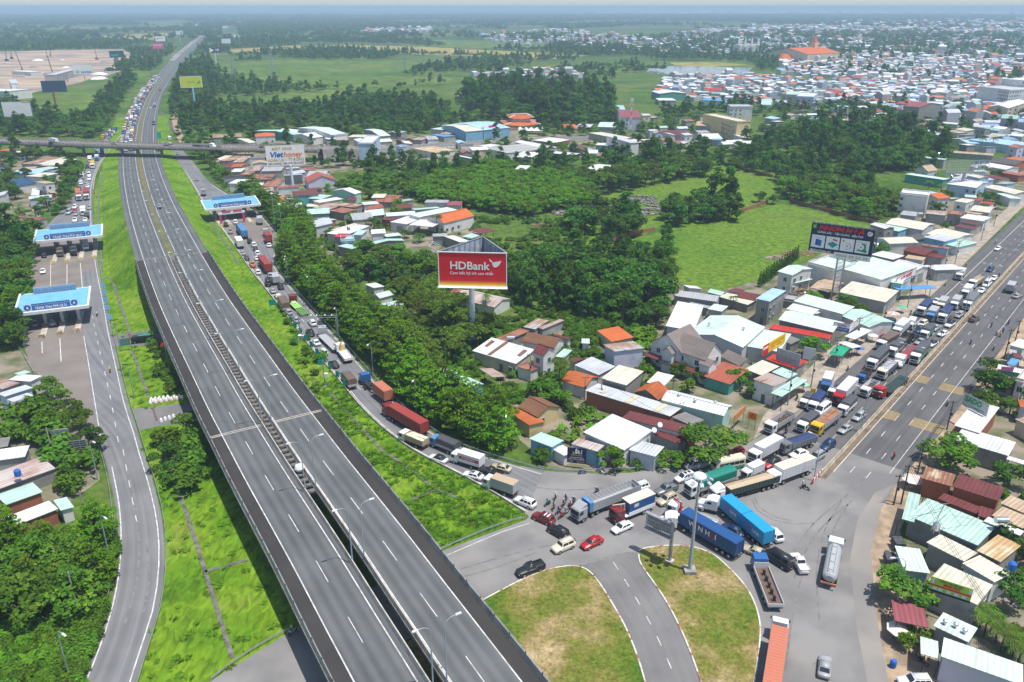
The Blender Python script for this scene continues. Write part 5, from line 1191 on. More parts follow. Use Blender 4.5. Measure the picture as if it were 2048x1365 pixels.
VT="""
L.stake|11|1330,225|1600,55|white,lgrey|white truck with open slatted bed full of black frames by the shops
M.tarp|11|1715,205|1865,85|white,tarp|white truck with dark canvas top left of the yellow truck
X.load|12|395,1250|640,1060|yellow,lgrey,soil|yellow cab truck with high grey sides and brown cargo
L.dump|11|1555,410|1785,335|grey,grey,tarpb|dark grey tipper truck under a bright blue tarpaulin
sedan|11|1388,345|1490,305|black|black car half hidden beside the white box truck
L.box|11|1195,525|1420,400|white,box|white truck with plain light grey box behind the small red hatchback
hatch|11|925,500|1050,450|red|small red hatchback parked under the round tree
van|11|420,635|655,580|silver|silver van with luggage on the roof beside the guard rail
bus|11|740,645|1035,585|white|white and green minibus by the round tree
mpv|11|285,795|505,725|white|white people carrier with two sunroofs beside the silver van
X.tarp|11|430,910|930,735|white,tarpg,lgrey|long white truck with green canvas over grey slatted sides
S.box|11|1080,735|1250,655|white,white|small white box truck between green canvas and sand trailer
suv|11|1315,635|1455,570|red,black|red car with black roof beside the big white box truck
X.box|11|1405,765|1780,625|white,box,cream|big white box truck with tan topped body at the median end
sedan|11|1640,510|1745,478|white|white car almost hidden behind the big white box truck
suv|11|1825,565|1965,480|silver|silver car beside the concrete median behind the white box truck
suv|11|1960,440|2085,355|dblue|dark blue car behind the silver car at the median
pickup|11|70,935|295,855|grey|grey pickup truck with empty tan bed in the junction
suv|11|90,1055|295,965|gold|pale gold car beside the grey pickup truck
suv|24|1185,225|1395,160|white,white|white car behind the long grey open top trailer
sedan|24|1010,690|1200,605|white|white saloon car crossing the junction in front of the dark red crane truck
sedan|24|660,870|860,775|red|bright red saloon car in the middle of the junction
boxy|24|330,900|540,810|cream|cream boxy off-road car with a rear spare wheel
suv|24|290,640|470,745|black|black car turning beside the cream off-road car
suv|24|130,505|290,575|dred|dark red car with striped roof at the grass nose
suv|8|1037,282|1130,320|white|white car heading up the ramp near the grass nose
pickup|8|1045,715|1180,668|black|black pickup truck beside the kerb of the grass island
sedan|9|425,572|520,612|gold|beige car squeezed beside the blue cab flatbed
van|9|548,592|672,668|black|black van between the beige car and white pickup
pickup|9|708,612|760,700|white|white pickup truck with covered bed in the junction
sedan|9|887,1205|878,1322|silver|silver car alone on the lower right carriageway
suv|9|1345,1352|1475,1352|white|white car parked at the bottom edge by the dirt verge
mpv|9|560,462|608,512|white|white car peeking out behind the bright blue containers
sedan|9|300,440|390,490|dblue|dark blue car caught between the two container trailers
M.box|12|505,790|565,640|blue,box|blue cab truck with pale grey box near the utility poles
S.stake|12|565,855|665,745|white,box|white light truck hidden behind the red box truck
X.box|12|640,925|830,725|red,box|red cab truck with long silver box body
S.tarp|12|255,965|340,870|white,tarp|white light truck with grey-green canvas at the roadside sign
M.tarp|12|365,995|465,880|white,tarpb|white truck with dark blue canvas beside the light truck
van|12|425,1055|545,965|white|white van in front of the yellow cab truck
M.tarp|12|705,1035|815,930|white,tarp,white|white truck with grey canvas and yellow stripe near the median
mpv|12|850,1130|950,1055|silver|silver people carrier in the inner lane beside a lamp post
sedan|12|690,1270|790,1205|silver|silver saloon near the lower end of the median
M.stake|12|945,835|1085,720|white,white|white truck with empty silver stake bed beside the red tractor
S.stake|12|912,675|1005,595|blue,brown|small blue open truck between two larger trucks
L.load|12|1135,635|1295,490|cream,grey,lgrey|cream cab truck with open dark sides and grey load
X.tarp|12|1022,525|1195,360|white,tarp|white cab truck with tall dark grey canvas near the dirt verge
X.tarp|12|1512,465|1665,290|white,tarp,green|white and green cab truck with dark canvas at the median
M.tarp|12|1272,365|1355,290|white,tarp|white truck with grey canvas behind the bonneted tractor
L.tarp|12|1140,290|1295,205|white,brown|white truck with faded beige canvas beside the verge
L.box|12|1312,155|1435,45|white,box|white truck with ribbed white box near the turquoise truck
M.stake|12|1370,260|1475,190|grey,black|black open truck between canvas trucks
suv|12|1490,222|1535,178|black|black car beside the black open truck
suv|12|1552,130|1615,88|dblue|dark blue car left of the grey canvas truck
M.tarp|12|1632,180|1715,100|white,tarp,green|white and green truck with grey canvas among cars
sedan|12|1560,262|1625,228|silver|pale silver car behind the red-brown flat trailer
sedan|12|1700,288|1770,248|white,black|white car with black roof beside the median
sedan|12|1822,168|1890,138|white|white saloon beside a lamp post at the median
suv|12|1897,68|1972,22|white,black|white car with dark glass roof near the median
sedan|12|1737,110|1795,68|silver|silver saloon right of the grey canvas truck
mpv|12|1592,58|1655,18|cream|cream people carrier beside the dashed lane line
S.box|12|1472,78|1512,10|white,white|small white box truck behind the ribbed white box
S.tarp|12|1310,62|1215,28|teal,black|turquoise truck parked in the shade of the shop awnings
hatch|12|1135,225|1200,180|red|red car parked behind the faded beige canvas truck
L.tarp|13|1005,845|1135,710|white,tarpb|white cab truck with dark blue canvas by the red parasols
sedan|13|1172,718|1240,672|white|white car behind the dark blue canvas truck
M.box|13|1242,778|1312,690|cream,lgrey|cream cab truck with grey box in the upper jam
M.box|13|1402,758|1462,680|white,lgrey|white truck with grey box in the upper jam
X.tarp|13|1540,770|1655,640|white,grey|big white cab truck with blue-grey canvas at the median
M.box|13|1132,888|1195,810|lblue,lgrey|blue cab truck with grey box in the upper jam
L.tarp|13|1262,908|1352,800|white,tarpb|white cab truck with violet-blue canvas
mpv|13|1442,872|1500,828|silver|silver car beside the median below the big blue-grey canvas truck
M.box|13|1522,628|1592,550|white,white|white box truck in front of the truck with tan load
L.load|13|1592,518|1735,430|white,tan,sand|white truck carrying a flat tan load
van|13|1752,528|1822,460|white|white van in the inner lane of the upper jam
sedan|13|1702,590|1752,558|white|white saloon in front of the white van
sedan|13|1840,452|1888,412|white|white saloon behind the white van
M.box|13|1455,430|1512,360|white,box|silver box truck alone in the outer lane
sedan|13|1885,112|1932,80|white|lone white car on the upper empty carriageway
suv|13|1800,352|1852,308|dblue|dark blue car alone in the upper lanes
pickup|13|1680,870|1610,912|bronze|bronze pickup truck driving away beside the median
M.box|6|1988,370|1958,418|box,lgrey|grey box truck driving away on the right carriageway
sedan|6|2025,435|1990,452|silver|silver car behind the grey box truck on the right carriageway
L.tarp|22|20,238|62,308|brown,brown|brown canvas truck at the mouth of the slip lane
mpv|22|70,338|112,382|silver|silver people carrier behind the brown canvas truck
suv|22|160,418|202,472|silver|grey-silver car beside the first green sign panels
suv|22|340,450|390,512|white|white car under the camera gantry
suv|22|320,565|362,622|black|black car just below the camera gantry
sedan|22|375,680|432,732|white|white saloon beside the grey flat trailer
suv|22|465,785|512,838|white|white car beside the green sign panels behind the saloon
sedan|22|580,925|642,985|black|black car with lit tail lights on the ramp
M.tarp|22|740,1080|822,1190|teal,brown|teal cab truck with dark canvas on the ramp
M.load|5|350,1248|512,1312|white,tan,cream|white truck loaded with cream boxes on the ramp
M.tarp|5|550,1285|682,1340|lblue,tarp,lgrey|blue cab truck with grey canvas on the ramp
sedan|8|535,35|612,62|white,black|white car with black rear on the ramp
M.boxv|8|690,38|800,72|white,white|white refrigerated truck with a red lettered band
pickup|8|832,108|932,142|black|black pickup truck beside the beige saloon on the ramp
sedan|8|900,92|985,112|gold|beige saloon overtaking the black pickup truck
sedan|8|735,135|822,158|white|white saloon with sunroof on the ramp near the junction
M.box|8|878,185|1000,228|white,lgrey,tan|white truck with weathered grey box on the ramp
pickup|23|410,535|416,592|silver|silver pickup truck leaving the far toll lanes
suv|23|350,448|356,492|black|dark car under the pink toll lane banner
suv|23|480,412|486,452|white|white car inside the far toll lane
L.box|23|495,650|572,790|white,box,white|white box truck just out of the far toll lanes
suv|23|668,668|688,722|black|black car behind the blue container at the far toll
suv|23|722,712|746,768|white|white car behind the black car at the far toll
sedan|23|750,775|766,822|black|black saloon between two white cars at the far toll
suv|23|778,828|792,888|white|white car left of the tall red container
sedan|23|768,900|786,955|white|white saloon beside the tall red container
sedan|23|578,832|596,882|silver|silver car behind the white box truck at the far toll
sedan|23|622,902|646,955|black|black car behind the silver car on the ramp
pickup|23|700,982|730,1048|orange|orange-red pickup truck on the ramp
suv|23|778,1082|802,1148|white|white car behind the orange-red pickup truck
M.box|23|810,370|822,462|lgrey,lgrey|grey box truck in the right hand far toll lane
sedan|23|940,718|946,782|white|white saloon alone beside the plaza kerb
mpv|23|948,1128|972,1192|silver|silver car behind the tall red container
M.box|23|1020,1160|1044,1262|grey,lgrey|grey box truck with pink top beside the kerb
van|23|918,1208|932,1302|black|black square van on the ramp
suv|23|1088,1285|1112,1342|black|black car in front of the dark red tractor
sedan|23|980,1345|1004,1395|silver|silver saloon behind the black square van
sedan|22|-45,160|-5,205|white|white saloon beside the dark red tractor
M.stake|32|36,798|42,852|box,lgrey|silver open truck climbing the ramp beyond the far toll
sedan|1|1150,1040|1152,1060|silver|silver car alone on the ramp beyond the far toll
sedan|1|1036,888|1042,906|silver|silver car under the flyover on the right ramp
sedan|1|931,1188|934,1220|silver|silver car alone on the right expressway carriageway
S.box|1|70,818|100,826|white,white|white truck at the left end of the flyover
M.box|1|284,822|340,828|white,white|white box truck on the flyover left of the jam
pickup|1|648,836|684,842|silver|silver pickup truck on the flyover above the left carriageway
M.stake|1|1010,848|950,842|silver,box|silver open truck on the flyover above the right ramp
sedan|1|1512,860|1545,866|black|black car on the flyover beside the honey billboard
M.tank|1|1003,822|978,792|white,silver|white tanker truck joining from the flyover ramp
sedan|4|185,585|212,625|silver|silver car leaving the lower toll canopy
suv|4|282,578|318,618|silver|pale car in the middle lane of the lower toll canopy
sedan|4|256,222|258,190|black|dark car between the two toll canopies
sedan|4|250,316|250,282|white|white car between the two toll canopies
M.tarp|4|350,210|352,160|brown,brown|brown truck under the upper toll canopy
M.tarp|4|430,200|430,158|black,tarp|black truck under the upper toll canopy
M.box|4|502,165|498,128|white,box|white truck under the upper toll canopy
S.load|4|790,697|868,690|black,black,green|black truck with green load parked under the viaduct
mpv|31|1058,908|1090,868|white|white car squeezing onto the left shoulder of the toll jam
van|31|958,985|1022,932|silver|silver van on the left shoulder of the toll jam
hatch|31|1050,960|1082,930|red|red car in the toll jam beside the silver van
sedan|31|1080,1010|1092,965|silver|silver car in the toll jam below the red car
pickup|31|1068,1110|1076,1040|white|white pickup truck nearest the upper toll canopy
M.box|31|1190,1000|1198,905|white,white|white box truck nearest the upper toll canopy
S.box|31|1245,1050|1250,975|black,grey|dark box truck beside the white pickup in the toll jam
sedan|31|1218,1095|1230,1052|white|white saloon nearest the toll canopy kerb
sedan|31|1280,920|1278,880|silver|silver car at the right kerb of the toll jam
L.tarp|31|1322,350|1338,230|white,yellow|white truck with yellow canvas in the toll jam
suv|31|1245,340|1262,285|black|black car left of the yellow canvas truck
M.box|31|1172,470|1178,415|white,white|white box truck in the upper toll jam
sedan|31|1158,565|1166,530|white|white saloon left lane in the upper toll jam
sedan|31|1150,528|1158,500|white|white saloon in front of the white box truck in the toll jam
sedan|31|1235,548|1242,515|silver|silver saloon middle lane in the upper toll jam
suv|31|1275,505|1284,462|white|white car right lane in the upper toll jam
van|31|1275,455|1280,395|white|white van right lane in the upper toll jam
suv|31|1252,615|1266,568|white|white car behind the red container in the toll jam
suv|31|1135,655|1142,612|black|dark roofed car behind the orange container in the toll jam
sedan|31|1208,430|1214,392|silver|silver saloon beside the white box truck in the toll jam
M.box|31|1285,235|1300,180|white,white|white box truck near the flyover in the toll jam
M.box|31|1385,215|1400,165|teal,white|teal cab truck near the flyover in the toll jam
suv|31|1405,165|1418,118|white|white car near the flyover in the toll jam
M.tarp|31|1462,115|1472,55|blue,tarpb|bright blue truck beside the flyover pier
S.box|31|1385,105|1395,70|white,teal|small teal topped truck under the flyover
"""
def band_text(root,s,c,h,x,y,z,width):return ltr(s,h,pc(c),root,(x,y,z),(PI/2,0,0)if y<0 else(PI/2,0,PI),width)
def bus(pos,rz,label):
 root=thing('minibus',label,'minibus',pos,rz);L,W,H=7.2,2.1,2.75
 b=MB();ring_loft(b,[(-L/2,[(.95,.4),(1.02,.9),(1.0,2.3),(.8,H)]),(-L/2+.3,[(1.0,.35),(W/2,.9),(1.03,2.4),(.85,H+.05)]),(L/2-.9,[(1.0,.35),(W/2,.9),(1.03,2.4),(.85,H+.05)]),(L/2-.3,[(1.0,.35),(W/2,.9),(1.0,2.0),(.8,2.35)]),(L/2,[(.9,.4),(.98,.8),(.9,1.25),(.8,1.4)])])
 link('body',bevel(b.mesh('body',pc('cream')),.06,2,.4),root)
 for s in(-1,1):
  b=MB();b.b2((-L/2+.2,s*(W/2+.0),.4),(L/2-.5,s*(W/2+.015),1.0));b.build('lower_panel',pc('green'),root)
  b=MB()
  for k in range(5):b.b2((-L/2+.4+k*1.2,s*(W/2-.02),1.4),(-L/2+1.5+k*1.2,s*(W/2+.012),2.1))
  b.build('side_window',M_GLASS,root)
 b=MB();b.face([(L/2+.01,-.8,1.42),(L/2+.01,.8,1.42),(L/2-.29,.76,2.3),(L/2-.29,-.76,2.3)]);b.build('windscreen',M_GLASS,root)
 put_wheels(root,(L*.3,-L*.28),W/2,.42,.26);return root
for ln in VT.strip().split('\n'):
 k,n,f,r,cs,label=ln.split('|');n=int(n);f=tuple(float(x)for x in f.split(','));r=tuple(float(x)for x in r.split(','));cs=cs.split(',')
 up=0.0;fly=' the flyover' in label and n==1 and 'under' not in label and 'joining' not in label;onex='expressway carriageway' in label
 size=k.split('.')[0];h=KINDH.get(size,1.2)
 if fly:up=7.55
 if onex:up=4.9
 F=C(n,*f,h+up);Rr=C(n,*r,h+up);m=(F+Rr)/2;pos=Vc((m.x,m.y,up if up else.03));rz=heading(F,Rr)
 lod=0 if m.length<330 else 1
 if k=='bus':bus(pos,rz,label);continue
 if '.' in k:
  kind=k.split('.')[1];v=kind=='boxv';kind='box' if v else kind
  kind={'dump':'dumpc'}.get(kind,kind)if 'tarpaulin' in label else kind
  o=make_truck(size,cs[0],kind,cs[1],cs[2]if len(cs)>2 else None,pos,rz,label,lod=lod)
  if v:
   b=MB();L_,W_,Lc_=TR['M'][:3]
   for s in(-1,1):b.b2((-L_/2+.2,s*(W_/2+.03),1.9),(L_/2-Lc_-.5,s*(W_/2+.045),2.6))
   b.build('red_band',pc('red'),o);band_text(o,'VISSAN','white',.42,-.9,-(W_/2+.055),2.25,3.2);band_text(o,'VISSAN','white',.42,-.9,W_/2+.055,2.25,3.2)
 else:
  o=make_car(size,cs[0],cs[1]if len(cs)>1 else None,pos,rz,label,CATS[size],lod=lod)
  if 'luggage' in label:
   r2=random.Random(3);b=MB()
   for q in range(9):b.box((-1.9+q*.38,r2.uniform(-.4,.4),2.5),(.5,.6,.25),r2.random())
   b.build('luggage',MCp,o)
  if 'sunroof' in label:
   b=MB();b.box((-.1,0,CARS[size][4]+.045),(.6,.8,.02));b.box((-1.0,0,CARS[size][4]+.045),(.6,.8,.02))if 'two' in label else None;b.build('sunroof',M_GLASS,o)
  if 'striped roof' in label:
   b=MB();b.box((-.5,0,CARS[size][4]+.05),(.25,1.1,.02));b.box((-1.2,0,CARS[size][4]+.05),(.3,1.1,.02));b.build('roof_stripe',pc('white'),o)
ST="""
conv|9|300,300|555,515|150,300|white,c220,sky|white bonneted tractor pulling two bright blue containers
conv|9|55,385|385,575|-65,400|white,c40,cont_bl|white bonneted tractor with a long dark blue lettered container
hi|24|770,400|1200,235|570,520|silver,open,lgrey,lblue|silver tractor with long grey ribbed open top trailer
hi|11|955,900|1335,790|800,950|white,dumpc,dgreen,sand|white tractor with dark green tipper trailer full of sand
std|12|1235,770|1395,645|1120,820|red,flat,dgreen|red tractor with long green flat trailer at the median
conv|12|1405,410|1545,290|1325,500|white,flat,cont_red|white bonneted tractor with red-brown flat trailer in the jam
std|22|110,200|320,400|80,90|dred,lowbed,lime|dark red tractor with lime green skeletal low trailer
std|22|470,600|650,770|460,500|lgrey,flat,lgrey|grey tractor with long grey flat trailer beside the trees
conv|22|1000,1130|1215,1300|915,1030|blue,c20,cont_or|blue bonneted tractor with a short orange container
std|5|310,1110|490,1215|265,1095|dred,c40,cont_red|dark red tractor with long dark red container on the ramp
std|23|530,490|625,620|500,470|black,c40,lblue|blue container truck queuing at the far toll
std|23|830,930|950,1080|815,890|white,c40,cont_red|tall red container truck on the ramp bend
std|23|895,560|945,670|880,510|lgrey,c20,cont_red|white tractor with short red container in the right toll lane
hi|9|615,1080|565,1420|625,960|white,c40,cont_or|white tractor with a faded orange container at the bottom edge
std|31|1132,735|1115,650|1135,850|white,c40,cont_or|white tractor with orange container in the toll jam
std|31|1238,715|1235,645|1245,820|white,c40,cont_red|white tractor with dark red container in the toll jam
"""
for ln in ST.strip().split('\n'):
 st,n,f,r,t,cs,label=ln.split('|');n=int(n);P=lambda s:tuple(float(x)for x in s.split(','));cs=cs.split(',')
 zc=2.5 if cs[1][0]=='c' else 1.8
 F=C(n,*P(f),zc);Rr=C(n,*P(r),zc);Tn=C(n,*P(t),1.6);d=(F-Rr);d.z=0;d.normalize();m=(F+Rr)/2;rz=math.atan2(d.y,d.x)
 q=Tn-F;bend=math.atan2(q.y,q.x)-rz;bend=(bend+PI)%(2*PI)-PI;bend=max(-.7,min(.7,bend))if abs(bend)<1.3 else 0
 Lt=12.4
 o=make_semi(cs[0],st,cs[1],cs[2],cs[3]if len(cs)>3 else None,Vc((m.x,m.y,.03)),rz,bend,label,Lt)
 if 'lettered' in label:
  for s in(-1,1):
   for tx,c_,x_ in(('W','white',-3.3),('A','red',-2.3),('N','white',-1.35),('H','white',.2),('A','red',1.15),('I','white',1.95)):
    ltr(tx,1.05,pc(c_),o,(x_+.0 if s<0 else-x_,s*1.29,2.75),(PI/2,0,0 if s<0 else PI),bold=.03)
 if 'two bright blue' in label:
  for s in(-1,1):
   for x0_ in(-3.4,3.0):
    for tx,c_,dx,wd in(('CHP','pink',-1.15,1.5),('LINE','white',.75,1.9)):
     ltr(tx,.62,pc(c_),o,(x0_+dx if s<0 else x0_-dx,s*1.29,2.55),(PI/2,0,0 if s<0 else PI),width=wd,bold=.03)
def crane_truck(n,f,r,cab,bed,box,crane,label):
 F=C(n,*f,1.5);Rr=C(n,*r,1.5);m=(F+Rr)/2;L,W,Lc,H,zf,z0,h,rr=TR['L']
 o=make_truck('L',cab,'flat',bed,None,Vc((m.x,m.y,.03)),heading(F,Rr),label);x=L/2-Lc-.5
 b=MB();b.box((x,0,z0+.5),(.5,.8,1.1));b.tube((x,.2,z0+.9),(x,.2,z0+2.3),.2,n=8);b.tube((x,.2,z0+2.2),(L/2-.6,-.9,H+.25),.17,.14);b.tube((x,.2,z0+1.6),(x,-1.1,z0+.5),.12);b.build('crane_arm',pc(crane),o)
 if box:
  c=MB();c.b2((-L/2+.1,-W/2+.08,z0+.02),(x-.6,W/2-.08,z0+2.45));c.build('site_cabin',pc(box),o)
  c=MB();c.b2((-L/2+.05,-W/2+.03,z0+2.45),(x-.55,W/2-.03,z0+2.58));c.build('cabin_roof',pc('cream'),o)
  c=MB();c.b2((-L/2,-W/2-.02,z0-.25),(x-.5,-W/2+.05,z0+.55));c.b2((-L/2,W/2-.05,z0-.25),(x-.5,W/2+.02,z0+.55));c.build('side_boards',pc('white'),o)
  for s in(-1,1):
   c=MB();c.b2((-.6,s*(W/2-.07),z0+1.3),(.5,s*(W/2-.05),z0+2.0));c.build('window',M_FRAME,o)
 else:
  c=MB();c.b2((-L/2,-W/2,z0),(x-.5,-W/2+.06,z0+.5));c.b2((-L/2,W/2-.06,z0),(x-.5,W/2,z0+.5));c.b2((-L/2,-W/2,z0),(-L/2+.06,W/2,z0+.5));c.build('side_boards',pc('white'),o)
crane_truck(24,(1000,530),(1430,355),'dred','white','cont_bl','tan','dark red crane truck carrying a blue site cabin with cream roof')
crane_truck(24,(1680,440),(2120,600),'white','white',None,'red','white truck with red folding crane behind the dark blue container')
crane_truck(22,(680,770),(775,890),'white','white',None,'yellow','white flatbed truck carrying yellow machinery on the ramp')
P0,rz0=vpos(9,(950,530),(905,775),1.8);make_truck('X','white','tank','silver',None,P0,rz0,'silver tanker truck with white cab driving up the right carriageway')
P0,rz0=vpos(9,(492,650),(592,905),1.3);make_truck('X','blue','flatf','box',None,P0,rz0,'blue cab truck with long low sided flatbed carrying black frames')
F=C(1,1235,850,9.3);Rr=C(1,1120,843,9.3);m=(F+Rr)/2;make_semi('white','conv','flat','black',None,Vc((m.x,m.y,7.5)),heading(F,Rr),0,'white bonneted tractor with black trailer on the flyover',group=None)
CW=['white']*9+['silver']*4+['grey','black','red','cream','blue','dblue','lblue']
JG='vehicles packed in the jam beyond the flyover';jr=random.Random(11)
def jam(P,s0,n,gap,kinds,lanes,sgn):
 s=np.r_[0,np.cumsum(np.linalg.norm(np.diff(P,axis=0),axis=1))];T=tgt(P);N_=np.stack([-T[:,1],T[:,0]],1);k=0;L={l:s0+jr.random()*6 for l in lanes}
 while k<n:
  l=min(L,key=L.get);d=L[l]
  if d>s[-1]-10:break
  p=[np.interp(d,s,P[:,j])for j in range(3)];t=[np.interp(d,s,T[:,j])for j in(0,1)];nn=(-t[1],t[0])
  pos=Vc((p[0]+nn[0]*l,p[1]+nn[1]*l,p[2]+.02));rz=math.atan2(t[1]*sgn,t[0]*sgn);dist=pos.length;lod=1 if dist<700 else 2
  if jr.random()<.62:
   kk=jr.choice(['sedan','suv','mpv','suv','van']);c=jr.choice(CW);L[l]+=CARS[kk][0]+gap*jr.uniform(.6,1.6)
   where='just beyond' if dist<800 else 'far beyond'
   make_car(kk,c,None,pos,rz,'%s %s in the solid jam %s the flyover'%(c.replace('dblue','dark blue').replace('lblue','light blue'),CATS[kk],where),CATS[kk],JG,lod)
  else:
   sz=jr.choice('SMMLX');ck=jr.choice(['box','tarp','box','tarp','stake']);c=jr.choice(['white','white','white','blue','red','yellow']);cc=jr.choice(['box','white','lgrey','tarp','tarpb','cont_red','tan']);L[l]+=TR[sz][0]+gap*jr.uniform(.6,1.5)
   where='just beyond' if dist<800 else 'far beyond'
   make_truck(sz,c,ck,cc,None,pos,rz,'%s cab truck with %s body in the solid jam %s the flyover'%(c,dict(box='pale',white='white',lgrey='grey',tarp='dark canvas',tarpb='dark blue',cont_red='dull red',tan='tan')[cc],where),'truck',JG,lod)
  k+=1
iB=int(np.argmin(abs(CL[:,1]-545)+1e4*(np.arange(len(CL))>iO+60)))
PJ=CL[:iB+1][::-1]
jam(PJ,0,245,1.5,None,(5.0,8.0,11.2),-1)
exitP=rsm(GP((212,279),(232,255),(250,236)),20);jam(exitP,0,14,2.0,None,(2.,-2.),-1)
for px,py,kk,c,lab in((900,722,'truck','tarp','dark truck alone on the right carriageway beyond the flyover'),(906,616,'truck','lgrey','grey truck on the right carriageway beyond the flyover'),(880,629,'sedan','white','white car beside the grey truck beyond the flyover'),(936,526,'suv','red','red car on the far right carriageway'),(1012,468,'truck','tarp','dark truck on the far right carriageway bend'),(1052,398,'truck','tan','tan truck farther along the right carriageway'),(1076,362,'truck','cont_red','red-brown truck on the far right carriageway'),(1148,275,'truck','box','pale truck very far along the right carriageway'),(1022,418,'sedan','silver','silver car far along the right carriageway')):
 p=C(1,px,py,1.5);i=int(np.argmin(np.hypot(CL[:,0]-p.x,CL[:,1]-p.y)));t=-tgt(CL)[i];pos=Vc((p.x,p.y,.35));rz=math.atan2(t[1],t[0])
 if kk=='truck':make_truck('M','white',('tarp' if c!='box' else 'box'),c,None,pos,rz,lab,lod=1)
 else:make_car(kk,c,None,pos,rz,lab,'car',lod=1)
#  STRUCTURES, SIGNS, LAMPS
def flatc(name,col,rough=.5):return mat('flat_'+name,col,rough=rough,var=.04,scale=.5,spec=.3)
FRd=flatc('red',(.64,.012,.02));FNv=flatc('navy',(.012,.02,.06));FWh=flatc('white',(.78,.78,.78));F_YEL=flatc('yellow',(.80,.55,.02));FOr=flatc('orange',(.75,.22,.03));FTe=flatc('teal',(.01,.30,.24));FBl=flatc('blue',(.02,.14,.42));F_SKY=flatc('sky',(.25,.52,.78));FGo=flatc('gold',(.50,.38,.06));FGn=flatc('green',(.02,.30,.10));F_LIME=flatc('lime',(.36,.55,.06));FGy=flatc('grey',(.40,.42,.45));F_PINK=flatc('pink',(.60,.05,.16));F_DK=flatc('dark',(.03,.035,.05));FPa=flatc('pale',(.62,.68,.74))
def zat(px,y,Y):
 v=(y-682.5)/FPX;t=Y/(cP-sP*v);return CH-t*(cP*v+sP)
def cx(n,p):s=SCF(n);return(OR[n][0]+p[0]*s,OR[n][1]+p[1]*s)
class Panel:
 """upright board standing on world points a -> b (left to right as seen from its front)"""
 def __init__(s,name,label,cat,a,b,h,group=None):
  s.a=Vc(a);d=Vc(b)-s.a;s.tilt=math.atan2(d.z,math.hypot(d.x,d.y));d.z=0;s.w=d.length;s.h=h;s.rz=math.atan2(d.y,d.x)
  s.root=thing(name,label,cat,s.a,s.rz,group)
 def board(s,x0,z0,x1,z1,m,d=.0,th=.12,name='board'):
  b=MB();b.b2((x0,-d-.0,z0),(x1,-d+th,z1));return b.build(name,m,s.root)
 def patch(s,x0,z0,x1,z1,m,d=.03,name='panel'):
  b=MB();b.b2((x0,-d,z0),(x1,-d+.02,z1));return b.build(name,m,s.root)
 def disc(s,x,z,r,m,d=.05,name='disc',sx=1.0):
  b=MB();b.tube((0,-d,0),(0,-d+.02,0),r,n=20);o=b.build(name,m,s.root);o.location=(x,0,z);o.scale=(sx,1,1);return o
 def poly(s,pts,m,d=.06,name='emblem'):
  b=MB();n=len(pts);b.add([(x,-d,z)for x,z in pts]+[(x,-d+.015,z)for x,z in pts],[tuple(range(n)),tuple(range(2*n-1,n-1,-1))]+[(i,n+i,n+(i+1)%n,(i+1)%n)for i in range(n)]);return b.build(name,m,s.root)
 def text(s,t,x,z,h,m,width=None,bold=0.0,d=.07,space=1.0,shear=0):return ltr(t,h,m,s.root,(x,-d,z),(PI/2,0,0),width,bold,space,shear=shear)
def billboard(label,tl,tr,hpx,base,face=FWh,pole=MSt,pr=.7,back=True,group=None,depth=1.6,thing_name='billboard'):
 """tl,tr: top corners (photo px); hpx: px height of the face; base: foot of the post"""
 B=G(*base);Y=B.y;zt=zat(0,(tl[1]+tr[1])/2,Y);zb=zat(0,(tl[1]+tr[1])/2+hpx,Y);a=G(*tl,zt);b=G(*tr,zt);h=zt-zb
 P=Panel(thing_name,label,'billboard',(a.x,a.y,zb),(b.x,b.y,zb),h,group);P.board(0,0,P.w,h,face,.0,.15,'face');
 c=P.root;inv=Mx.Rotation(-P.rz,4,'Z')@Mx.Translation(-P.a)
 bl=inv@B;m=MB();m.tube((bl.x,bl.y if abs(bl.y)<4 else.8,bl.z),(bl.x,bl.y if abs(bl.y)<4 else.8,.2),pr,pr*.85,n=16);m.build('post',pole,c)
 if back:
  m=MB();n=max(4,int(P.w/2))
  for k in range(n+1):
   x=P.w*k/n;m.box((x,.15+depth/2,h),(.12,depth,.12));m.box((x,.15+depth,h/2),(.12,.12,h));m.box((x,.15+depth/2,0),(.12,depth,.12))
  for z in(0,h*.5,h):m.box((P.w/2,.15+depth,z),(P.w,.1,.12))
  m.build('frame',MSt,c)
 return P
Bs_=G(943,692);Y=Bs_.y;zt=zat(0,505.5,Y);zb=zat(0,573,Y);a,b_,c_=G(876,504,zt),G(1013,507,zt),G(966,474,zt)
P=Panel('billboard','big red three sided bank billboard on a thick white post','billboard',(a.x,a.y,zb),(b_.x,b_.y,zb),zt-zb);w,h=P.w,P.h
inv=Mx.Rotation(-P.rz,4,'Z')@Mx.Translation(-P.a);bk=inv@Vc((c_.x,c_.y,zb))
P.board(0,0,w,h,FRd,0,.15,'face')
for k,mm in enumerate((F_YEL,flatc('amber',(.75,.36,.02)),flatc('amber2',(.68,.16,.02)))):P.patch(.1,.1+k*.45,w-.1,.1+k*.45+.44,mm,.03,'stripe')
P.text('HDBank',w*.455,h*.60,h*.23,FWh,w*.585,.03);P.text('Cam kết lợi ích cao nhất',w*.485,h*.385,h*.085,FWh,w*.64,.012)
ex=lambda u,v:(w*u,h*v)
P.poly([ex(.752,.835),ex(.80,.735),ex(.775,.73),ex(.752,.765)],FWh);P.poly([ex(.785,.72),ex(.925,.775),ex(.905,.68),ex(.87,.60),ex(.83,.575),ex(.805,.60),ex(.792,.66)],FWh)
m=MB()
for q,r in(((0,0),(w,0)),((0,h),(w,h))):m.box((w/2,-.02,q[1]),(w+.4,.3,.22))
for x in(0,w):m.box((x,-.02,h/2),(.22,.3,h-.2))
m.build('edge_trim',FWh,P.root)
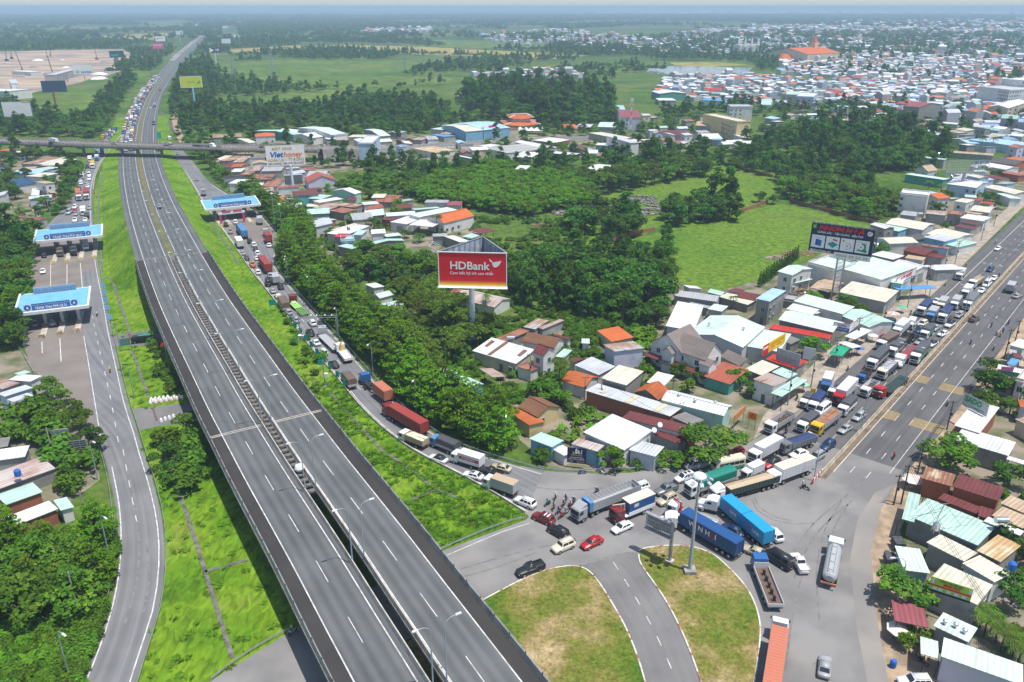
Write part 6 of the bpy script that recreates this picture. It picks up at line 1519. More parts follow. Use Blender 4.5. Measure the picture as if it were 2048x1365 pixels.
for p,q in(((0,.2),(bk.x,bk.y)),((w,.2),(bk.x,bk.y))):
 m=MB();p=Vc((p[0],p[1],0));q=Vc((q[0],q[1],0));d=(q-p);L=d.length;ang=math.atan2(d.y,d.x);m.box(tuple((p+q)/2+Vc((0,0,h/2))),(L,.12,h),ang);m.build('face',mat('billboard_back',(.50,.56,.62),scale=.5,col2=(.30,.38,.46),mix=.5),P.root)
 m=MB();n=8
 for k in range(n):
  e=p.lerp(q,(k+.5)/n);e2=e+(Vc((w/2,bk.y*.4,0))-e).normalized()*.35;m.box((e2.x,e2.y,h/2),(.14,.14,h))
 e=(p+q)/2;m.box((e.x,e.y,h+.06),(L,.35,.18),ang);m.build('frame',MSt,P.root)
m=MB();bl=inv@Bs_;m.tube((bl.x,bl.y+3,bl.z),(bl.x,bl.y+3,h*.6),.80,.72,n=20);m.tube((bl.x,bl.y+3,bl.z+9.5),(bl.x,bl.y+3,bl.z+9.8),.86,n=20);m.build('post',mat('post_grey',(.50,.55,.60),rough=.45,var=.08,scale=.6),P.root)
m=MB();m.box((w*.5,-.8,-.15),(w+.6,1.3,.08));
for k in range(9):m.box((w*k/8,-1.4,.25),(.06,.06,.8))
m.box((w/2,-1.4,.6),(w+.5,.06,.06));m.build('catwalk',FWh,P.root)
for k in range(4):
 m=MB();m.tube((-.1+k*.0,1.2+k*1.5,h),(-2.2,.6+k*1.5,h+1.4),.05);m.box((-2.3,.6+k*1.5,h+1.4),(.5,.3,.15));m.build('floodlight',FWh,P.root)
Bq=G(1668,607);Y=Bq.y;zt=zat(0,452,Y);zb=zat(0,507.5,Y);a,b_=G(1624.5,446,zt),G(1751,462,zt)
P=Panel('billboard','dark billboard showing four weighing scales on a lattice mast','billboard',(a.x,a.y,zb),(b_.x,b_.y,zb),zt-zb);w,h=P.w,P.h
P.board(0,0,w,h,FNv,0,.2,'face');P.patch(w*.42,-h*.12,w,h*.075,FWh,.04,'phone_strip');P.patch(.0,-.12,w*.42,.02,FWh,.03,'trim')
P.text('NHƠN HÒA',w*.485,h*.875,h*.14,FRd,w*.72,.09,shear=.25);P.text('CHÍNH XÁC - TIỆN DỤNG - BỀN ĐẸP',w*.47,h*.71,h*.075,FWh,w*.73,.02)
P.text('nhonhoa.vn',w*.215,h*.05,h*.09,FWh,w*.30,.02);P.text('0934 39 55 39',w*.71,h*-.03,h*.085,FGo,w*.5,.03);P.disc(w*.05,h*.05,h*.04,FPa)
P.patch(w*.02,h*.82,w*.085,h*.97,FGn,.04,'logo');P.poly([(w*.052+h*.05*math.cos(PI/2+k*PI/5)*(1 if k%2==0 else.5),h*.895+h*.05*math.sin(PI/2+k*PI/5)*(1 if k%2==0 else.5))for k in range(10)],F_YEL,.07)
P.disc(w*.93,h*.86,h*.085,FWh);P.poly([(w*.905,h*.89),(w*.925,h*.82),(w*.955,h*.93),(w*.945,h*.94),(w*.925,h*.86),(w*.915,h*.90)],FRd,.08)
for k in range(4):
 x0=w*(.03+.235*k);P.patch(x0,h*.15,x0+w*.215,h*.60,FWh,.04,'picture')
 u=lambda fx,fz:(x0+w*.215*fx,h*(.15+.45*fz))
 if k==0:
  P.poly([u(.3,.2),u(.75,.12),u(.78,.62),u(.33,.66)],FBl,.07);P.poly([u(.2,.88),u(.9,.8),u(.55,.68)],FPa,.07);P.poly([u(.3,.2),u(.33,.66),u(.5,.7),u(.47,.17)],flatc('blue2',(.01,.08,.3)),.08)
 if k==1:P.poly([u(.12,.4),u(.55,.12),u(.92,.42),u(.5,.62)],FTe,.07);P.poly([u(.5,.85),u(.85,.78),u(.8,.68),u(.48,.74)],FRd,.07)
 if k==2:P.disc(u(.55,.42)[0],u(.55,.42)[1],h*.11,FGy,.06);P.disc(u(.52,.42)[0],u(.52,.42)[1],h*.095,FWh,.08);P.disc(u(.52,.42)[0],u(.52,.42)[1],h*.025,FGn,.10);P.disc(u(.2,.8)[0],u(.2,.8)[1],h*.04,FGo,.06);P.poly([u(.5,.12),u(.56,.12),u(.56,.2),u(.5,.2)],FGy,.07)
 if k==3:P.poly([u(.1,.18),u(.85,.08),u(.9,.22),u(.7,.34),u(.3,.34)],FGn,.06);P.poly([u(.62,.3),u(.8,.3),u(.76,.75),u(.4,.8)],FGn,.06);P.disc(u(.42,.48)[0],u(.42,.48)[1],h*.10,FWh,.08);P.disc(u(.42,.48)[0],u(.42,.48)[1],h*.025,FGn,.10);P.poly([u(.1,.86),u(.9,.8),u(.9,.84),u(.1,.9)],FGy,.07)
m=MB()
for k in range(8):
 x=w*(k+.5)/8;m.box((x,.9,h),(.1,1.8,.12));m.tube((x,-.1,h),(x+.1,-1.1,h+.9),.05);m.box((x+.1,-1.1,h+.95),(.4,.25,.12))
m.box((w/2,1.8,h/2),(w,.12,h));
for k in range(9):m.box((w*k/8,1.7,h/2),(.12,.12,h))
m.build('frame',MSt,P.root)
m=MB();inv=Mx.Rotation(-P.rz,4,'Z')@Mx.Translation(-P.a);bl=inv@Bq
for dx in(-1.1,1.1):
 for dy in(0,1.4):m.box((bl.x+dx,1.0+dy,bl.z/2),(.3,.3,-bl.z),0)
n=14
for k in range(n):
 z0,z1=bl.z*(1-k/n),bl.z*(1-(k+1)/n)
 for y in(1.0,2.4):m.tube((bl.x-1.1,y,z0),(bl.x+1.1,y,z1),.05,n=4);m.tube((bl.x+1.1,y,z0),(bl.x-1.1,y,z1),.05,n=4)
 for x in(-1.1,1.1):m.tube((bl.x+x,1.0,z0),(bl.x+x,2.4,z1),.05,n=4)
m.build('lattice_mast',MSt,P.root)
P=billboard('white honey billboard with blue and orange lettering on a white post',cx(32,(738,302)),cx(32,(1180,282)),40,cx(32,(1056,748)),FWh,FPa,.75);w,h=P.w,P.h
P.text('MẬT ONG',w*.42,h*.84,h*.13,FGo,w*.5,.02);P.text('Viet',w*.27,h*.55,h*.26,FBl,w*.34,.05,shear=.2);P.text('honey',w*.69,h*.54,h*.24,FOr,w*.5,.04,shear=.2);P.text('HOÀN LẠI 1 TỶ ĐỒNG',w*.5,h*.28,h*.14,FGo,w*.93,.02);P.text('NẾU KHÔNG 100% NGUYÊN CHẤT',w*.5,h*.10,h*.085,FNv,w*.93,.01)
S1=.341797
def c1(x,y):return(x*S1,y*S1)
P=billboard('yellow and green billboard on a pale blue post beside the expressway',c1(1048,450),c1(1178,446),22.5,c1(1145,640),F_LIME,F_SKY,.9);w,h=P.w,P.h
P.patch(.3,.3,w-.3,h-.3,flatc('limey',(.55,.62,.04)),.03);P.patch(0,0,w,.35,FWh,.05);P.patch(0,h-.35,w,h,FWh,.05);P.patch(0,0,.35,h,FWh,.05);P.patch(w-.35,0,w,h,FWh,.05);P.text('Natural Zen',w*.5,h*.5,h*.13,FGn,w*.34,.01);P.poly([(w*.7,h*.25),(w*.9,h*.4),(w*.88,h*.65),(w*.82,h*.5)],FGn)
P=billboard('blank dark navy billboard on a rusty brown post at the left',c1(235,475),c1(380,473),22.5,c1(340,678),flatc('slate',(.05,.085,.15)),plain((.24,.11,.07)),.9)
P=billboard('blank white billboard on a white post at the left edge',c1(5,600),c1(172,597),29,c1(96,765),FWh,FWh,1.0);P.text('0908 84',P.w*.84,P.h*.96,P.h*.07,FRd,P.w*.28)
P=billboard('pale billboard with dark blue lettering before the building site',c1(422,382),c1(535,380),18.5,c1(500,480),FWh,MSt,.6);P.text('junction',P.w*.66,P.h*.24,P.h*.28,FBl,P.w*.56,.03);P.text('LD',P.w*.2,P.h*.24,P.h*.28,FTe,P.w*.2,.05)
P=billboard('dark teal billboard at the corner of the building site',c1(637,301),c1(722,298),13,c1(692,412),flatc('dteal',(.02,.07,.08)),MSt,.6)
P.patch(P.w*.1,P.h*.2,P.w*.6,P.h*.5,FTe)
P=billboard('red billboard with white capital letters left of the expressway',c1(888,255),c1(953,253),11.5,c1(932,330),F_PINK,MSt,.6);P.text('TAYHO',P.w*.48,P.h*.62,P.h*.3,FWh,P.w*.8,.04);P.text('CÔNG TY CỔ PHẦN',P.w*.5,P.h*.25,P.h*.1,FWh,P.w*.65)
P=billboard('white billboard with purple lettering above the red one',c1(907,215),c1(964,213),10,c1(938,300),FWh,MSt,.6);P.text('BONCH',P.w*.62,P.h*.62,P.h*.26,flatc('purple',(.25,.05,.30)),P.w*.5,.03);P.disc(P.w*.19,P.h*.55,P.h*.17,FNv)
P=billboard('white billboard with a dark round picture far along the left',c1(1027,183),c1(1068,181),7.5,c1(1057,250),FPa,FWh,.6);P.disc(P.w*.74,P.h*.4,P.h*.3,F_DK)
P=billboard('navy billboard topmost in the cluster on the right of the expressway',c1(1307,202),c1(1353,199),7.8,c1(1330,275),FNv,MSt,.6);P.text('VINGO',P.w*.5,P.h*.55,P.h*.2,FWh,P.w*.7)
P=billboard('blank white billboard below the navy one on the right',c1(1294,229),c1(1347,228),9,c1(1327,290),FPa,FWh,.6)
P=billboard('dark blue billboard with white zigzag arrow on the right',c1(1224,281),c1(1288,279),10,c1(1265,369),FNv,FWh,.7);P.poly([(0,0),(P.w*.4,P.h*.5),(0,P.h)],FWh);P.text('THÉP',P.w*.68,P.h*.5,P.h*.4,FWh,P.w*.4,.04)
P=billboard('small white billboard far along the right of the expressway',c1(1300,153),c1(1332,151),5.5,c1(1318,185),FPa,MSt,.6);P=billboard('yellow billboard farthest along the expressway',c1(1390,126),c1(1420,124),5,c1(1406,150),F_YEL,MSt,.6);P=billboard('pale blue billboard farthest along the left of the expressway',c1(1142,141),c1(1175,140),4.5,c1(1160,168),FPa,MSt,.6)
Bq=C(38,1322,612);Y=Bq.y;zt=zat(0,cx(38,(0,190))[1],Y);zb=zat(0,cx(38,(0,345))[1],Y);a,b_=G(*cx(38,(1150,200)),zt),G(*cx(38,(1650,190)),zt)
P=Panel('billboard','empty steel lattice frame of a billboard on a T shaped post','billboard',(a.x,a.y,zb),(b_.x,b_.y,zb),zt-zb);m=MB();w,h=P.w,P.h
for d in(0,2.6):
 for k in range(9):m.box((w*k/8,d,h/2),(.16,.16,h))
 for k in range(6):m.box((w/2,d,h*k/5),(w,.14,.14))
for k in range(9):
 for j in(0,5):m.box((w*k/8,1.3,h*j/5),(.12,2.6,.12))
m.build('frame',FGy,P.root);m=MB();m.box((w*.52,1.3,h*.1),(w*.95,.9,.9));inv=Mx.Rotation(-P.rz,4,'Z')@Mx.Translation(-P.a);bl=inv@Bq;m.tube((w*.5,1.3,bl.z),(w*.5,1.3,h*.1),.85,n=16);m.build('post',FGy,P.root);P.patch(w*.66,h*.78,w*.98,h*1.0,FBl,-.1,'lettered_panel');P.text('GIA PHÁT',w*.82,h*.89,h*.1,FWh,w*.26,d=.02)
def sign(label,n,bl,br,z,hpx,m,posts=True,name='signboard',th=.12):
 z*=.85 if z>3.5 else 1;a=C(n,*bl,z);b=C(n,*br,z);s=(a-Vc((0,0,CH))).length/FPX;h=hpx*SCF(n)*s*1.06
 P=Panel(name,label,'sign',a,b,h);P.board(0,0,P.w,h,m,0,th)
 if posts:
  q=MB()
  for x in(P.w*.1,P.w*.9):q.box((x,.2,-z/2),(.14,.14,z))
  q.build('post',MSt,P.root)
 return P
P=sign('long yellow shop sign with a red end on the pale green roof',14,(1505,872),(1760,715),5.5,115,F_YEL,False);P.patch(0,0,P.w*.24,P.h,FRd,.03);P.patch(.1,P.h*.55,P.w*.22,P.h*.8,FWh,.05);P.text('VẬT LIỆU XÂY DỰNG',P.w*.62,P.h*.68,P.h*.18,FOr,P.w*.6);P.text('SƠN - NƯỚC',P.w*.6,P.h*.35,P.h*.18,FOr,P.w*.45)
P=sign('white and blue shop sign with a red edge on a post',12,(600,112),(782,150),5.2,85,FWh,True);P.patch(0,0,P.w,P.h*.5,FBl,.03);P.patch(0,0,.22,P.h,FRd,.05);P.patch(0,P.h-.2,P.w,P.h,FRd,.05);P.patch(0,0,P.w*.45,.22,FRd,.05);P.text('TitanPhat',P.w*.5,P.h*.73,P.h*.2,FBl,P.w*.6,.02);P.text('BÁN MÁI HIÊN',P.w*.55,P.h*.27,P.h*.16,FWh,P.w*.65,.02)
P=sign('white shop sign at right angles to the blue and white sign',12,(785,150),(910,40),5.2,85,FWh,False);P.patch(0,P.h-.18,P.w,P.h,FRd,.04)
P=sign('red and white lettered fascia sign of the big pale hall',13,(742,545),(968,415),4.3,100,FWh,False);P.patch(0,P.h-.3,P.w,P.h,FRd,.03);P.patch(0,0,.35,P.h,FRd,.03);P.text('NỘI THẤT',P.w*.5,P.h*.58,P.h*.3,FRd,P.w*.55,.05);P.patch(P.w*.15,P.h*.15,P.w*.85,P.h*.24,FBl,.04)
P=sign('grey back of a panel sign standing on the bright red roof',14,(1662,905),(1925,990),4.3,130,FGy,True);
q=MB()
for k in range(6):q.box((P.w*k/5,-.1,P.h/2),(.1,.1,P.h))
for k in range(4):q.box((P.w/2,-.1,P.h*k/3),(P.w,.1,.1))
q.build('frame',MSt,P.root)
P=sign('pale lilac blank board beside the timber shop',12,(255,440),(385,470),1.2,130,FPa,True)
P=sign('orange warning sign on a steel frame near the white stake truck',11,(1113,98),(1208,125),2.6,80,FOr,True);P.poly([(P.w*.25,P.h*.3),(P.w*.75,P.h*.3),(P.w*.5,P.h*.8)],F_DK);P.poly([(P.w*.32,P.h*.34),(P.w*.68,P.h*.34),(P.w*.5,P.h*.7)],FOr,.08)
P=sign('large orange board facing the road beside the white vented hall',11,(955,140),(1092,10),3.0,75,plain((.55,.24,.08)),True)
P=sign('yellow sign on posts beside the blue cab truck',12,(343,835),(402,840),1.4,55,F_YEL,True);P.text('SỬA XE',P.w*.5,P.h*.5,P.h*.25,FRd,P.w*.7)
P=sign('small orange and white shop sign by the green tarpaulin',12,(660,470),(710,478),1.2,75,FWh,True);P.patch(0,P.h*.5,P.w,P.h,FOr,.03)
P=sign('navy company sign covering the light blue shop front',15,(250,1052),(465,1075),1.3,182,FNv,False);w,h=P.w,P.h
P.text('ĐIỀN HƯNG',w*.5,h*.53,h*.085,FGo,w*.6,.02)
for z,x0,x1 in((.38,.15,.85),(.27,.08,.92)):P.text('CHO THUÊ MẶT BẰNG' if z>.3 else 'NHÀ XƯỞNG - KHO BÃI',w*.5,h*z,h*.055,FWh,w*(x1-x0),.01)
P.patch(w*.1,h*.19,w*.9,h*.195,FWh,.05);P.text('LIÊN HỆ',w*.2,h*.11,h*.045,FWh,w*.2);P.text('0909 51 51 51',w*.72,h*.10,h*.045,FWh,w*.4)
for x0,x1,z0,z1,mm in((.42,.46,.66,.92,FWh),(.47,.52,.66,.97,FWh),(.54,.6,.68,.88,FPa),(.61,.66,.68,.84,FPa),(.74,.77,.66,.92,FWh),(.3,.36,.68,.78,FGo),(.27,.75,.64,.66,FWh)):P.patch(w*x0,h*z0,w*x1,h*z1,mm,.05)
P=sign('green and red shop banner on the eave of the cream roofed house',18,(918,400),(1408,560),5.5,160,F_LIME,False);w,h=P.w,P.h
P.patch(0,0,w,h*.13,FNv,.03);P.patch(0,h*.42,w,h*.52,FRd,.03);P.text('CÔNG TY TNHH ĐIỆN LẠNH',w*.5,h*.86,h*.12,FNv,w*.55);P.text('MINH HUY',w*.53,h*.66,h*.2,FRd,w*.42,.05)
for x in(.08,.22,.42,.60,.78):P.patch(w*x,h*.18,w*(x+.11),h*.37,FPa,.04)
P.patch(w*.03,h*.58,w*.1,h*.92,FPa,.04);P.patch(w*.92,h*.6,w*.98,h*.9,FPa,.04)
P=sign('green lettered frame sign standing on the bright white roof',19,(770,962),(1050,1105),5.7,125,mat('mesh_grey',(.45,.50,.48),var=.2,scale=2),False,th=.04);w,h=P.w,P.h;P.text('SADO',w*.42,h*.62,h*.42,FGn,w*.66,.06);P.text('ĐT: 0962 079 296',w*.62,h*.2,h*.12,F_DK,w*.5)
P=sign('pink shop banner on the white roof at the right edge',19,(1215,580),(1355,590),4.8,42,flatc('mauve',(.45,.16,.30)),False)
P=sign('blue fascia sign on the large pale hall beyond the flyover',32,(1500,215),(1670,195),6.0,35,FBl,False);P.text('HÀN VIỆT',P.w*.5,P.h*.5,P.h*.4,F_SKY,P.w*.7)
P=sign('long red shop sign on the cream gabled hall by the depot',33,(1325,355),(1535,340),4.0,35,plain((.40,.06,.03)),False);P.text('CỬA HÀNG VẬT TƯ',P.w*.5,P.h*.5,P.h*.3,FOr,P.w*.8)
P=sign('white and magenta fascia of the blue roofed depot',33,(1490,300),(1670,275),7.0,45,FWh,False);P.patch(P.w*.48,0,P.w,P.h,F_PINK,.03);P.disc(P.w*.12,P.h*.5,P.h*.3,FGn)
P=sign('blue and white lower fascia of the blue roofed depot',33,(1540,335),(1715,325),4.2,32,FWh,False);P.patch(0,0,P.w*.35,P.h,FBl,.03);P.patch(P.w*.4,0,P.w*.62,P.h,F_PINK,.03)
for(bl,br,hp,lb)in(((605,905),(800,885),95,'grey back of a road sign between toll road and gardens'),((780,1050),(1000,1025),110,'dark louvred back of a road sign nearer the toll road')):
 P=sign(lb,21,bl,br,2.6,hp,FGy if hp<100 else plain((.06,.09,.09)),True);q=MB()
 for k in range(6):q.box((P.w/2,-.08,P.h*k/5),(P.w,.08,.08))
 for k in range(4):q.box((P.w*k/3,-.08,P.h/2),(.08,.08,P.h))
 q.build('frame',MSt,P.root)
P=sign('grey-green back of a road sign beside the parked black truck',4,(705,740),(765,732),1.6,38,plain((.10,.20,.18)),True)
for i,(x,y)in enumerate(((125,450),(175,515),(235,585),(297,660),(360,740),(425,820),(500,902),(572,990),(655,1080),(735,1175))):
 a=C(22,x-20,y+25,.9);b=C(22,x+18,y+28,.9);P=Panel('road_panel','small green panel on the ramp kerb, one of ten in a row','sign',a,b,1.7,'green panels along the ramp kerb');P.board(0,0,P.w,1.7,FTe,0,.06);q=MB();q.box((P.w/2,.08,.4),(.08,.08,2.6));q.build('post',MSt,P.root)
for i,(x,y)in enumerate(((605,385),(612,425),(620,470),(630,515),(642,572))):
 a=C(4,x-14,y+14,.9);b=C(4,x+14,y+12,.9);P=Panel('road_panel','small pale blue panel on the toll road rail, one of five','sign',a,b,1.7,'blue panels along the toll road');P.board(0,0,P.w,1.7,F_SKY,0,.06);q=MB();q.box((P.w/2,.08,.4),(.08,.08,2.6));q.build('post',MSt,P.root)
P=sign('green direction sign on the grass by the slip lane mouth',4,(1575,502),(1615,500),2.0,32,FTe,True)
P=sign('green sign board in front of the flyover on the right carriageway',1,(922,812),(945,810),4.5,30,FTe,True)
P=sign('green gantry sign hung on the flyover above the carriageways',1,(832,850),(900,848),5.6,14,FTe,False)
P=sign('green sign on the far right carriageway',1,(1112,320),(1134,318),4,12,FTe,True)
FO=np.array([tuple(G(x,y,7.5))for x,y in((-260,272),(0,281.5),(239,290),(513,296),(640,297.5))]);FO=rsm(smo(FO,8,2),60)
fo2=[tuple(G(x,y,z))for x,y,z in((640,297.5,7.5),(720,298,5.5),(800,297,3.0),(885,291,1.0),(960,287,.2),(1060,281,.06),(1250,272,.06))]
FOA=np.vstack([FO,smo(np.array(fo2),8,2)[1:]])
root=thing('flyover','long pale concrete flyover crossing above the expressway','bridge',tuple(FO[30]));inv=Mx.Translation(-Vc(FO[30]))
def PF(o):o.matrix_parent_inverse=inv;return o
FW=6.4
iR=len(FO)
PF(strip('carriageway',offset(FO,-FW),offset(FO,FW),M_OLD,parent=root,kind=None))
strip('highway',offset(FOA[iR-1:],-FW),offset(FOA[iR-1:],FW),M_OLD,.02)
b=MB();Q=FO.copy();Q[:,2]-=.05;sweep(b,Q,[(-FW-.3,0),(-FW-.3,-.6),(-FW+1.5,-1.9),(FW-1.5,-1.9),(FW+.3,-.6),(FW+.3,0)]);PF(b.build('girder',MCo,root))
for s in(-1,1):
 b=MB();sweep(b,offset(FO,s*FW),[(-.2,0),(.2,0),(.2,.8),(-.2,.8)]);PF(b.build('parapet',MCp,root))
 b=MB();Q=rsm(offset(FO,s*FW),260)
 for k in range(0,258,2):d=Vc(Q[k+1])-Vc(Q[k]);b.box(tuple((Vc(Q[k])+Vc(Q[k+1]))/2+Vc((0,0,.92))),(d.length*.8,.46,.22),math.atan2(d.y,d.x))
 PF(b.build('parapet_blocks',mat('parapet_red',(.40,.16,.12),var=.15),root,kind='stuff'))
for k,x in enumerate((30,110,163,233,279,325,420,470,560)):
 q=G(x,290,7.5);i=int(np.argmin(abs(FO[:,0]-q.x)));t=tgt(FO)[i];b=MB();r=math.atan2(t[1],t[0])
 b.box((FO[i,0],FO[i,1],5.1),(1.6,10,1.1),r);b.tube((FO[i,0],FO[i,1],0),(FO[i,0],FO[i,1],4.6),.95,n=14);PF(b.build('pier',MCo,root))
E2=FOA[iR-1:iR+18]
for s in(-1,1):
 Q=offset(E2,s*(FW+.2));Q2=offset(E2,s*(FW+1.2));Q2[:,2]=0;strip('embankment',Q,Q2,MCo)
 b=MB();sweep(b,offset(E2,s*FW),[(-.2,0),(.2,0),(.2,.8),(-.2,.8)]);b.build('parapet_wall',MCp,label='pale parapet wall of the flyover ramp, %s side'%('near' if s>0 else 'far'),cat='wall')
M_TROOF=mat('toll_blue',(.17,.43,.68),rough=.5,var=.08,scale=.3);M_TW=mat('toll_white',(.66,.66,.66),var=.08)
def toll(label,n,FL,FR,BR,z,islands,full=True,cols=2,tcap=True):
 A,B,Cc=C(n,*FL,z),C(n,*FR,z),C(n,*BR,z+.6);ctr,rz,W,D=frame3(A,B,Cc);SKEW[0]=0;root=thing('toll_canopy',label,'toll gate',ctr,rz)
 b=MB();slab(b,[(-W/2,-D/2+.5,z+.5),(W/2,-D/2+.5,z+.5),(W/2,D/2-.4,z+1.7),(-W/2,D/2-.4,z+1.7)],.15);b.build('roof',M_TROOF,root)
 b=MB()
 b.box((0,-D/2+.1,z+.2),(W+.6,1.0,.9));b.box((0,D/2,z+1.2),(W+.6,.6,.9))
 for s in(-1,1):b.prism([(-D/2,z-.2),(D/2,z+.8),(D/2,z+1.95),(-D/2,z+.75)],s*(W/2+.05)-.3,s*(W/2+.05)+.3,axis='x',m=0)
 b.build('fascia',M_TW,root);b=MB();b.b2((-W/2+.3,-D/2+.6,z-.15),(W/2-.3,D/2-.5,z+.1));b.build('soffit',M_COND,root)
 sh=2.0;sw=W*.52
 b=MB();b.b2((-sw/2,-D/2+.6,z+.75),(sw/2,-D/2+.8,z+.75+sh));sb=b.build('sign_panel',FBl,root)
 ltr('TRẠM THU PHÍ QL51',.82,FWh,root,(0,-D/2+.56,z+1.35),(PI/2,0,0),sw*.84,.03);ltr('TỔNG CÔNG TY ĐẦU TƯ PHÁT TRIỂN ĐƯỜNG CAO TỐC VIỆT NAM',.3,FWh,root,(0,-D/2+.56,z+2.25),(PI/2,0,0),sw*.95)
 for s in(-1,1):
  b=MB();b.b2((s*(sw/2+1.15)-1.0,-D/2+.65,z+.75),(s*(sw/2+1.15)+1.0,-D/2+.8,z+2.75));b.build('logo_panel',FPa,root)
  b=MB();b.tube((s*(sw/2+1.15),-D/2+.55,z+1.75),(s*(sw/2+1.15),-D/2+.64,z+1.75),.9,n=24);b.build('logo_disc',FBl,root)
  b=MB();b.prism([(-.35,-.3),(.35,-.3),(0,.55)],-.03,.03);o=b.build('logo_mark',FWh,root);o.location=(s*(sw/2+1.15),-D/2+.52,z+1.75)
 b=MB();tw=W*.6
 for k in range(13):b.box((-tw/2+tw*k/12,D/2-1.2,z+2.6),(.1,.5,2.2))
 for k in range(4):b.box((0,D/2-1.2,z+1.6+k*.66),(tw,.12,.1))
 b.build('sign_frame',FGy,root);b=MB();b.b2((-tw/2,D/2-1.0,z+1.6),(tw/2,D/2-.9,z+3.6));b.build('rear_sign',F_SKY,root)
 inv=Mx.Rotation(-rz,4,'Z')@Mx.Translation(-ctr)
 for(px,py)in islands:
  e=inv@C(n,px,py);b=MB();b.box((e.x,(e.y+D*.35)/2,.15),(1.7,abs(D*.35-e.y),.30));b.build('lane_island',MCp,root)
  b=MB();b.box((e.x,e.y+.6,.75),(1.7,1.2,1.2),0,0,None,(.85,.7));b.build('crash_block',mat('block_yellow',(.60,.38,.05),scale=1.5,col2=(.5,.44,.36),mix=.5)if full else mat('block_chevron',(.55,.46,.34),scale=2.5,col2=(.22,.15,.09),mix=.45),root)
  b=MB();b.b2((e.x-.75,1.0,.3),(e.x+.75,3.6,2.7));bo=b.build('toll_booth',flatc('booth',(.42,.52,.60)),root)
  b=MB();b.b2((e.x-.77,1.3,1.3),(e.x+.77,3.3,2.2));b.build('window',M_PANE,bo)
  b=MB();b.tube((e.x-.5,-D/2+2,.3),(e.x-.5,-D/2+2,1.4),.18,n=8);b.build('barrier_post',flatc('hazard',(.6,.14,.03)),root)
  b=MB();b.box((e.x,0 if not tcap else-D*.16,z/2),(.9,.9,z));b.build('column',M_TW if not full else MCo,root)
 return root
toll('lower toll canopy with blue roof and white lettered sign, nearest the camera',4,(105,560),(533,508),(515,412),5.6,((245,700),(350,680),(450,665)),False)
toll('upper toll canopy with blue roof standing behind the lower one',4,(210,135),(605,97),(592,42),5.8,((312,262),(392,252),(470,242),(550,230)))
T3r=toll('far toll canopy with blue roof and pink banner on the right hand ramp',32,(75,1035),(695,972),(612,890),5.6,((245,1225),(355,1215),(600,1190)))
for q in((240,1190,500,1165),):
 a,b_=C(32,245,1195,0),C(32,505,1165,0);d=(b_-a);rz=math.atan2(d.y,d.x);L=d.length;r=thing('banner_arch','pink banner arch with white beam across the far toll lanes','banner',a,rz)
 m=MB()
 for x in(0,L):m.box((x,0,2.4),(.9,.5,4.8))
 m.build('pillar',F_PINK,r);m=MB();m.box((L/2,0,4.9),(L+1.5,.6,.8));m.build('beam',FWh,r)
 for x in(L*.28,L*.75):m=MB();m.b2((x-1.8,-.4,5.3),(x+1.8,-.3,6.1));m.build('banner',F_PINK,r)
def lamp_mesh(h,arm,two=False):
 def f():
  b=MB();b.tube((0,0,0),(0,0,h-1.2),.13,.075,n=8)
  for s in((1,-1)if two else(1,)):
   pts=[(0,0,h-1.2),(s*arm*.15,0,h-.5),(s*arm*.5,0,h-.1),(s*arm,0,h)];b.path(pts,.055,6)
  hd=MB()
  for s in((1,-1)if two else(1,)):hd.box((s*(arm+.35),0,h),(.9,.32,.14),0,0,None,(.8,.8))
  return b.mesh('pole',mat('lamp_pole',(.36,.43,.47),rough=.5,metal=.2,var=.1)),hd.mesh('lamp_head',mat('lamp_head',(.72,.74,.75),rough=.4))
 return cached(('lamp',h,arm,two),f)
def lamp(pos,rz,label,h=10.5,arm=1.8,two=False,group=None):
 p,hd=lamp_mesh(h,arm,two);r=thing('street_lamp',label,'street lamp',pos,rz,group);link('pole',p,r);link('lamp_head',hd,r);return r
HD=[cx(8,(685,985)),cx(8,(205,355)),cx(4,(1850,1250)),cx(4,(1600,915)),cx(4,(1430,665)),cx(4,(1290,465)),cx(4,(1185,305)),cx(4,(1105,178)),cx(4,(1035,62)),cx(1,(968,1248)),cx(1,(923,1168)),cx(1,(890,1112)),cx(1,(868,1052))]
TG=tgt(CL)
for i,(x,y)in enumerate(HD):
 zz=7.0 if y>515 else zdeck(y+65)
 p=G(x,y,zz+10.8);j=int(np.argmin(np.hypot(CL[:,0]-p.x,CL[:,1]-p.y)));t=TG[j];zb=CL[j,2];nr=Vc((-t[1],t[0],0));cpt=Vc(CL[j]);rzr=math.atan2(nr.y,nr.x)
 gp='lamps along the slot between the carriageways'
 lamp(cpt+nr*.85,rzr,'lamp over the right viaduct carriageway, number %d up from the bottom edge'%(i+1),11,1.7,False,gp)
 lamp(cpt-nr*1.15,rzr+PI,'lamp over the left viaduct carriageway, number %d up from the bottom edge'%(i+1),11,1.7,False,gp)
LG=[(7,(645,640),(668,438),'left toll road bend'),(7,(412,1350),(425,1122),'left toll road at the bottom edge'),(21,(1115,1365),(1212,1022),'left toll road below the plaza'),(22,(350,260),(272,68),'ramp beside the lime green trailer'),(22,(668,645),(585,390),'camera gantry'),(22,(1060,1085),(970,773),'blue bonneted tractor'),(22,(1552,1520),(1468,1250),'long dark red container'),(5,(975,1350),(962,1225),'layered trees above the refrigerated truck'),(4,(1690,375),(1650,248),'far toll plaza shrubs'),(23,(1215,1240),(1115,985),'bend of the far toll plaza')]
for n,b_,hd,lb in LG:
 B=C(n,*b_);T=C(n,*hd,9.5);d=T-B;lamp(B,math.atan2(d.y,d.x),'single arm street lamp at the '+lb,9.6,1.7)
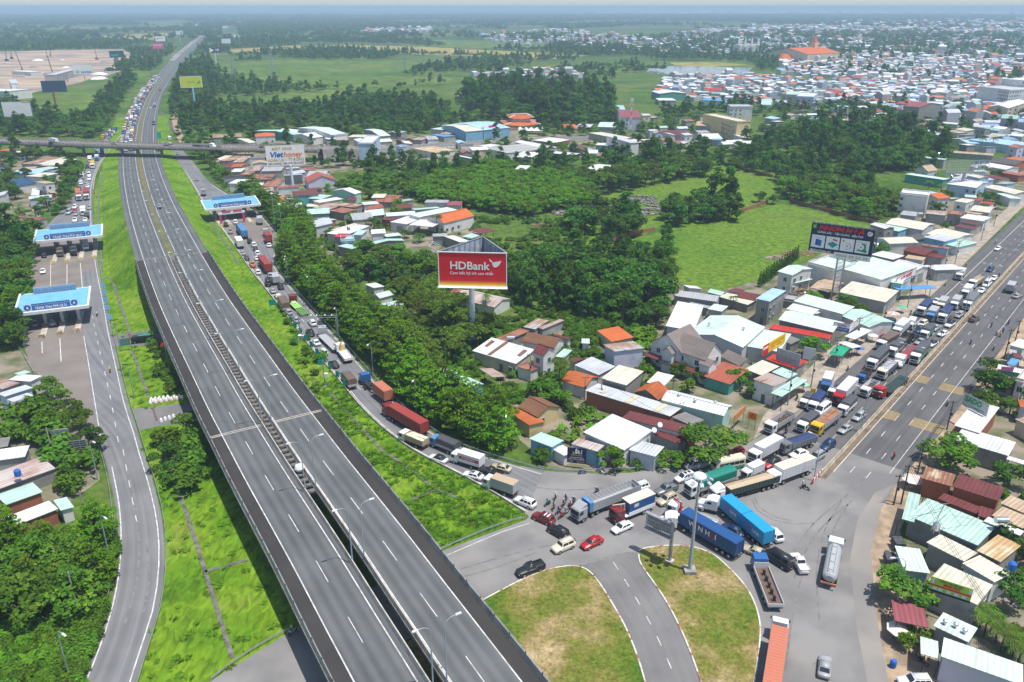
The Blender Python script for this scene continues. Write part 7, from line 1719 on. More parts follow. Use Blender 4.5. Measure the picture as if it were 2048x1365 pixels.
for n,b_,lb in((23,(1135,690),'far toll plaza edge'),(23,(1030,520),'far toll exit trees')):
 r=thing('floodlight_mast','tall green-grey floodlight mast at the '+lb,'lamp',C(n,*b_));m=MB();m.tube((0,0,0),(0,0,15),.22,.1,n=8);m.build('pole',plain((.22,.34,.33)),r);m=MB();m.tube((0,0,15),(0,0,15.4),.6,n=10);m.build('lamp_head',FWh,r)
for n,b_,t_,lb in((4,(785,1040),(725,760),'grass by the red and white barrels'),(4,(705,760),(650,560),'rail above the service lane')):
 r=thing('sign_pole','thin green-grey pole on the '+lb,'pole',C(n,*b_));m=MB();m.tube((0,0,0),(0,0,9),.14,.08,n=8);m.build('pole',plain((.22,.34,.33)),r);m=MB();m.box((-.6,0,9),(1.4,.2,.2));m.build('lamp_head',F_DK,r)
QS=[]
for n,p in((12,(885,1260)),(12,(1410,728)),(12,(1822,300)),(13,(1515,905)),(13,(1757,632)),(13,(1950,432)),(6,(1960,190))):
 q=C(n,*p);QS.append((q-QA).dot(QD))
for i,s in enumerate(QS+[QS[-1]+38,QS[-1]+76]):
 lamp(Q5(s,1.2,.9),math.atan2(QN.y,QN.x),'two armed lamp on the highway median, number %d from the junction'%(i+1),10,2.2,True,'lamps on the highway median')
lamp(Q5(2,.9,0),math.atan2(-QN.y,-QN.x),'single lamp at the striped end of the highway median',10.5,2.0)
lamp(C(18,560,520),PI,'roadside lamp standing inside the leafy tree',8.5,2)
r=thing('floodlight_mast','tall grey high mast with a ring of floodlights on the grass island','lamp',G(1379,1143,.14));m=MB();m.tube((0,0,.4),(0,0,19),.34,.16,n=12);m.build('pole',mat('mast_grey',(.36,.40,.44),rough=.5,var=.08),r);m=MB();m.box((0,0,.25),(2.0,2.0,.7));m.build('concrete_base',MCo,r)
m=MB();m.lathe([(.2,18.6),(1.1,18.9),(1.15,19.2),(.9,19.5),(.3,19.6)],n=18);m.build('lamp_ring',FPa,r)
for k in range(8):
 a=2*PI*k/8;o=cached('mastlamp',lambda:(lambda q:(q.box((0,0,0),(.75,.6,.22)),q.box((-.6,0,.15),(.8,.08,.08)),q.mesh('floodlight',FGy))[2])(MB()));o=link('floodlight',o,r);o.location=(1.9*math.cos(a),1.9*math.sin(a),18.6);o.rotation_euler=(0,.5,a)
r=C(24,1645,1042,.14);e0=C(24,1385,625,5.5);e1=C(24,1675,760,5.5);d=e1-e0;d.z=0;L=d.length;rz=math.atan2(d.y,d.x);rt=thing('road_sign_gantry','grey lattice back of a cantilever road sign on the grass island','sign',r,rz)
m=MB();m.box((0,0,3.9),(.45,.45,7.8));
for k in range(13):m.tube((-.3,-.25,.4+k*.5),(.3,-.25,.7+k*.5),.04,n=4)
m.build('post',MSt,rt);m=MB();m.b2((-L,.15,5.4),(-.2,.25,8.0));m.build('sign_panel',FGy,rt);m=MB()
for z in(5.2,6.0,6.8,7.6,8.2):m.box((-L/2,-.1,z),(L+.4,.12,.1))
for k in range(15):m.box((-L+(L)*k/14,-.1,6.7),(.1,.14,3.0))
m.box((-L/2,-.5,5.1),(L,.7,.08));m.box((-L/2,-.5,8.3),(L,.7,.08));m.build('frame',MSt,rt)
m=MB();m.box((0,0,.1),(1.3,1.3,.5));m.build('concrete_base',MCp,rt)
a,b_=C(22,232,650),C(22,655,640);d=b_-a;rz=math.atan2(d.y,d.x);L=d.length;rt=thing('camera_gantry','grey gantry with cameras spanning the ramp','gantry',a,rz);m=MB()
m.box((0,0,3.2),(.3,.3,6.4));m.box((L,0,3.2),(.35,.35,6.4));m.build('post',MSt,rt);m=MB()
for z in(5.9,6.5):m.box((L/2,0,z),(L,.12,.12))
for k in range(20):m.tube((L*k/20,0,5.9),(L*(k+1)/20,0,6.5),.03,n=4)
m.build('beam',MSt,rt)
for x in(.35,.5,.72,.9):m=MB();m.box((L*x,-.3,6.8),(.35,.6,.3));m.build('camera',FWh,rt)
b=MB();b.box((0,0,.8),(1.7,1.1,1.6));b.box((0,0,1.65),(1.9,1.3,.1));b.build('control_cabinet',FPa,label='pale control cabinet at the foot of the camera gantry',cat='cabinet',loc=C(22,250,690))
r=thing('monitor_pole','pale pole with green panel and white control box on the ramp verge','pole',C(22,515,1215));m=MB();m.tube((0,0,0),(0,0,7.5),.13,n=8);m.box((0,0,.1),(.9,.9,.2));m.build('pole',MSt,r);m=MB();m.b2((-1.3,-.2,6.2),(-.1,-.1,7.4));m.build('sign_panel',FTe,r);m=MB();m.box((.55,0,3.2),(.9,.6,1.1));m.build('control_box',FWh,r)
def upole(base,h,label,arms=2,m_=None,lean=0):
 r=thing('utility_pole',label,'utility pole',base);b=MB();b.tube((0,0,0),(lean,0,h),.17,.11,n=8);b.build('pole',m_ or MCo,r)
 for k in range(arms):
  b=MB();b.box((lean*.9,0,h-.4-k*.7),(1.7,.1,.1));
  for x in(-.7,0,.7):b.tube((lean*.9+x,0,h-.35-k*.7),(lean*.9+x,0,h-.1-k*.7),.05,n=6)
  b.build('cross_arm',MDk,r)
 b=MB();b.box((.1,-.2,h*.55),(.4,.35,.6));b.build('meter_box',F_DK,r)
 return Vc(base)+Vc((lean,0,h))
PB=[(12,(85,972),10,'concrete pole in front of the striped roof shop'),(12,(350,772),9,'dark pole at the mouth of the dirt yard'),(12,(612,520),8.5,'pale pole beside the green tarpaulin'),(12,(862,268),8,'pole behind the white shop awning'),(13,(600,985),8,'pole beside the turquoise parked truck'),(13,(880,772),11,'double pole in front of the blue awning'),(13,(1092,560),9,'pole beside the white corner shop'),(13,(1290,380),9,'pole by the white corner roof'),(13,(1420,275),9,'pole near the small purple shop sign'),(38,(1540,1130),9,'pole by the upper road shops'),(38,(1690,960),9,'pole by the cream gabled shop')]
tops=[upole(C(n,*p),h,lb)for n,p,h,lb in PB]
PR=[(17,(790,415),8,'dark pole beside the tan roof at the right'),(17,(598,760),9,'thick pole with cables at the right verge'),(17,(512,770),7,'leaning dark pole at the right verge'),(19,(600,1250),7.5,'dark pole in front of the bright white roof'),(19,(1250,450),9,'pole at the upper right verge'),(19,(1362,300),8,'second pole at the upper right verge')]
topr=[upole(C(n,*p),h,lb,1,plain((.09,.085,.08)))for n,p,h,lb in PR]
PL=[(21,(632,1195),9,'thin pole with lamp among the left gardens'),(7,(460,950),8,'dark pole among the big trees at the left'),(7,(510,425),7,'white topped pole by the left verge'),(31,(735,1075),9,'pole beside the dark signs at the upper left'),(15,(635,385),7,'pole in the garden before the brick shed'),(15,(450,345),6.5,'pole before the brick shed corner'),(16,(912,1160),8,'dark pole in front of the low white annex'),(11,(358,130),5,'thin post on the grey-brown fibro roof side')]
topl=[upole(C(n,*p),h,lb,1)for n,p,h,lb in PL]
def wire(a,b,sag,label,off=(0,)):
 m=MB()
 for o in off:
  pts=[Vc(a).lerp(Vc(b),k/12)+Vc((o,o*.3,-sag*4*(k/12)*(1-k/12)))for k in range(13)];m.path(pts,.028,4)
 m.build('power_cable',MBk,label=label,cat='cable',group='overhead cables')
for a,b in zip(tops[:-1],tops[1:]):wire(a-Vc((0,0,.3)),b-Vc((0,0,.3)),.8,'dark overhead cables along the shop side of the highway',(-.5,0,.5))
for a,b in((topr[0],topr[1]),(topr[1],topr[2]),(topr[2],topr[3]),(topr[3],topr[0]),(topr[4],topr[5]),(topr[0],topr[4])):wire(a-Vc((0,0,.4)),b-Vc((0,0,.4)),.7,'dark overhead cables along the right verge',(-.3,.3))
wire(tops[6]+Vc((0,0,-.5)),topr[4],1.5,'long dark cable hanging across the whole highway',(0,));wire(C(38,1560,1010,8),G(2150,510,8),1.2,'cable crossing the upper highway',(0,));wire(topr[1],C(18,2048,1200,5),1.5,'grey cables from the right verge to the palms',(-.4,0,.4));wire(topl[4],topl[5],.4,'cable between the garden poles',(0,));wire(topl[4],C(15,1560,590,7),.9,'cable over the long brick shed',(0,))
def rail(P,label,every=4.0,h=.75,flip=1,post=MSt):
 P=np.array([tuple(p)for p in P],float);r=thing('guard_rail',label,'guard rail',tuple(P[len(P)//2]));iv=Mx.Translation(-Vc(P[len(P)//2]));b=MB();sweep(b,P,[(-.03,h-.30),(.03,h-.30),(.07,h-.22),(.03,h-.15),(.07,h-.08),(.03,h),(-.03,h)]);b.build('rail',MSt,r).matrix_parent_inverse=iv
 s=np.linalg.norm(np.diff(P,axis=0),axis=1).sum();n=min(98,int(s/every));Q=rsm(P,n+1);me=cached(('rp',post.name),lambda:(lambda q:(q.box((0,0,.36),(.14,.10,.72)),q.mesh('rail_post',post))[1])(MB()))
 for q in Q:o=link('rail_post',me,r);o.location=Vc(q)-Vc(P[len(P)//2])
rail(offset(RRw,-.5)[32:],'steel guard rail along the tree side of the ramp')
rail(smo(CP(8,(1160,110),(1300,137),(1500,127),(1700,122),(1850,110),(2040,80)),2,2),'steel guard rail round the outside of the bend')
rail(offset(TRw,-.4)[60:],'steel guard rail on the inner side of the left toll road')
rail(smo(CP(7,(585,0),(640,200),(672,480),(668,740),(600,1000),(520,1230),(460,1360)),2,2),'steel guard rail on the outer side of the left toll road')
rail(smo(CP(8,(1075,408),(980,430),(800,500),(590,592)),2,2),'steel guard rail along the lower edge of the grass nose')
rail(smo(CP(7,(1690,1065),(1560,1130),(1400,1230),(1240,1352)),2,2),'steel guard rail beside the road under the viaduct')
rail(smo(CP(4,(60,690),(120,760),(180,870),(260,1000),(345,1080),(450,1150),(530,1230),(580,1340)),2,2),'dark guard rail along the outer edge of the lower toll plaza')
rail(offset(TLw,.5)[18:58],'guard rail on the outer edge of the upper toll plaza')
for P_,lb in((offset(RLw,.25)[26:],'low pale concrete kerb wall along the left of the ramp'),(offset(TRw,-.3)[14:58],'low pale kerb wall on the inner side of the toll plazas')):
 b=MB();sweep(b,P_,[(-.15,0),(.15,0),(.12,.55),(-.12,.55)]);b.build('kerb_wall',MCp,label=lb,cat='wall')
b=MB();sweep(b,QL(1.2,4,420),[(-.35,0),(.35,0),(.30,.25),(.14,.45),(.11,.9),(-.11,.9),(-.14,.45),(-.30,.25)]);b.build('median_barrier',mat('median_cream',(.46,.39,.29),var=.2,scale=.8),label='long cream concrete median barrier of the highway',cat='barrier')
b=MB();b.face([Q5(4,1.5,.04),Q5(420,1.5,.04),Q5(420,2.55,.04),Q5(4,2.55,.04)]);b.build('median_dirt',mat('median_dirt',(.20,.15,.11),var=.3,scale=.5),kind='structure')
r=thing('barrier','red and white striped barrier at the end of the median','barrier',Q5(3.2,1.2),math.atan2(QD.y,QD.x))
for k in range(8):
 m=MB();m.box((k*.7-2.6,0,.75),(.68,.12,1.0));m.build('stripe_board',FWh if k%2 else FRd,r)
m=MB();m.box((0,.1,.4),(5.6,.1,.1));m.build('frame',MSt,r)
for k in range(13):
 p=C(4,882+k*15.5,1082-k*2.6-(8 if k%2 else 0));r=thing('water_barrel','white and red water filled barrel standing in the row under the viaduct','barrel',p,k,'row of white barrels');m=MB();m.lathe([(.36,0),(.42,.1),(.40,.5),(.30,.95),(.14,1.15)],n=12);m.build('barrel',FWh,r);m=MB();m.lathe([(.425,.18),(.425,.34)],n=12);m.build('red_band',FOr,r)
for k in range(5):
 p=C(4,885+k*24,1062-k*3.5);r=thing('road_block','white plastic road block with red stripes stacked behind the barrels','barrier',p,.2,'stack of plastic road blocks');m=MB();m.prism([(-.3,0),(.3,0),(.15,.8),(-.15,.8)],-.75,.75);m.build('block',FWh,r);m=MB();m.b2((-.31,-.5,.3),(-.2,.5,.5));m.build('red_stripe',FRd,r)
for k in range(4):
 p=C(4,945+k*24,1186-k*8);r=thing('water_barrel','white barrel half hidden by the bush below the service lane','barrel',p,k,'barrels by the bush');m=MB();m.lathe([(.36,0),(.42,.1),(.40,.5),(.30,.95),(.14,1.15)],n=12);m.build('barrel',FWh,r)
for(y0,y1,x0,x1)in((668,728,748,772),(1105,1180,888,912)):
 b=MB()
 for k in range(7):
  y=y0+(y1-y0)*k/7;x=x0+(x1-x0)*k/7;q=[C(4,x,y,.05),C(4,x+14,y-1.5,.05),C(4,x+15.5,y+5,.05),C(4,x+1.5,y+6.5,.05)];b.face(q[::-1]if(q[1]-q[0]).cross(q[2]-q[0]).z<0 else q)
 b.build('hatch_marking',plain((.14,.05,.04)),kind='structure')
r=thing('flag','red flag on a thin pole beside the viaduct','flag',C(4,988,872));m=MB();m.tube((0,0,0),(0,0,8),.07,n=6);m.build('flag_pole',MSt,r);m=MB()
for k in range(5):
 x0,x1=-k*.42,-(k+1)*.42;y0,y1=.15*math.sin(k*1.3),.15*math.sin((k+1)*1.3);m.face([(x0*.55,y0,6.9-k*.1),(x0*.55,y0,7.8-k*.1),(x1*.55,y1,7.7-k*.1),(x1*.55,y1,6.8-k*.1)])
m.build('flag_cloth',plain((.60,.05,.02)),r)
def pylon(base,h,wb,label):
 r=thing('power_pylon',label,'pylon',base);b=MB();n=9
 def cor(z):w=wb/2*(1-.86*z/h);return[(sx*w,sy*w,z)for sx,sy in((-1,-1),(1,-1),(1,1),(-1,1))]
 for k in range(n):
  a,c=cor(h*k/n),cor(h*(k+1)/n)
  for i in range(4):b.tube(a[i],c[i],.14,n=4);b.tube(a[i],c[(i+1)%4],.08,n=4);b.tube(a[(i+1)%4],c[i],.08,n=4);b.tube(c[i],c[(i+1)%4],.08,n=4)
 b.build('lattice_tower',MSt,r)
 for z in(.72,.84,.95):
  b=MB();b.box((0,0,h*z),(wb*1.15*(1.3-z*.5),.25,.25));b.tube((-wb*.5,0,h*z),(0,0,h*z+1.2),.08,n=4);b.tube((wb*.5,0,h*z),(0,0,h*z+1.2),.08,n=4);b.build('cross_arm',MSt,r)
pylon(C(1,1600,465),37,9,'tall lattice power pylon at the edge of the green field');pylon(C(1,1372,488),30,7.5,'shorter lattice power pylon left of the tall one');pylon(C(2,382,415),20,5,'thin power pylon in the middle of the rice field')
r=thing('telecom_mast','red and white lattice telecom mast with antennas','mast',C(34,1285,545));h=34
for k in range(12):
 b=MB();z0,z1=h*k/12,h*(k+1)/12;w=.9-.5*k/12
 for i in range(3):
  a=2*PI*i/3;a2=2*PI*(i+1)/3;p0=(w*math.cos(a),w*math.sin(a),z0);p1=(w*math.cos(a),w*math.sin(a),z1);q1=(w*math.cos(a2),w*math.sin(a2),z1);b.tube(p0,p1,.10,n=4);b.tube(p0,q1,.07,n=4)
 b.build('lattice_section',plain((.40,.10,.07))if k%2==0 else FWh,r)
for z in(h-1,h-4):
 for i in range(3):b=MB();a=2*PI*i/3+.4;b.box((1.0*math.cos(a),1.0*math.sin(a),z),(.3,.3,2.2));b.build('antenna',FWh,r)
M_CR=plain((.32,.09,.05))
for i,(b_,t_,red)in enumerate((((135,420),(88,300),1),((312,442),(267,300),1),((297,332),(290,270),0),((40,358),(28,285),0),((568,350),(556,292),1),((70,345),(62,300),0))):
 B=C(1,*b_);Y=B.y;zt=zat(0,t_[1]*S1,Y);v=(t_[1]*S1-682.5)/FPX;t=Y/(cP-sP*v);xt=(t_[0]*S1-1024)/FPX*t
 r=thing('crawler_crane','%s crawler crane with raised boom on the building site, %s'%('red' if red else 'dark',('leftmost red','right of the first red','tall dark in the middle','farthest left','far right of the site','behind the first red')[i]),'crane',B)
 m=MB();m.box((0,0,1.4),(4.5,3.4,2.6));m.box((-1,0,3.2),(2.2,2.4,1.4));m.build('cab',M_CR if red else MDk,r);e=Vc((xt-B.x,0,zt))
 m=MB();m.tube((0,0,2),tuple(e*.45),.7,.6,n=4);m.build('boom_base',M_CR if red else MDk,r);m=MB();m.tube(tuple(e*.45),tuple(e),.55,.35,n=4);m.build('boom_tip',MDk,r)
 m=MB()
 for s in(-1,1):m.box((0,s*1.8,.5),(5.2,.8,1.0))
 m.build('track',MBk,r)
house(T3(1,(0,560),(105,545),(80,480),6),6,'s',3,'white','white','white sloping conveyor hall of the batching plant','n','factory');house(T3(1,(55,490),(100,488),(98,465),14),14,'f',0,'zinc','white','grey silo block of the batching plant','n','factory')
house(T3(1,(330,440),(395,440),(392,405),9),9,'f',0,'zinc','grey','unfinished grey concrete frame on the building site','wp','building');house(T3(1,(160,425),(215,420),(212,405),5),5,'f',0,'white','white','white site office on the building site','n','building');house(T3(1,(622,405),(688,405),(686,395),4),4,'f',0,'white','white','long white site cabin at the right of the building site','n','building')
for k in range(16):
 x,y=rnd.uniform(20,650),rnd.uniform(330,500);B=C(1,x,y);b=MB();rr=rnd.uniform(4,14);n=9
 b.lathe([(rr,0),(rr*.8,rr*.10),(rr*.45,rr*.22),(rr*.1,rr*.28)],n=n)
 for v in b.v:v.x*=1+rnd.uniform(-.15,.15);v.y*=1+rnd.uniform(-.15,.15)
 b.build('sand_heap',M_SITE if k%3 else FWh,label='%s heap of %s on the building site'%('low' if rr<9 else 'broad','sand' if k%3 else 'white gravel'),cat='heap',group='heaps on the building site',loc=B)
for i,(x,y,rr)in enumerate(((1330,1250,9),(1450,1215,8),(1560,1200,10),(1680,1180,11),(1760,1165,10),(1600,1240,8),(1740,1260,9),(1830,1240,10),(1870,1200,9),(1420,1255,7))):
 B=C(2,x,y);b=MB();r2=random.Random(i)
 for k in range(90):
  a=r2.random()*2*PI;d=rr*math.sqrt(r2.random())*.85;z=max(0,(1-d/rr))*1.6*r2.random();b.box((d*math.cos(a),d*math.sin(a)*.7,z+.2),(r2.uniform(.4,1.7),r2.uniform(.3,1.2),r2.uniform(.2,.7)),r2.random()*3)
 b.build('rubble_heap',mat('rubble',(.36,.33,.30),scale=.6,col2=(.18,.165,.15),mix=.5),label='heap of broken grey concrete on the meadow',cat='rubble',group='rubble heaps on the meadow',loc=B)
for i,(n,x,y,rr,cc)in enumerate(((2,1310,1322,3,(.02,.12,.45)),(2,1105,1300,3,(.04,.07,.12)),(2,1180,1325,4,(.30,.20,.14)),(6,735,200,7,(.36,.20,.13)),(6,600,228,4,(.42,.33,.28)),(6,740,425,4,(.28,.16,.09)))):
 B=C(n,x,y);b=MB();r2=random.Random(i+50)
 for k in range(60):
  a=r2.random()*2*PI;d=rr*math.sqrt(r2.random());b.box((d*math.cos(a),d*math.sin(a)*.6,.2+1.4*r2.random()*(1-d/rr)),(r2.uniform(.8,2.6),r2.uniform(.15,.4),r2.uniform(.1,.3)),r2.random()*.8)
 b.build('timber_pile' if i>1 else 'tarpaulin_pile',plain(cc),label=('crumpled bright blue sheets on the meadow','dark blue sheet tent on the meadow','scattered timber beside the dirt track','stack of timber beams at the meadow edge','pale planks lying on the meadow','brown logs beside the tan roofed shed')[i],cat='pile',loc=B)
for px,lb in(([(1440,328),(1480,340),(1545,356)],'far brick wall along the meadow'),([(1475,428),(1500,420),(1535,406)],'short brick wall between the two meadows'),([(1580,404),(1650,424),(1755,450)],'long brick wall behind the lower meadow'),([(1140,520),(1200,492),(1260,472),(1310,462)],'low brick wall above the dense grove')):
 b=MB();sweep(b,smo(GP(*px),4,1),[(-.12,0),(.12,0),(.12,1.7),(-.12,1.7)]);b.build('brick_wall',mat('brick_red',(.34,.15,.09),var=.25,scale=.5),label=lb,cat='wall')
def villa():
 A,B,Cc=C(14,240,715,6.4),C(14,862,930,6.4),C(14,1072,800,6.4);ctr,rz,W,D=frame3(A,B,Cc);SKEW[0]=0;root=thing('villa','large white villa with crossed grey tiled gables and a balcony','house',ctr,rz);M0=(Mx.Translation(ctr)@Mx.Rotation(rz,4,'Z')).inverted();FOOT.append((ctr.x,ctr.y,rz,W/2,D/2))
 R_=Mx.Translation(ctr)@Mx.Rotation(rz,4,'Z')
 def blk(x0,x1,y0,y1,z,t,rise,opt='wn'):c=R_@Vc(((x0+x1)/2,(y0+y1)/2,0));return block(root,c,rz,x1-x0,y1-y0,z,t,rise,'villa','white',opt,0,M0)
 wl=W*.60;blk(-W/2,-W/2+wl,-D/2,D/2+1,6.4,'G',3.9);blk(-W/2+wl*.72,W/2,-D/2+.3,D/2-1,6.4,'g',3.6,'wn')
 x0=-W/2+W*.28;blk(x0,x0+3.6,-D/2-1.6,-D/2+2,5.9,'G',1.5,'n');blk(W/2-1.4,W/2+2.0,-D/2-.6,-D/2+3.4,5.6,'g',1.2,'n')
 b=MB();slab(b,[(-W/2-.4,-D/2-1.5,2.9),(W/2+.6,-D/2-1.5,2.9),(W/2+.6,-D/2+.3,3.4),(-W/2-.4,-D/2+.3,3.4)],.12);b.build('skirt_roof',RM('darkred','x'),root)
 b=MB();b.tube((-W/2+wl*.5,-D/2+.2,7.6),(-W/2+wl*.5,-D/2+.28,7.6),.6,n=18);b.build('round_window',FWh,root)
 b=MB();b.b2((x0,-D/2-2.6,3.0),(x0+3.6,-D/2-1.5,3.15));
 for k in range(10):b.box((x0+.1+3.4*k/9,-D/2-2.5,3.6),(.05,.05,.9))
 b.box((x0+1.8,-D/2-2.5,4.05),(3.6,.08,.08));b.build('balcony',MDk,root);b=MB();b.b2((W*.08,-D*.22,8.0),(W*.08+2.2,-D*.22+1.2,8.5));b.build('roof_hatch',plain((.12,.10,.07)),root)
villa()
def pagoda():
 c=C(34,110,330);r=thing('pagoda','orange roofed pagoda with two upturned tiers at the woods edge','pagoda',c,.15);W=26
 block(r,Vc((0,0,0)),0,W*.8,W*.55,4.6,'f',0,'cream','cream','w',0,None)
 def tier(w,d,z,rise,ov):
  b=MB();x,y=w/2,d/2;q=.55
  top=[(-x*q,-y*q,z+rise),(x*q,-y*q,z+rise),(x*q,y*q,z+rise),(-x*q,y*q,z+rise)];cs=[(-x,-y),(x,-y),(x,y),(-x,y)]
  for i in range(4):
   a,c_=cs[i],cs[(i+1)%4];m=((a[0]+c_[0])/2,(a[1]+c_[1])/2);t0,t1=top[i],top[(i+1)%4];tm=tuple((t0[k]+t1[k])/2 for k in range(3))
   A_=(a[0]*1.08,a[1]*1.1,z+1.2);C_=(c_[0]*1.08,c_[1]*1.1,z+1.2);Mm=(m[0]*.98,m[1]*.98,z)
   b.face([A_,Mm,tm,t0]);b.face([Mm,C_,t1,tm])
  b.build('roof',RM('terra','x'),r)
  b=MB()
  for i in range(4):b.tube((cs[i][0]*1.1,cs[i][1]*1.12,z+1.5),top[i],.3,n=5)
  b.build('ridge_trim',FWh,r)
 tier(W,W*.75,4.6,2.6,1);b=MB();b.b2((-W*.27,-W*.19,6.8),(W*.27,W*.19,9.4));b.build('upper_wall',WM('cream'),r);tier(W*.68,W*.5,9.3,3.2,1);b=MB();b.b2((-W*.19,-.4,12.4),(W*.19,.4,13));b.build('ridge_cap',FWh,r);FOOT.append((c.x,c.y,0,14,10))
pagoda()
for k in range(5):
 p=C(34,110+k*60,362+k*2);r=thing('party_tent','small white peaked tent in the row before the pagoda','tent',p,.1,'row of white tents');b=MB();s=4.2
 for i in range(4):a=PI/4+i*PI/2;a2=a+PI/2;b.face([(s*math.cos(a),s*math.sin(a),2.6),(s*math.cos(a2),s*math.sin(a2),2.6),(0,0,5)])
 b.build('tent_roof',FWh,r);b=MB()
 for i in range(4):a=PI/4+i*PI/2;b.box((s*math.cos(a)*.97,s*math.sin(a)*.97,1.3),(.1,.1,2.6))
 b.build('post',MSt,r)
A_=[C(3,740,322,14),C(3,935,312,14),C(3,925,290,14)];ctr,rz,W,D=frame3(*A_);SKEW[0]=0;r=thing('church','long church with red-orange roof and slender spire in the far town','church',ctr,rz);block(r,ctr,rz,W,max(D,26),14,'g',9,'terra','cream','n',0,None);FOOT.append((ctr.x,ctr.y,rz,W/2+5,30))
b=MB();b.b2((W*.2,-6,0),(W*.2+10,4,30));b.build('tower',WM('cream'),r);b=MB();b.box((W*.2+5,-1,36),(9,9,12),0,0,None,(.05,.05));b.build('spire',RM('terra','x'),r);b=MB();b.box((-W*.62,0,9),(W*.3,24,8),0,0,None,(.4,.3));b.build('side_roof',RM('terra','y'),r)
c=C(3,418,318);r=thing('church','white church with pinnacles left of the red roofed church','church',c,.1);b=MB();b.b2((-22,-12,0),(22,12,18));b.build('wall',WM('white'),r);b=MB()
for x in(-20,-7,7,20):b.box((x,-11,24),(6,6,14 if abs(x)>10 else 20),0,0,None,(.1,.1))
b.build('pinnacle',WM('white'),r);FOOT.append((c.x,c.y,0,25,25))
def parasol(n,p,rr,col,label,col2=None):
 r=thing('parasol',label,'parasol',C(n,*p));m=MB();m.tube((0,0,0),(0,0,2.3),.04,n=6);m.tube((0,0,0),(0,0,.15),.35,n=10);m.build('pole',MSt,r);b=MB();c=MB();k=8
 for i in range(k):
  a,a2=2*PI*i/k,2*PI*(i+1)/k;(c if i%2 and col2 else b).face([(rr*math.cos(a),rr*math.sin(a),2.0),(rr*math.cos(a2),rr*math.sin(a2),2.0),(0,0,2.65)])
 b.build('canopy',plain(col),r)
 if col2:c.build('canopy_stripe',plain(col2),r)
parasol(18,(560,985),2.0,(.72,.66,.58),'large cream parasol by the maroon awning');parasol(13,(710,905),1.9,(.65,.35,.30),'pink striped parasol near the turquoise truck',(.72,.66,.6));parasol(13,(812,830),1.5,(.10,.45,.28),'green parasol in front of the blue awning');parasol(12,(885,400),1.5,(.08,.16,.42),'blue parasol beside the green tarpaulin');parasol(12,(1045,250),1.5,(.60,.62,.64),'grey-white parasol under the white awning');parasol(12,(255,815),1.4,(.30,.55,.42),'pale green parasol below the mint awning');parasol(17,(720,560),2.2,(.68,.60,.54),'beige parasol among the right verge poles');parasol(35,(850,450),2.5,(.66,.67,.68),'large white round parasol in the lower village')
def tank(n,p,z,kind,label):
 P=C(n,*p,z);r=thing('water_tank',label,'water tank',(P.x,P.y,z));m=MB()
 if kind=='h':m.tube((-1.1,0,1.0),(1.1,0,1.0),.62,n=16)
 else:m.lathe([(.55,.5),(.62,.7),(.62,1.7),(.3,2.0)],n=16)
 m.build('tank',plain((.03,.14,.50))if kind=='b' else mat('steel_tank',(.55,.58,.6),rough=.25,metal=.8),r);m=MB()
 for sx in(-.5,.5):
  for sy in(-.4,.4):m.box((sx,sy,.3),(.08,.08,.6))
 m.build('stand',MSt,r)
tank(17,(1000,1085),5.3,'v','upright steel water tank with blue band on the mint hall');tank(17,(1770,1000),5.3,'h','lying steel water tank on the narrow white roof');tank(18,(1890,190),5.5,'b','bright blue water barrel on the cream roof corner');tank(16,(690,700),4.4,'h','lying steel water tank on the long rust roof');tank(31,(355,225),4.4,'b','blue water barrel below the flyover');tank(38,(1190,400),6,'v','steel water tank on the long pale shed');tank(38,(1040,130),6.6,'v','tank on the mint roofed grey house');tank(14,(1980,200),3.2,'v','steel tank beside the sky blue roof');tank(21,(215,1345),4.3,'b','blue barrel on the rust and white roof');tank(35,(670,500),6.6,'v','steel tank beside the bright red roof');tank(38,(820,840),4.6,'h','lying tank beside the grey roofed shed');tank(6,(1185,165),4.5,'v','steel tank by the orange roofs behind the billboard')
def dish(n,p,z,label):
 r=thing('satellite_dish',label,'satellite dish',C(n,*p,z));m=MB();m.lathe([(.05,0),(.4,.10),(.6,.28)],n=14);o=m.build('dish',FPa,r);o.location=(0,0,.7);o.rotation_euler=(.9,0,.4);m=MB();m.tube((0,0,0),(0,0,.75),.04,n=6);m.build('mast',MSt,r)
dish(15,(1300,660),5.4,'round satellite dish at the edge of the long dark red roof');dish(15,(1235,720),5.0,'second satellite dish left of the first on the dark red roof')
r=thing('antenna_frame','thin wire antenna frame on the mint hall roof','antenna',C(17,1000,990,5.4));m=MB()
for a,b_ in(((0,0,0),(.9,0,4.2)),((.9,0,4.2),(4.2,-1,.2)),((.9,0,4.2),(1.4,2,.2)),((0,0,0),(1.6,0,2)),((.5,0,4.2),(1.6,0,4.3)),((2,-1,2.6),(7,1,.3)),((-4,1,.2),(.9,0,3.6)),((-3,2,.2),(.4,0,2.6))):m.tube(a,b_,.045,n=4)
m.build('wires',MSt,r)
def cargo_trike(n,p,rz,label):
 r=thing('cargo_trike',label,'cargo trike',C(n,*p),rz);b=MB();b.b2((-2.2,-.85,.7),(.1,.85,1.9));b.build('cargo_box',M_TARPD,r);b=MB();b.box((.7,0,.9),(1.0,.5,.5));b.tube((1.2,0,1.3),(1.2,0,.35),.06);b.box((1.15,0,1.3),(.1,.9,.06));b.build('frame',MCh,r);put_wheels(r,(-1.4,),.85,.38,.16);o=link('wheel',wheel_mesh(.36,.14),r);o.location=(1.3,0,.36)
cargo_trike(18,(440,60),1.4,'dark covered cargo trike on the right dirt verge');cargo_trike(17,(530,1240),1.5,'second dark cargo trike behind the first on the verge')
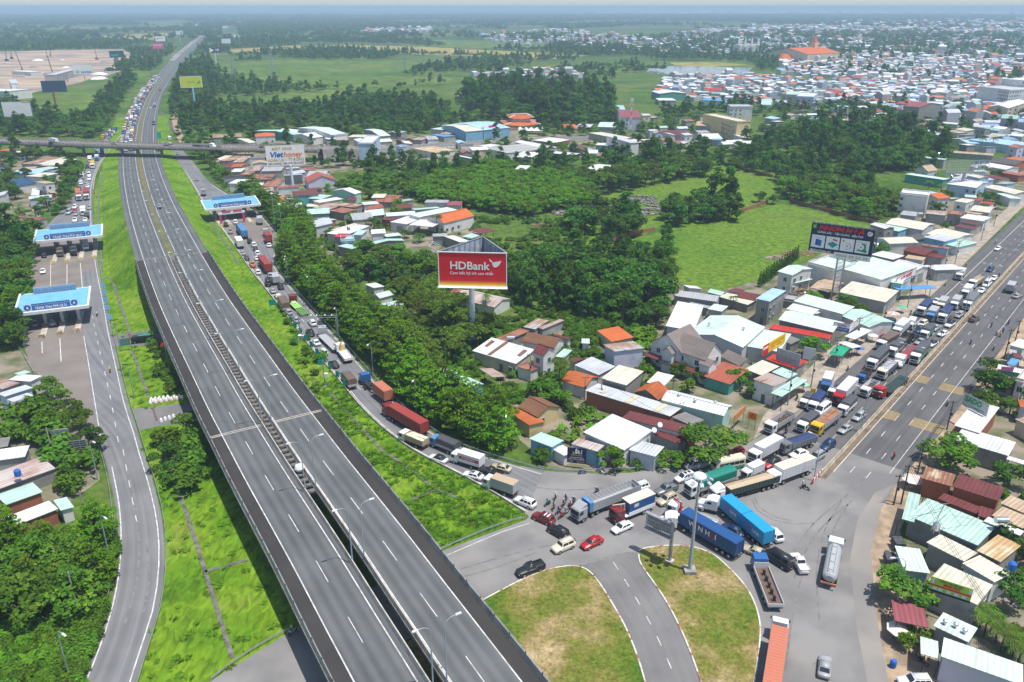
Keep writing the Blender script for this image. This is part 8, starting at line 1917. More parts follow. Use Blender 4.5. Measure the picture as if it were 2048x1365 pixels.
for i,(n,p,cc,lb)in enumerate(((18,(500,1310),(.03,.14,.5),'blue barrel on the right dirt verge'),(22,(360,285),(.03,.14,.5),'blue bin beside the ramp guard rail'),(15,(612,1130),(.03,.10,.5),'blue plastic chair outside the light blue shop'),(15,(662,1132),(.03,.10,.5),'second blue plastic chair outside the light blue shop'))):
 r=thing('plastic_barrel' if i<2 else 'plastic_chair',lb,'barrel' if i<2 else 'chair',C(n,*p),.3);m=MB()
 if i<2:m.lathe([(.4,0),(.46,.4),(.46,1.0),(.38,1.3)],n=14);m.build('barrel',plain(cc),r);m=MB();m.lathe([(.48,.62),(.48,.70)],n=14);m.build('hoop',plain((.02,.08,.3)),r)
 else:
  m.b2((-.25,-.25,.40),(.25,.25,.46));m.build('seat',plain(cc),r);m=MB();m.b2((-.25,.2,.46),(.25,.26,.95));m.build('backrest',plain(cc),r)
  for sx in(-.2,.2):
   for sy in(-.2,.2):m=MB();m.box((sx,sy,.2),(.05,.05,.4));m.build('leg',plain(cc),r)
P_=C(7,1755,130,7.1);r=thing('water_tank','white round tank standing in the slot between the viaducts','water tank',P_);m=MB();m.lathe([(.3,.2),(.75,.4),(.95,.95),(.75,1.5),(.2,1.75)],n=16);m.build('tank',FWh,r);m=MB();m.box((0,0,.12),(1.6,1.4,.24));m.build('base',MCh,r)
#  TOWN FILL
def inpoly(x,y,P):
 c=False;n=len(P);j=n-1
 for i in range(n):
  if(P[i][1]>y)!=(P[j][1]>y)and x<(P[j][0]-P[i][0])*(y-P[i][1])/(P[j][1]-P[i][1])+P[i][0]:c=not c
  j=i
 return c
def W2(*px):return[(p.x,p.y)for p in GP(*px)]
GRID={}
def gkey(x,y):return(int(x//30),int(y//30))
def gadd(x,y,r):GRID.setdefault(gkey(x,y),[]).append((x,y,r))
def gfree(x,y,r):
 a,b=gkey(x,y)
 for i in(-1,0,1):
  for j in(-1,0,1):
   for(u,v,q)in GRID.get((a+i,b+j),()):
    if(u-x)**2+(v-y)**2<(q+r)**2:return False
 return True
def cover(f,s=2.5):
 x,y,rz,a,b=f;c,s_=math.cos(rz),math.sin(rz);n=max(1,int(a/s));m=max(1,int(b/s))
 for i in range(-n,n+1):
  for j in range(-m,m+1):u,v=a*i/n,b*j/m;gadd(x+u*c-v*s_,y+u*s_+v*c,s*.6)
for f in FOOT:cover(f)
ROADS=[[(p[0],p[1])for p in list(TLw)+list(TRw[::-1])],[(p[0],p[1])for p in list(RLw)+list(RRw[::-1])],[(p.x,p.y)for p in JP],[(p[0],p[1])for p in list(offset(FOA,-9))+list(offset(FOA,9)[::-1])],*[[(p[0],p[1])for p in list(offset(q,-d))+list(offset(q,d)[::-1])]for q,d in((CL[:iA+1],23),(CL[iA:],13))],[(Q5(s,o).x,Q5(s,o).y)for s,o in((0,-20),(520,-20),(520,20),(0,20))]]
RB=[(min(p[0]for p in P),max(p[0]for p in P),min(p[1]for p in P),max(p[1]for p in P))for P in ROADS]
def onroad(x,y):return any(b[0]<=x<=b[1]and b[2]<=y<=b[3]and inpoly(x,y,P)for P,b in zip(ROADS,RB))
def sample(poly,sp,rng,rmin=None,tries=None,road=True):
 xs=[p[0]for p in poly];ys=[p[1]for p in poly];A=(max(xs)-min(xs))*(max(ys)-min(ys));out=[];r=(rmin or sp)*.5
 for _ in range(int(tries or A/(sp*sp)*4)):
  x,y=rng.uniform(min(xs),max(xs)),rng.uniform(min(ys),max(ys))
  if inpoly(x,y,poly)and gfree(x,y,r)and not(road and onroad(x,y)):gadd(x,y,r);out.append((x,y))
 return out
tr=random.Random(4);ROOFS=['white']*6+['zinc']*4+['pale','cream','grey','greyr','tan','rustred','darkred','brick','terra','mint','sky']
RWORD=dict(greyr='stained grey',terra='orange',rustred='rusty',zinc='silver',darkred='dark red')
def fill(px,n,sp,where,grp,rz0=.3,hmax=4.5,lo=6,hi=13):
 P=sample(W2(*px),sp,tr,sp)[:n]
 for x,y in P:
  rf=tr.choice(ROOFS);w,d=tr.uniform(lo,hi),tr.uniform(5,9);z=tr.choice([3.4,3.8,4.2,hmax,hmax,hmax*1.6 if hmax>4 else 4]);big='long' if w>lo+(hi-lo)*.6 else 'small'
  if z>6:d=tr.uniform(5,7);w=tr.uniform(6,9);big='tall'
  r=thing('house','%s house with %s roof %s'%(big,RWORD.get(rf,rf),where),'house',(x,y,0),rz0+tr.choice([0,PI/2])+tr.uniform(-.15,.15),grp)
  block(r,Vc((x,y,0)),r.rotation_euler[2],w,d,z,tr.choice('gsrs'),tr.uniform(.4,1.2),rf,tr.choice(['white','grey','cream','pblue','conc','white','lav']),'w' if z>6 else 'n');FOOT.append((x,y,0,w/2,d/2))
fill(((1300,268),(1420,262),(1480,275),(1500,300),(1400,300),(1320,305)),16,10,'in the packed roofs behind the long grove','packed roofs by the grove')
fill(((1240,262),(1330,235),(1460,228),(1530,240),(1560,258),(1480,268),(1400,258)),14,12,'near the tall cream house','houses near the tall cream house')
fill(((1560,235),(1680,222),(1800,228),(1900,262),(2060,300),(2060,350),(1940,310),(1840,270),(1700,258)),48,13,'in the near town behind the dark grove','near town houses')
fill(((430,330),(520,318),(640,345),(650,420),(800,405),(880,420),(780,480),(640,470),(560,430),(470,385)),26,9,'squeezed into the village behind the ramp trees','village houses')
fill(((640,298),(760,276),(870,282),(1000,310),(900,325),(760,318)),10,11,'along the flyover road','houses by the flyover road')
fill(((1780,640),(1620,560),(1800,440),(1960,340),(2030,400),(1900,540)),16,10,'in the shop rows beside the highway','shop row houses')
fill(((1130,640),(1250,700),(1330,800),(1250,850),(1080,760)),4,10,'among the gardens before the villa','garden houses')
fill(((-60,340),(90,330),(110,400),(30,450),(-60,450)),5,11,'in the trees left of the upper toll road','left village houses')
fill(((1850,900),(1990,800),(2060,760),(2100,860),(2080,1000),(1980,900)),5,9,'on the right edge by the workshop','right edge houses')
def mass(name,boxes,cols):
 V=[];F=[];M=[]
 for x,y,rz,w,d,h,c in boxes:
  i=len(V);cs,sn=math.cos(rz),math.sin(rz);rise=h*.25
  for z,k in((0,1),(h,1)):
   for u,v in((-w,-d),(w,-d),(w,d),(-w,d)):V.append((x+u*cs-v*sn,y+u*sn+v*cs,z))
  for u in(-w,w):V.append((x+u*cs,y+u*sn,h+rise))
  for f,m in(((0,1,5,4),0),((1,2,6,9,5),0),((2,3,7,6),0),((3,0,4,8,7),0),((4,5,9,8),c),((6,7,8,9),c)):F.append(tuple(i+k for k in f));M.append(m)
 me=bpy.data.meshes.new(name);me.from_pydata(V,[],F)
 for m in cols:me.materials.append(m)
 me.polygons.foreach_set('material_index',M);return link(name,me,kind='stuff')
TC=[mat('town_wall',(.50,.51,.53),var=.2,scale=.02)]+[mat('town_roof_%d'%i,c,var=.15,scale=.05)for i,c in enumerate(((.66,.67,.68),(.50,.53,.57),(.42,.10,.06),(.56,.20,.10),(.30,.45,.42),(.25,.40,.60),(.33,.28,.25)))]
TOWN=[((1640,166),(2080,160),(2080,235),(1900,255),(1780,225),(1680,205)),((1330,160),(1480,150),(1640,165),(1700,200),(1600,222),(1460,205),(1300,200)),((1560,118),(1760,110),(2080,120),(2080,150),(1940,170),(1700,160),(1560,150)),((960,74),(1090,62),(1300,78),(1420,60),(1600,52),(1800,44),(2080,40),(2080,125),(1800,112),(1560,125),(1420,112),(1250,108),(1120,98),(960,84)),((1930,250),(2080,230),(2080,330)),((930,150),(1120,140),(1180,155),(1040,165)),((720,62),(860,58),(860,66),(730,68))]
bx=[]
for px,sp in zip(TOWN,(13,15,13,20,15,18,26)):
 for x,y in sample(W2(*px),sp,tr,sp*.8,tries=14000):
  D=math.hypot(x,y);k=1+max(0,D-1500)/2600;t=tr.random();h=tr.choice([3,3.5,4,5])*(2.0 if t>.9 else 1)*min(k,1.6);bx.append((x,y,tr.uniform(0,3.1),tr.uniform(3.5,7)*k,tr.uniform(3,5)*k,h,tr.choice([1,1,1,1,2,2,2,3,4,5,6,7])))
mass('distant_town',bx,TC)
bx=[(G(tr.uniform(1200,2048),tr.uniform(19,30)),)for _ in range(330)];mass('distant_town',[(p.x,p.y,tr.uniform(0,.4),tr.uniform(20,90),tr.uniform(15,30),tr.uniform(8,22),tr.choice([1,1,2]))for(p,)in bx],TC)
#  VEGETATION
def leaf_mat(name,a,b,tip=None):
 m=bpy.data.materials.new(name);m.use_nodes=True;n=m.node_tree.nodes;l=m.node_tree.links;p=n['Principled BSDF'];setv(p,'Roughness',.7);setv(p,'Specular IOR Level',.08)
 at=n.new('ShaderNodeAttribute');at.attribute_name='tint';r=n.new('ShaderNodeValToRGB');e=r.color_ramp.elements;e[0].color=(*a,1);e[1].color=(*b,1);e[0].position=.1;e[1].position=.8
 if tip:q=e.new(.97);q.color=(*tip,1)
 l.new(at.outputs['Fac'],r.inputs[0]);oi=n.new('ShaderNodeObjectInfo');hs=n.new('ShaderNodeHueSaturation');mr=n.new('ShaderNodeMapRange');setv(mr,3,.7);setv(mr,4,1.35);l.new(oi.outputs['Random'],mr.inputs[0]);l.new(mr.outputs[0],hs.inputs['Value'])
 m2=n.new('ShaderNodeMapRange');setv(m2,3,.485);setv(m2,4,.515);l.new(oi.outputs['Random'],m2.inputs[0]);l.new(m2.outputs[0],hs.inputs['Hue']);l.new(r.outputs[0],hs.inputs['Color']);l.new(hs.outputs[0],p.inputs['Base Color'])
 t=n.new('ShaderNodeBsdfTranslucent');l.new(hs.outputs[0],t.inputs[0]);mx=n.new('ShaderNodeMixShader');setv(mx,0,.3);l.new(p.outputs[0],mx.inputs[1]);l.new(t.outputs[0],mx.inputs[2]);l.new(mx.outputs[0],n['Material Output'].inputs[0]);return m
LM=dict(round=leaf_mat('leaf_green',(.05,.125,.012),(.125,.245,.022),(.19,.29,.03)),dark=leaf_mat('leaf_dark',(.024,.08,.012),(.095,.205,.024)),tier=leaf_mat('leaf_bright',(.055,.15,.006),(.135,.27,.012),(.22,.33,.02)),bamboo=leaf_mat('leaf_olive',(.07,.13,.012),(.15,.225,.025)),lime=leaf_mat('leaf_lime',(.075,.19,.01),(.15,.30,.018)),palm=leaf_mat('leaf_palm',(.06,.13,.015),(.14,.22,.03),(.24,.26,.05)))
M_BARK=mat('bark',(.14,.11,.085),var=.3,scale=1.5)
def leaves(name,cl,n,size,m,seed,flat=.0,up=.5):
 """cl: (x,y,z,rx,ry,rz) leaf clumps; n leaf faces spread through their outer volume"""
 g=np.random.default_rng(seed);cl=np.array(cl,float);wt=(cl[:,3]*cl[:,4]+cl[:,4]*cl[:,5])+.05;k=g.choice(len(cl),n,p=wt/wt.sum());d=g.normal(size=(n,3));d/=np.linalg.norm(d,axis=1)[:,None];d[:,2]=np.where((d[:,2]<-.3),-d[:,2],d[:,2])
 rr=g.uniform(.72,1.06,n)[:,None];p=cl[k,:3]+d*rr*cl[k,3:];nn=d*(1-up)*.9+np.array([0,0,up])+g.normal(size=(n,3))*.38;nn[:,2]+=flat;nn/=np.linalg.norm(nn,axis=1)[:,None]
 u=np.cross(nn,g.normal(size=(n,3)));u/=np.linalg.norm(u,axis=1)[:,None];v=np.cross(nn,u);s=(size*g.uniform(.6,1.35,n))[:,None];a=g.uniform(.5,.9,n)[:,None]
 V=np.stack([p-u*s*.5,p-v*s*a*.5+nn*s*.08,p+u*s*.5,p+v*s*a*.5-nn*s*.05],1).reshape(-1,3);V[:,2]=np.maximum(V[:,2],.05)
 me=bpy.data.meshes.new(name);me.vertices.add(4*n);me.vertices.foreach_set('co',V.ravel());me.loops.add(4*n);me.loops.foreach_set('vertex_index',np.arange(4*n));me.polygons.add(n);me.polygons.foreach_set('loop_start',np.arange(n)*4)
 ct=g.random(len(cl));at=me.attributes.new('tint','FLOAT','POINT');at.data.foreach_set('value',np.repeat(np.clip(ct[k]*.55+g.random(n)*.5,0,1),4));me.materials.append(m);me.update();return me
def trunkm(h,r,br,seed):
 b=MB();g=random.Random(seed);b.tube((0,0,0),(.1,.1,h),r,r*.55,n=7)
 for x,y,z in br:b.tube((.05,.05,h*g.uniform(.55,.95)),(x*.7,y*.7,z),r*.4,r*.12,n=5,caps=False)
 return b.mesh('trunk',M_BARK)
def mk(kind,seed,q=1.0):
 g=random.Random(seed*7+len(kind));cl=[];U=g.uniform
 if kind in('round','dark','lime'):
  R,H=3.6,7.5
  for i in range(15):a=U(0,6.3);d=R*math.sqrt(g.random());cl.append((d*math.cos(a),d*math.sin(a),H-2.4-1.1*(d/R)**2+U(-1.0,1.0)-(1.3 if i%3==0 else 0),U(1.0,1.7),U(1.0,1.7),U(.7,1.15)))
  n,s,up=1500,.62,.45
 elif kind=='acacia':
  H=12
  for i in range(20):t=g.random();z=3.2+8.2*t;R=2.7*math.sin(PI*(.18+.78*t))+.2;a=U(0,6.3);d=R*U(.25,1);cl.append((d*math.cos(a),d*math.sin(a),z,U(.9,1.5),U(.9,1.5),U(.9,1.5)))
  n,s,up=1700,.62,.38
 elif kind=='tier':
  H=11
  for i in range(7):
   z=2.8+i*1.28;R=(4.9*(1-(i/7)**1.7)*.9+.7)*U(.85,1.12)
   for j in range(9):a=j*.7+i*.5+U(-.3,.3);q_=U(.35,.85);cl.append((R*q_*math.cos(a),R*q_*math.sin(a),z+U(-.2,.3)-q_*.3,R*U(.22,.36),R*U(.22,.36),.22))
  n,s,up=2500,.55,.8
 elif kind=='bamboo':
  H=7
  for i in range(16):
   a=U(0,6.3);L=U(2,4)
   for t in(.45,.7,.9,1.0):cl.append((L*t*t*math.cos(a),L*t*t*math.sin(a),6.6*math.sin(t*2.05)*U(.85,1.0),.75,.75,.6))
  n,s,up=1700,.46,.4
 elif kind=='bush':
  H=2
  for i in range(7):a=U(0,6.3);d=U(0,1.2);cl.append((d*math.cos(a),d*math.sin(a),U(.5,1.2),U(.6,1.0),U(.6,1.0),U(.5,.8)))
  n,s,up=420,.42,.45
 elif kind=='conifer':
  H=5
  for i in range(8):cl.append((0,0,.5+i*.6,.95*(1-i/9),.95*(1-i/9),.5))
  n,s,up=500,.35,.2
 m=LM[{'acacia':'dark','bush':'round','conifer':'dark'}.get(kind,kind)]
 c=leaves('crown',cl,int(n*q),s/math.sqrt(q)**.9,m,seed,0,up);t=trunkm(H*.62 if kind!='acacia' else 9,.26 if kind!='bush' else.08,[(x,y,z)for x,y,z,*_ in cl[::2]],seed)if kind not in('conifer',)else trunkm(3,.15,[],seed)
 return c,t
def strips(b,base,ang,L,w,lift,droop,n=6,m=0,leaflets=False):
 pts=[];x,y,z=base
 for k in range(n+1):t=k/n;pts.append(Vc((x+math.cos(ang)*L*t,y+math.sin(ang)*L*t,z+lift*t-droop*t*t)))
 sd=Vc((-math.sin(ang),math.cos(ang),0))
 for k in range(n):
  for s in(-1,1):
   w0=w*math.sin(PI*(.12+.86*k/n));w1=w*math.sin(PI*(.12+.86*(k+1)/n))
   b.face([pts[k],pts[k+1],pts[k+1]+sd*s*w1-Vc((0,0,w1*.5)),pts[k]+sd*s*w0-Vc((0,0,w0*.5))]if not leaflets else[pts[k],pts[k].lerp(pts[k+1],.7),pts[k].lerp(pts[k+1],1.1)+sd*s*w1-Vc((0,0,w1*.6))],m)
def mkpalm(seed):
 g=random.Random(seed);b=MB()
 for k in range(20):strips(b,(0,0,7.2),g.uniform(0,6.3),g.uniform(2.6,3.6),.75,g.uniform(.2,2.2),g.uniform(1.6,3.2),9,0,True)
 c=b.mesh('fronds',LM['palm']);a=c.attributes.new('tint','FLOAT','POINT');a.data.foreach_set('value',np.random.default_rng(seed).random(len(c.vertices)).astype(np.float32));t=MB();t.tube((0,0,0),(.25,0,4),.2,.15,n=7);t.tube((.25,0,4),(0,0,7.3),.15,.13,n=7);return c,t.mesh('trunk',M_BARK)
def mkbanana(seed):
 g=random.Random(seed);b=MB();t=MB()
 for s in range(3):
  x,y=g.uniform(-.9,.9),g.uniform(-.9,.9);t.tube((x,y,0),(x,y,1.6),.14,.1,n=6)
  for k in range(7):strips(b,(x,y,1.5),g.uniform(0,6.3),g.uniform(1.4,2.2),.33,g.uniform(.9,2.2),g.uniform(.9,1.9),5)
 c=b.mesh('leaves',LM['lime']);a=c.attributes.new('tint','FLOAT','POINT');a.data.foreach_set('value',np.random.default_rng(seed).random(len(c.vertices)).astype(np.float32));return c,t.mesh('stem',LM['lime'])
PRO={k:[mk(k,s)for s in range(3)]for k in('round','dark','lime','acacia','tier','bamboo','bush','conifer')};PRO['palm']=[mkpalm(s)for s in range(3)];PRO['banana']=[mkbanana(s)for s in range(3)]
LOW={k:[mk(k,s+9,.14)[0]for s in range(3)]for k in('round','dark','acacia','lime')}
BASEH=dict(round=7,dark=7,lime=7,acacia=12,tier=11,bamboo=7,bush=2,conifer=5,palm=8,banana=3.4);vr=random.Random(21);NAMES=dict(round='broad_tree',dark='dark_tree',lime='light_tree',acacia='grove_tree',tier='layered_tree',bamboo='bamboo',bush='bush',conifer='conifer',palm='palm_tree',banana='banana_plant')
VC=dict(bush='bush',bamboo='bamboo',palm='palm',banana='banana plant',conifer='conifer')
def plant(kind,pos,h,label,group=None,wide=1.0):
 c,t=vr.choice(PRO[kind]);s=h/BASEH[kind];r=thing(NAMES[kind],label,VC.get(kind,'tree'),pos,vr.uniform(0,6.3),group);r.scale=(s*wide,s*wide,s)
 link(c.name.split('.')[0],c,r);link(t.name.split('.')[0],t,r);return r
STUFF={}
def grove(kinds,px,sp,h0,h1,label,group,cap=60,stuff=None,wide=1.0,rmin=None):
 pts=sample(W2(*px),sp,vr,rmin or sp*.8);pts.sort(key=lambda p:math.hypot(*p))
 for i,(x,y)in enumerate(pts):
  k=vr.choice(kinds);h=vr.uniform(h0,h1)
  if i<cap:plant(k,(x,y,0),h,label,group,wide)
  else:STUFF.setdefault(stuff or 'wood',[]).append((x,y,h/BASEH[k]*wide,k))
def row(P,d,sp,kinds,h0,h1,label,group,j=1.0):
 Q=offset(np.array(P),d);s=np.r_[0,np.cumsum(np.linalg.norm(np.diff(Q,axis=0),axis=1))]
 for t in np.arange(sp*.5,s[-1],sp):
  x=np.interp(t,s,Q[:,0])+vr.uniform(-j,j);y=np.interp(t,s,Q[:,1])+vr.uniform(-j,j)
  if gfree(x,y,1.5):gadd(x,y,1.5);plant(vr.choice(kinds),(x,y,0),vr.uniform(h0,h1),label,group)
LT='layered bright green tree in the roadside row along the ramp'
row(RRw[50:],-5,5,['tier'],9.5,12.5,LT,'layered trees along the ramp');row(RRw[40:],-10.5,6.5,['tier'],10,13.5,LT,'layered trees along the ramp');row(RRw[14:52],-7,7.5,['tier','lime','round'],6,10,'bright green tree beside the far toll plaza','trees by the far toll plaza');row(RRw[10:50],-15,8,['tier','round'],7,11,'bright green tree beside the far toll plaza','trees by the far toll plaza',2)
row(RRw[36:66],-4,3.2,['bush'],2,3.5,'low bush between ramp rail and layered trees','bushes along the ramp')
grove(['bamboo'],((730,630),(800,590),(900,575),(945,640),(975,690),(900,735),(850,760),(780,700)),5.5,5.5,8.5,'feathery olive bamboo clump around the billboard post','bamboo around the billboard post',60,wide=1.1)
grove(['acacia','acacia','dark'],((1000,565),(1090,545),(1180,525),(1335,505),(1352,560),(1345,612),(1240,650),(1110,635),(1040,612)),5.2,9,13,'dark green tree in the dense grove right of the red billboard','grove right of the red billboard',62)
grove(['round','dark','acacia','lime'],((690,515),(860,530),(905,575),(770,610),(700,590)),6,6,9.5,'mixed green tree left of the red billboard','trees left of the red billboard',28)
grove(['dark','acacia'],((1150,478),(1280,476),(1275,440),(1160,440)),6,9,12,'dark tree in the left clump on the meadow','left meadow clump',12);grove(['dark','acacia'],((1340,452),(1476,442),(1470,408),(1350,425)),6,9,12,'dark tree in the right clump on the meadow','right meadow clump',14)
grove(['bamboo','dark','round'],((1205,392),(1290,375),(1412,352),(1405,325),(1300,330),(1215,365)),7,8,12,'tree in the rounded belt behind the meadow','belt behind the meadow',26)
grove(['lime'],((800,392),(880,362),(1000,342),(1100,358),(1198,384),(1190,408),(1060,436),(960,422),(860,408)),4.2,6.5,8,'young bright green tree at the front of the plantation','plantation front trees',24,'plantation')
grove(['acacia','dark'],((1530,275),(1620,272),(1780,268),(1890,306),(1885,338),(1750,350),(1600,310)),6.5,10,13,'tall dark tree at the front of the long grove','long dark grove',26,'wood')
grove(['round','dark','bamboo','lime'],((1440,325),(1540,312),(1700,348),(1790,405),(1775,440),(1700,440),(1570,395),(1552,362)),7,5,9.5,'mixed tree below the long dark grove','trees below the long grove',42,'wood')
grove(['round','lime','dark'],((740,325),(860,337),(1000,335),(1120,348),(1250,348),(1230,372),(1080,362),(900,360),(800,376),(730,385)),7,4.5,8,'leafy tree in the belt above the plantation','belt above the plantation',20,'wood')
grove(['acacia','dark'],((930,222),(1060,262),(1235,248),(1215,190),(1010,172),(925,198)),8,12,15,'tall tree in the dark wood behind the pagoda','wood behind the pagoda',12,'wood')
grove(['dark','round'],((365,262),(500,264),(620,245),(800,266),(900,256),(890,212),(720,198),(640,222),(500,232),(372,235)),8,7,10,'tree at the front of the scrub wood beyond the flyover','scrub wood beyond the flyover',8,'wood')
grove(['round','tier','dark'],((-70,455),(72,470),(46,560),(38,700),(-70,715)),6,7,11,'dense green tree left of the toll plazas','trees left of the toll plazas',34)
grove(['round','tier'],((-60,1085),(60,1080),(130,1075),(212,1090),(214,1150),(185,1205),(120,1250),(50,1250),(-60,1240)),6,7,10,'big spreading tree in the dark clump at the lower left','lower left clump',24)
grove(['bush','banana','lime'],((-60,1250),(100,1255),(190,1220),(170,1300),(140,1400),(-60,1430)),3,1.5,3.5,'low shrub at the lower left corner','lower left shrubs',40)
grove(['round','bush','dark'],((40,790),(110,770),(165,850),(185,900),(170,1000),(120,1030),(60,960),(20,860)),5,3.5,7,'garden tree beside the left houses','left garden trees',13)
grove(['dark','round','tier'],((-60,315),(120,300),(160,340),(140,430),(80,470),(-60,470)),7,5,9,'tree among the houses left of the upper toll road','upper left village trees',26)
grove(['dark','round'],((-60,235),(60,232),(160,250),(205,262),(190,278),(-60,270)),8,7,10,'tree behind the left end of the flyover','trees behind the flyover',14,'wood');grove(['dark','round'],((165,255),(200,215),(225,175),(255,150),(275,160),(245,205),(215,245)),8,6,9,'tree beside the jam beyond the flyover','trees beside the jam',10,'wood')
grove(['dark','round'],((365,225),(345,180),(372,140),(420,130),(440,170),(400,200)),9,8,11,'tree right of the expressway beyond the flyover','trees right of the far expressway',10,'wood')
grove(['dark','bush','round'],((300,880),(400,870),(425,960),(360,980),(320,950)),5,3,6,'dark bush beside the viaduct','bushes by the viaduct',9);grove(['bush','round'],((300,680),(345,690),(395,800),(330,800)),3.6,2.5,4,'rounded bush on the verge under the viaduct','verge bushes',16)
grove(['bush','banana'],((560,560),(585,600),(610,660),(660,750),(640,770),(560,650)),5,1.6,3.2,'low shrub on the ramp verge','ramp verge shrubs',16)
grove(['banana'],((1215,690),(1300,665),(1330,700),(1220,730)),3.2,3,4.2,'broad leaved banana plant in the patch behind the shack','banana patch',26);grove(['banana','bush'],((1070,870),(1150,800),(1230,850),(1160,900)),3.4,2.5,3.6,'lush garden plant before the brick shed','garden plants before the brick shed',32)
grove(['lime','round','bush'],((1110,850),(1220,760),(1130,730),(1060,790)),5,3,6,'small garden tree near the coconut palm','gardens near the coconut palm',18)
SV=[('round',11,(720,560),8.5,'large round tree at the outside of the junction bend',1.35),('round',11,(450,640),4,'spreading shrub left of the large round tree',1.3),('round',11,(180,640),3.8,'leafy shrub in front of the grey lean-to',1.4),('lime',15,(730,1125),5,'yellow-green tree beside the light blue shop',1.0),('bush',15,(1090,1110),2.6,'small bush between lean-to and guard rail',1),('dark',5,(1190,1415),3.5,'dark bush left of the light blue shop',1.2),('palm',16,(1250,1300),10,'tall coconut palm before the orange tiled house',1),('palm',16,(410,390),7,'palm beside the gabled house behind the red billboard',1),('palm',35,(1530,515),8,'palm in front of the bright orange roof',1),('palm',38,(490,790),8.5,'palm left of the white cubic villa',1),('palm',38,(900,600),8,'palm behind the white cubic villa',1),('palm',38,(1050,640),8,'palm right of the white cubic villa',1),('palm',37,(1160,1010),9,'palm at the end of the long grove',1),('palm',37,(1590,960),9,'palm in front of the sky blue factory',1),('palm',37,(1700,960),9,'second palm in front of the sky blue factory',1),('palm',32,(1920,690),8,'palm in the trees right of the lavender house',1),('palm',32,(30,200),8,'palm beyond the right end of the ramp',1),('round',18,(690,560),7.0,'leafy roadside tree over the maroon awning',1.15),('lime',18,(740,1090),3.6,'small bright tree beside the pale awning',1.1),('round',17,(1130,330),7.5,'large reddish green tree by the white workshop',1.3),('dark',18,(1900,560),6,'dark tree behind the cream house',1),('dark',17,(1990,1330),6,'dark tree at the right edge beside cream roofs',1.2),('round',19,(1080,620),5,'roadside tree at the upper right verge',1),('dark',19,(1130,850),7,'large dark tree by the maroon roof',1.2),('dark',19,(1330,900),6,'second dark tree by the maroon roof',1.2),('round',19,(1310,1080),4.5,'garden tree right of the bright white roof',1.1),('round',14,(1250,1230),5.5,'yellow and orange flowering tree beside the red-brown canopy',1.1),('dark',14,(1420,1330),4.5,'dark tree left of the striped roof shop',1),('lime',14,(650,1260),3.6,'round lime green tree in front of the villa',1.15),('dark',14,(780,1170),4.5,'dark tree before the villa facade',1),('round',14,(530,1120),5,'slender tree before the villa facade',.8),('dark',14,(290,520),8,'dark tree beside the white metal shed',1),('palm',14,(1160,340),5,'small palm behind the pale green warehouse',1),('round',38,(1600,670),6,'leafy tree at the upper road shops',1.3),('round',38,(1700,400),5.5,'tree beyond the bare billboard frame',1.2),('round',2,(500,1180),4,'small lone tree in the village',1),('dark',3,(500,1185),6,'lone round tree on the upper meadow',1),('dark',3,(575,1195),5,'small dark tree beside the lone meadow tree',.9),('palm',17,(2100,1500),5,'palm at the right edge behind the cream house',1),('tier',36,(300,620),10,'wide layered tree beside the lavender villa',1.4),('tier',34,(1430,340),9,'wide layered tree below the lavender villa',1.4),('tier',34,(1760,320),10,'broad layered tree before the packed roofs',1.4),('dark',36,(1060,690),7,'dark tree in front of the tall cream house',1)]
for k,n,p,h,lb,wd in SV:plant(k,C(n,*p),h,lb,None,wd)
for k in range(9):p=C(18,1450+k*65,760+k*55+(k%3)*40);plant('palm',p,3.4+k%3*.4,'palm with yellowing fronds in the row behind the right houses','palms behind the right houses',1.7)
for k in range(3):plant('palm',C(22,300+k*70,1200+k*40),3.2,'short stout palm on the ramp verge by the viaduct','short palms on the ramp verge')
for k in range(15):p=C(6,500+k*15.5,392-k*11.5);plant('conifer',p,5.5,'clipped conifer in the tall hedge by the two storey house','clipped conifer hedge')
for px,n,lb in((((560,430),(640,345),(800,405),(900,420),(880,480),(760,500),(640,480)),20,'tree between the houses of the village behind the ramp'),(((430,320),(640,345),(640,300),(520,290)),10,'tree near the honey billboard'),(((1300,700),(1500,640),(1760,480),(1960,350),(2030,400),(1880,560),(1600,800)),14,'small tree between the shop roofs beside the highway'),(((1870,900),(2060,740),(2060,1100),(1960,960)),9,'tree among the right edge houses'),(((1240,270),(1500,225),(1900,262),(2060,320),(1700,260),(1400,300)),26,'tree between the near town houses'),(((640,300),(1000,285),(1250,262),(1380,290),(1000,325),(800,325)),22,'tree by the flyover road houses')):
 for x,y in sample(W2(*px),9,vr,5)[:n]:plant(vr.choice(['round','dark','lime']),(x,y,0),vr.uniform(4,7),lb,lb)
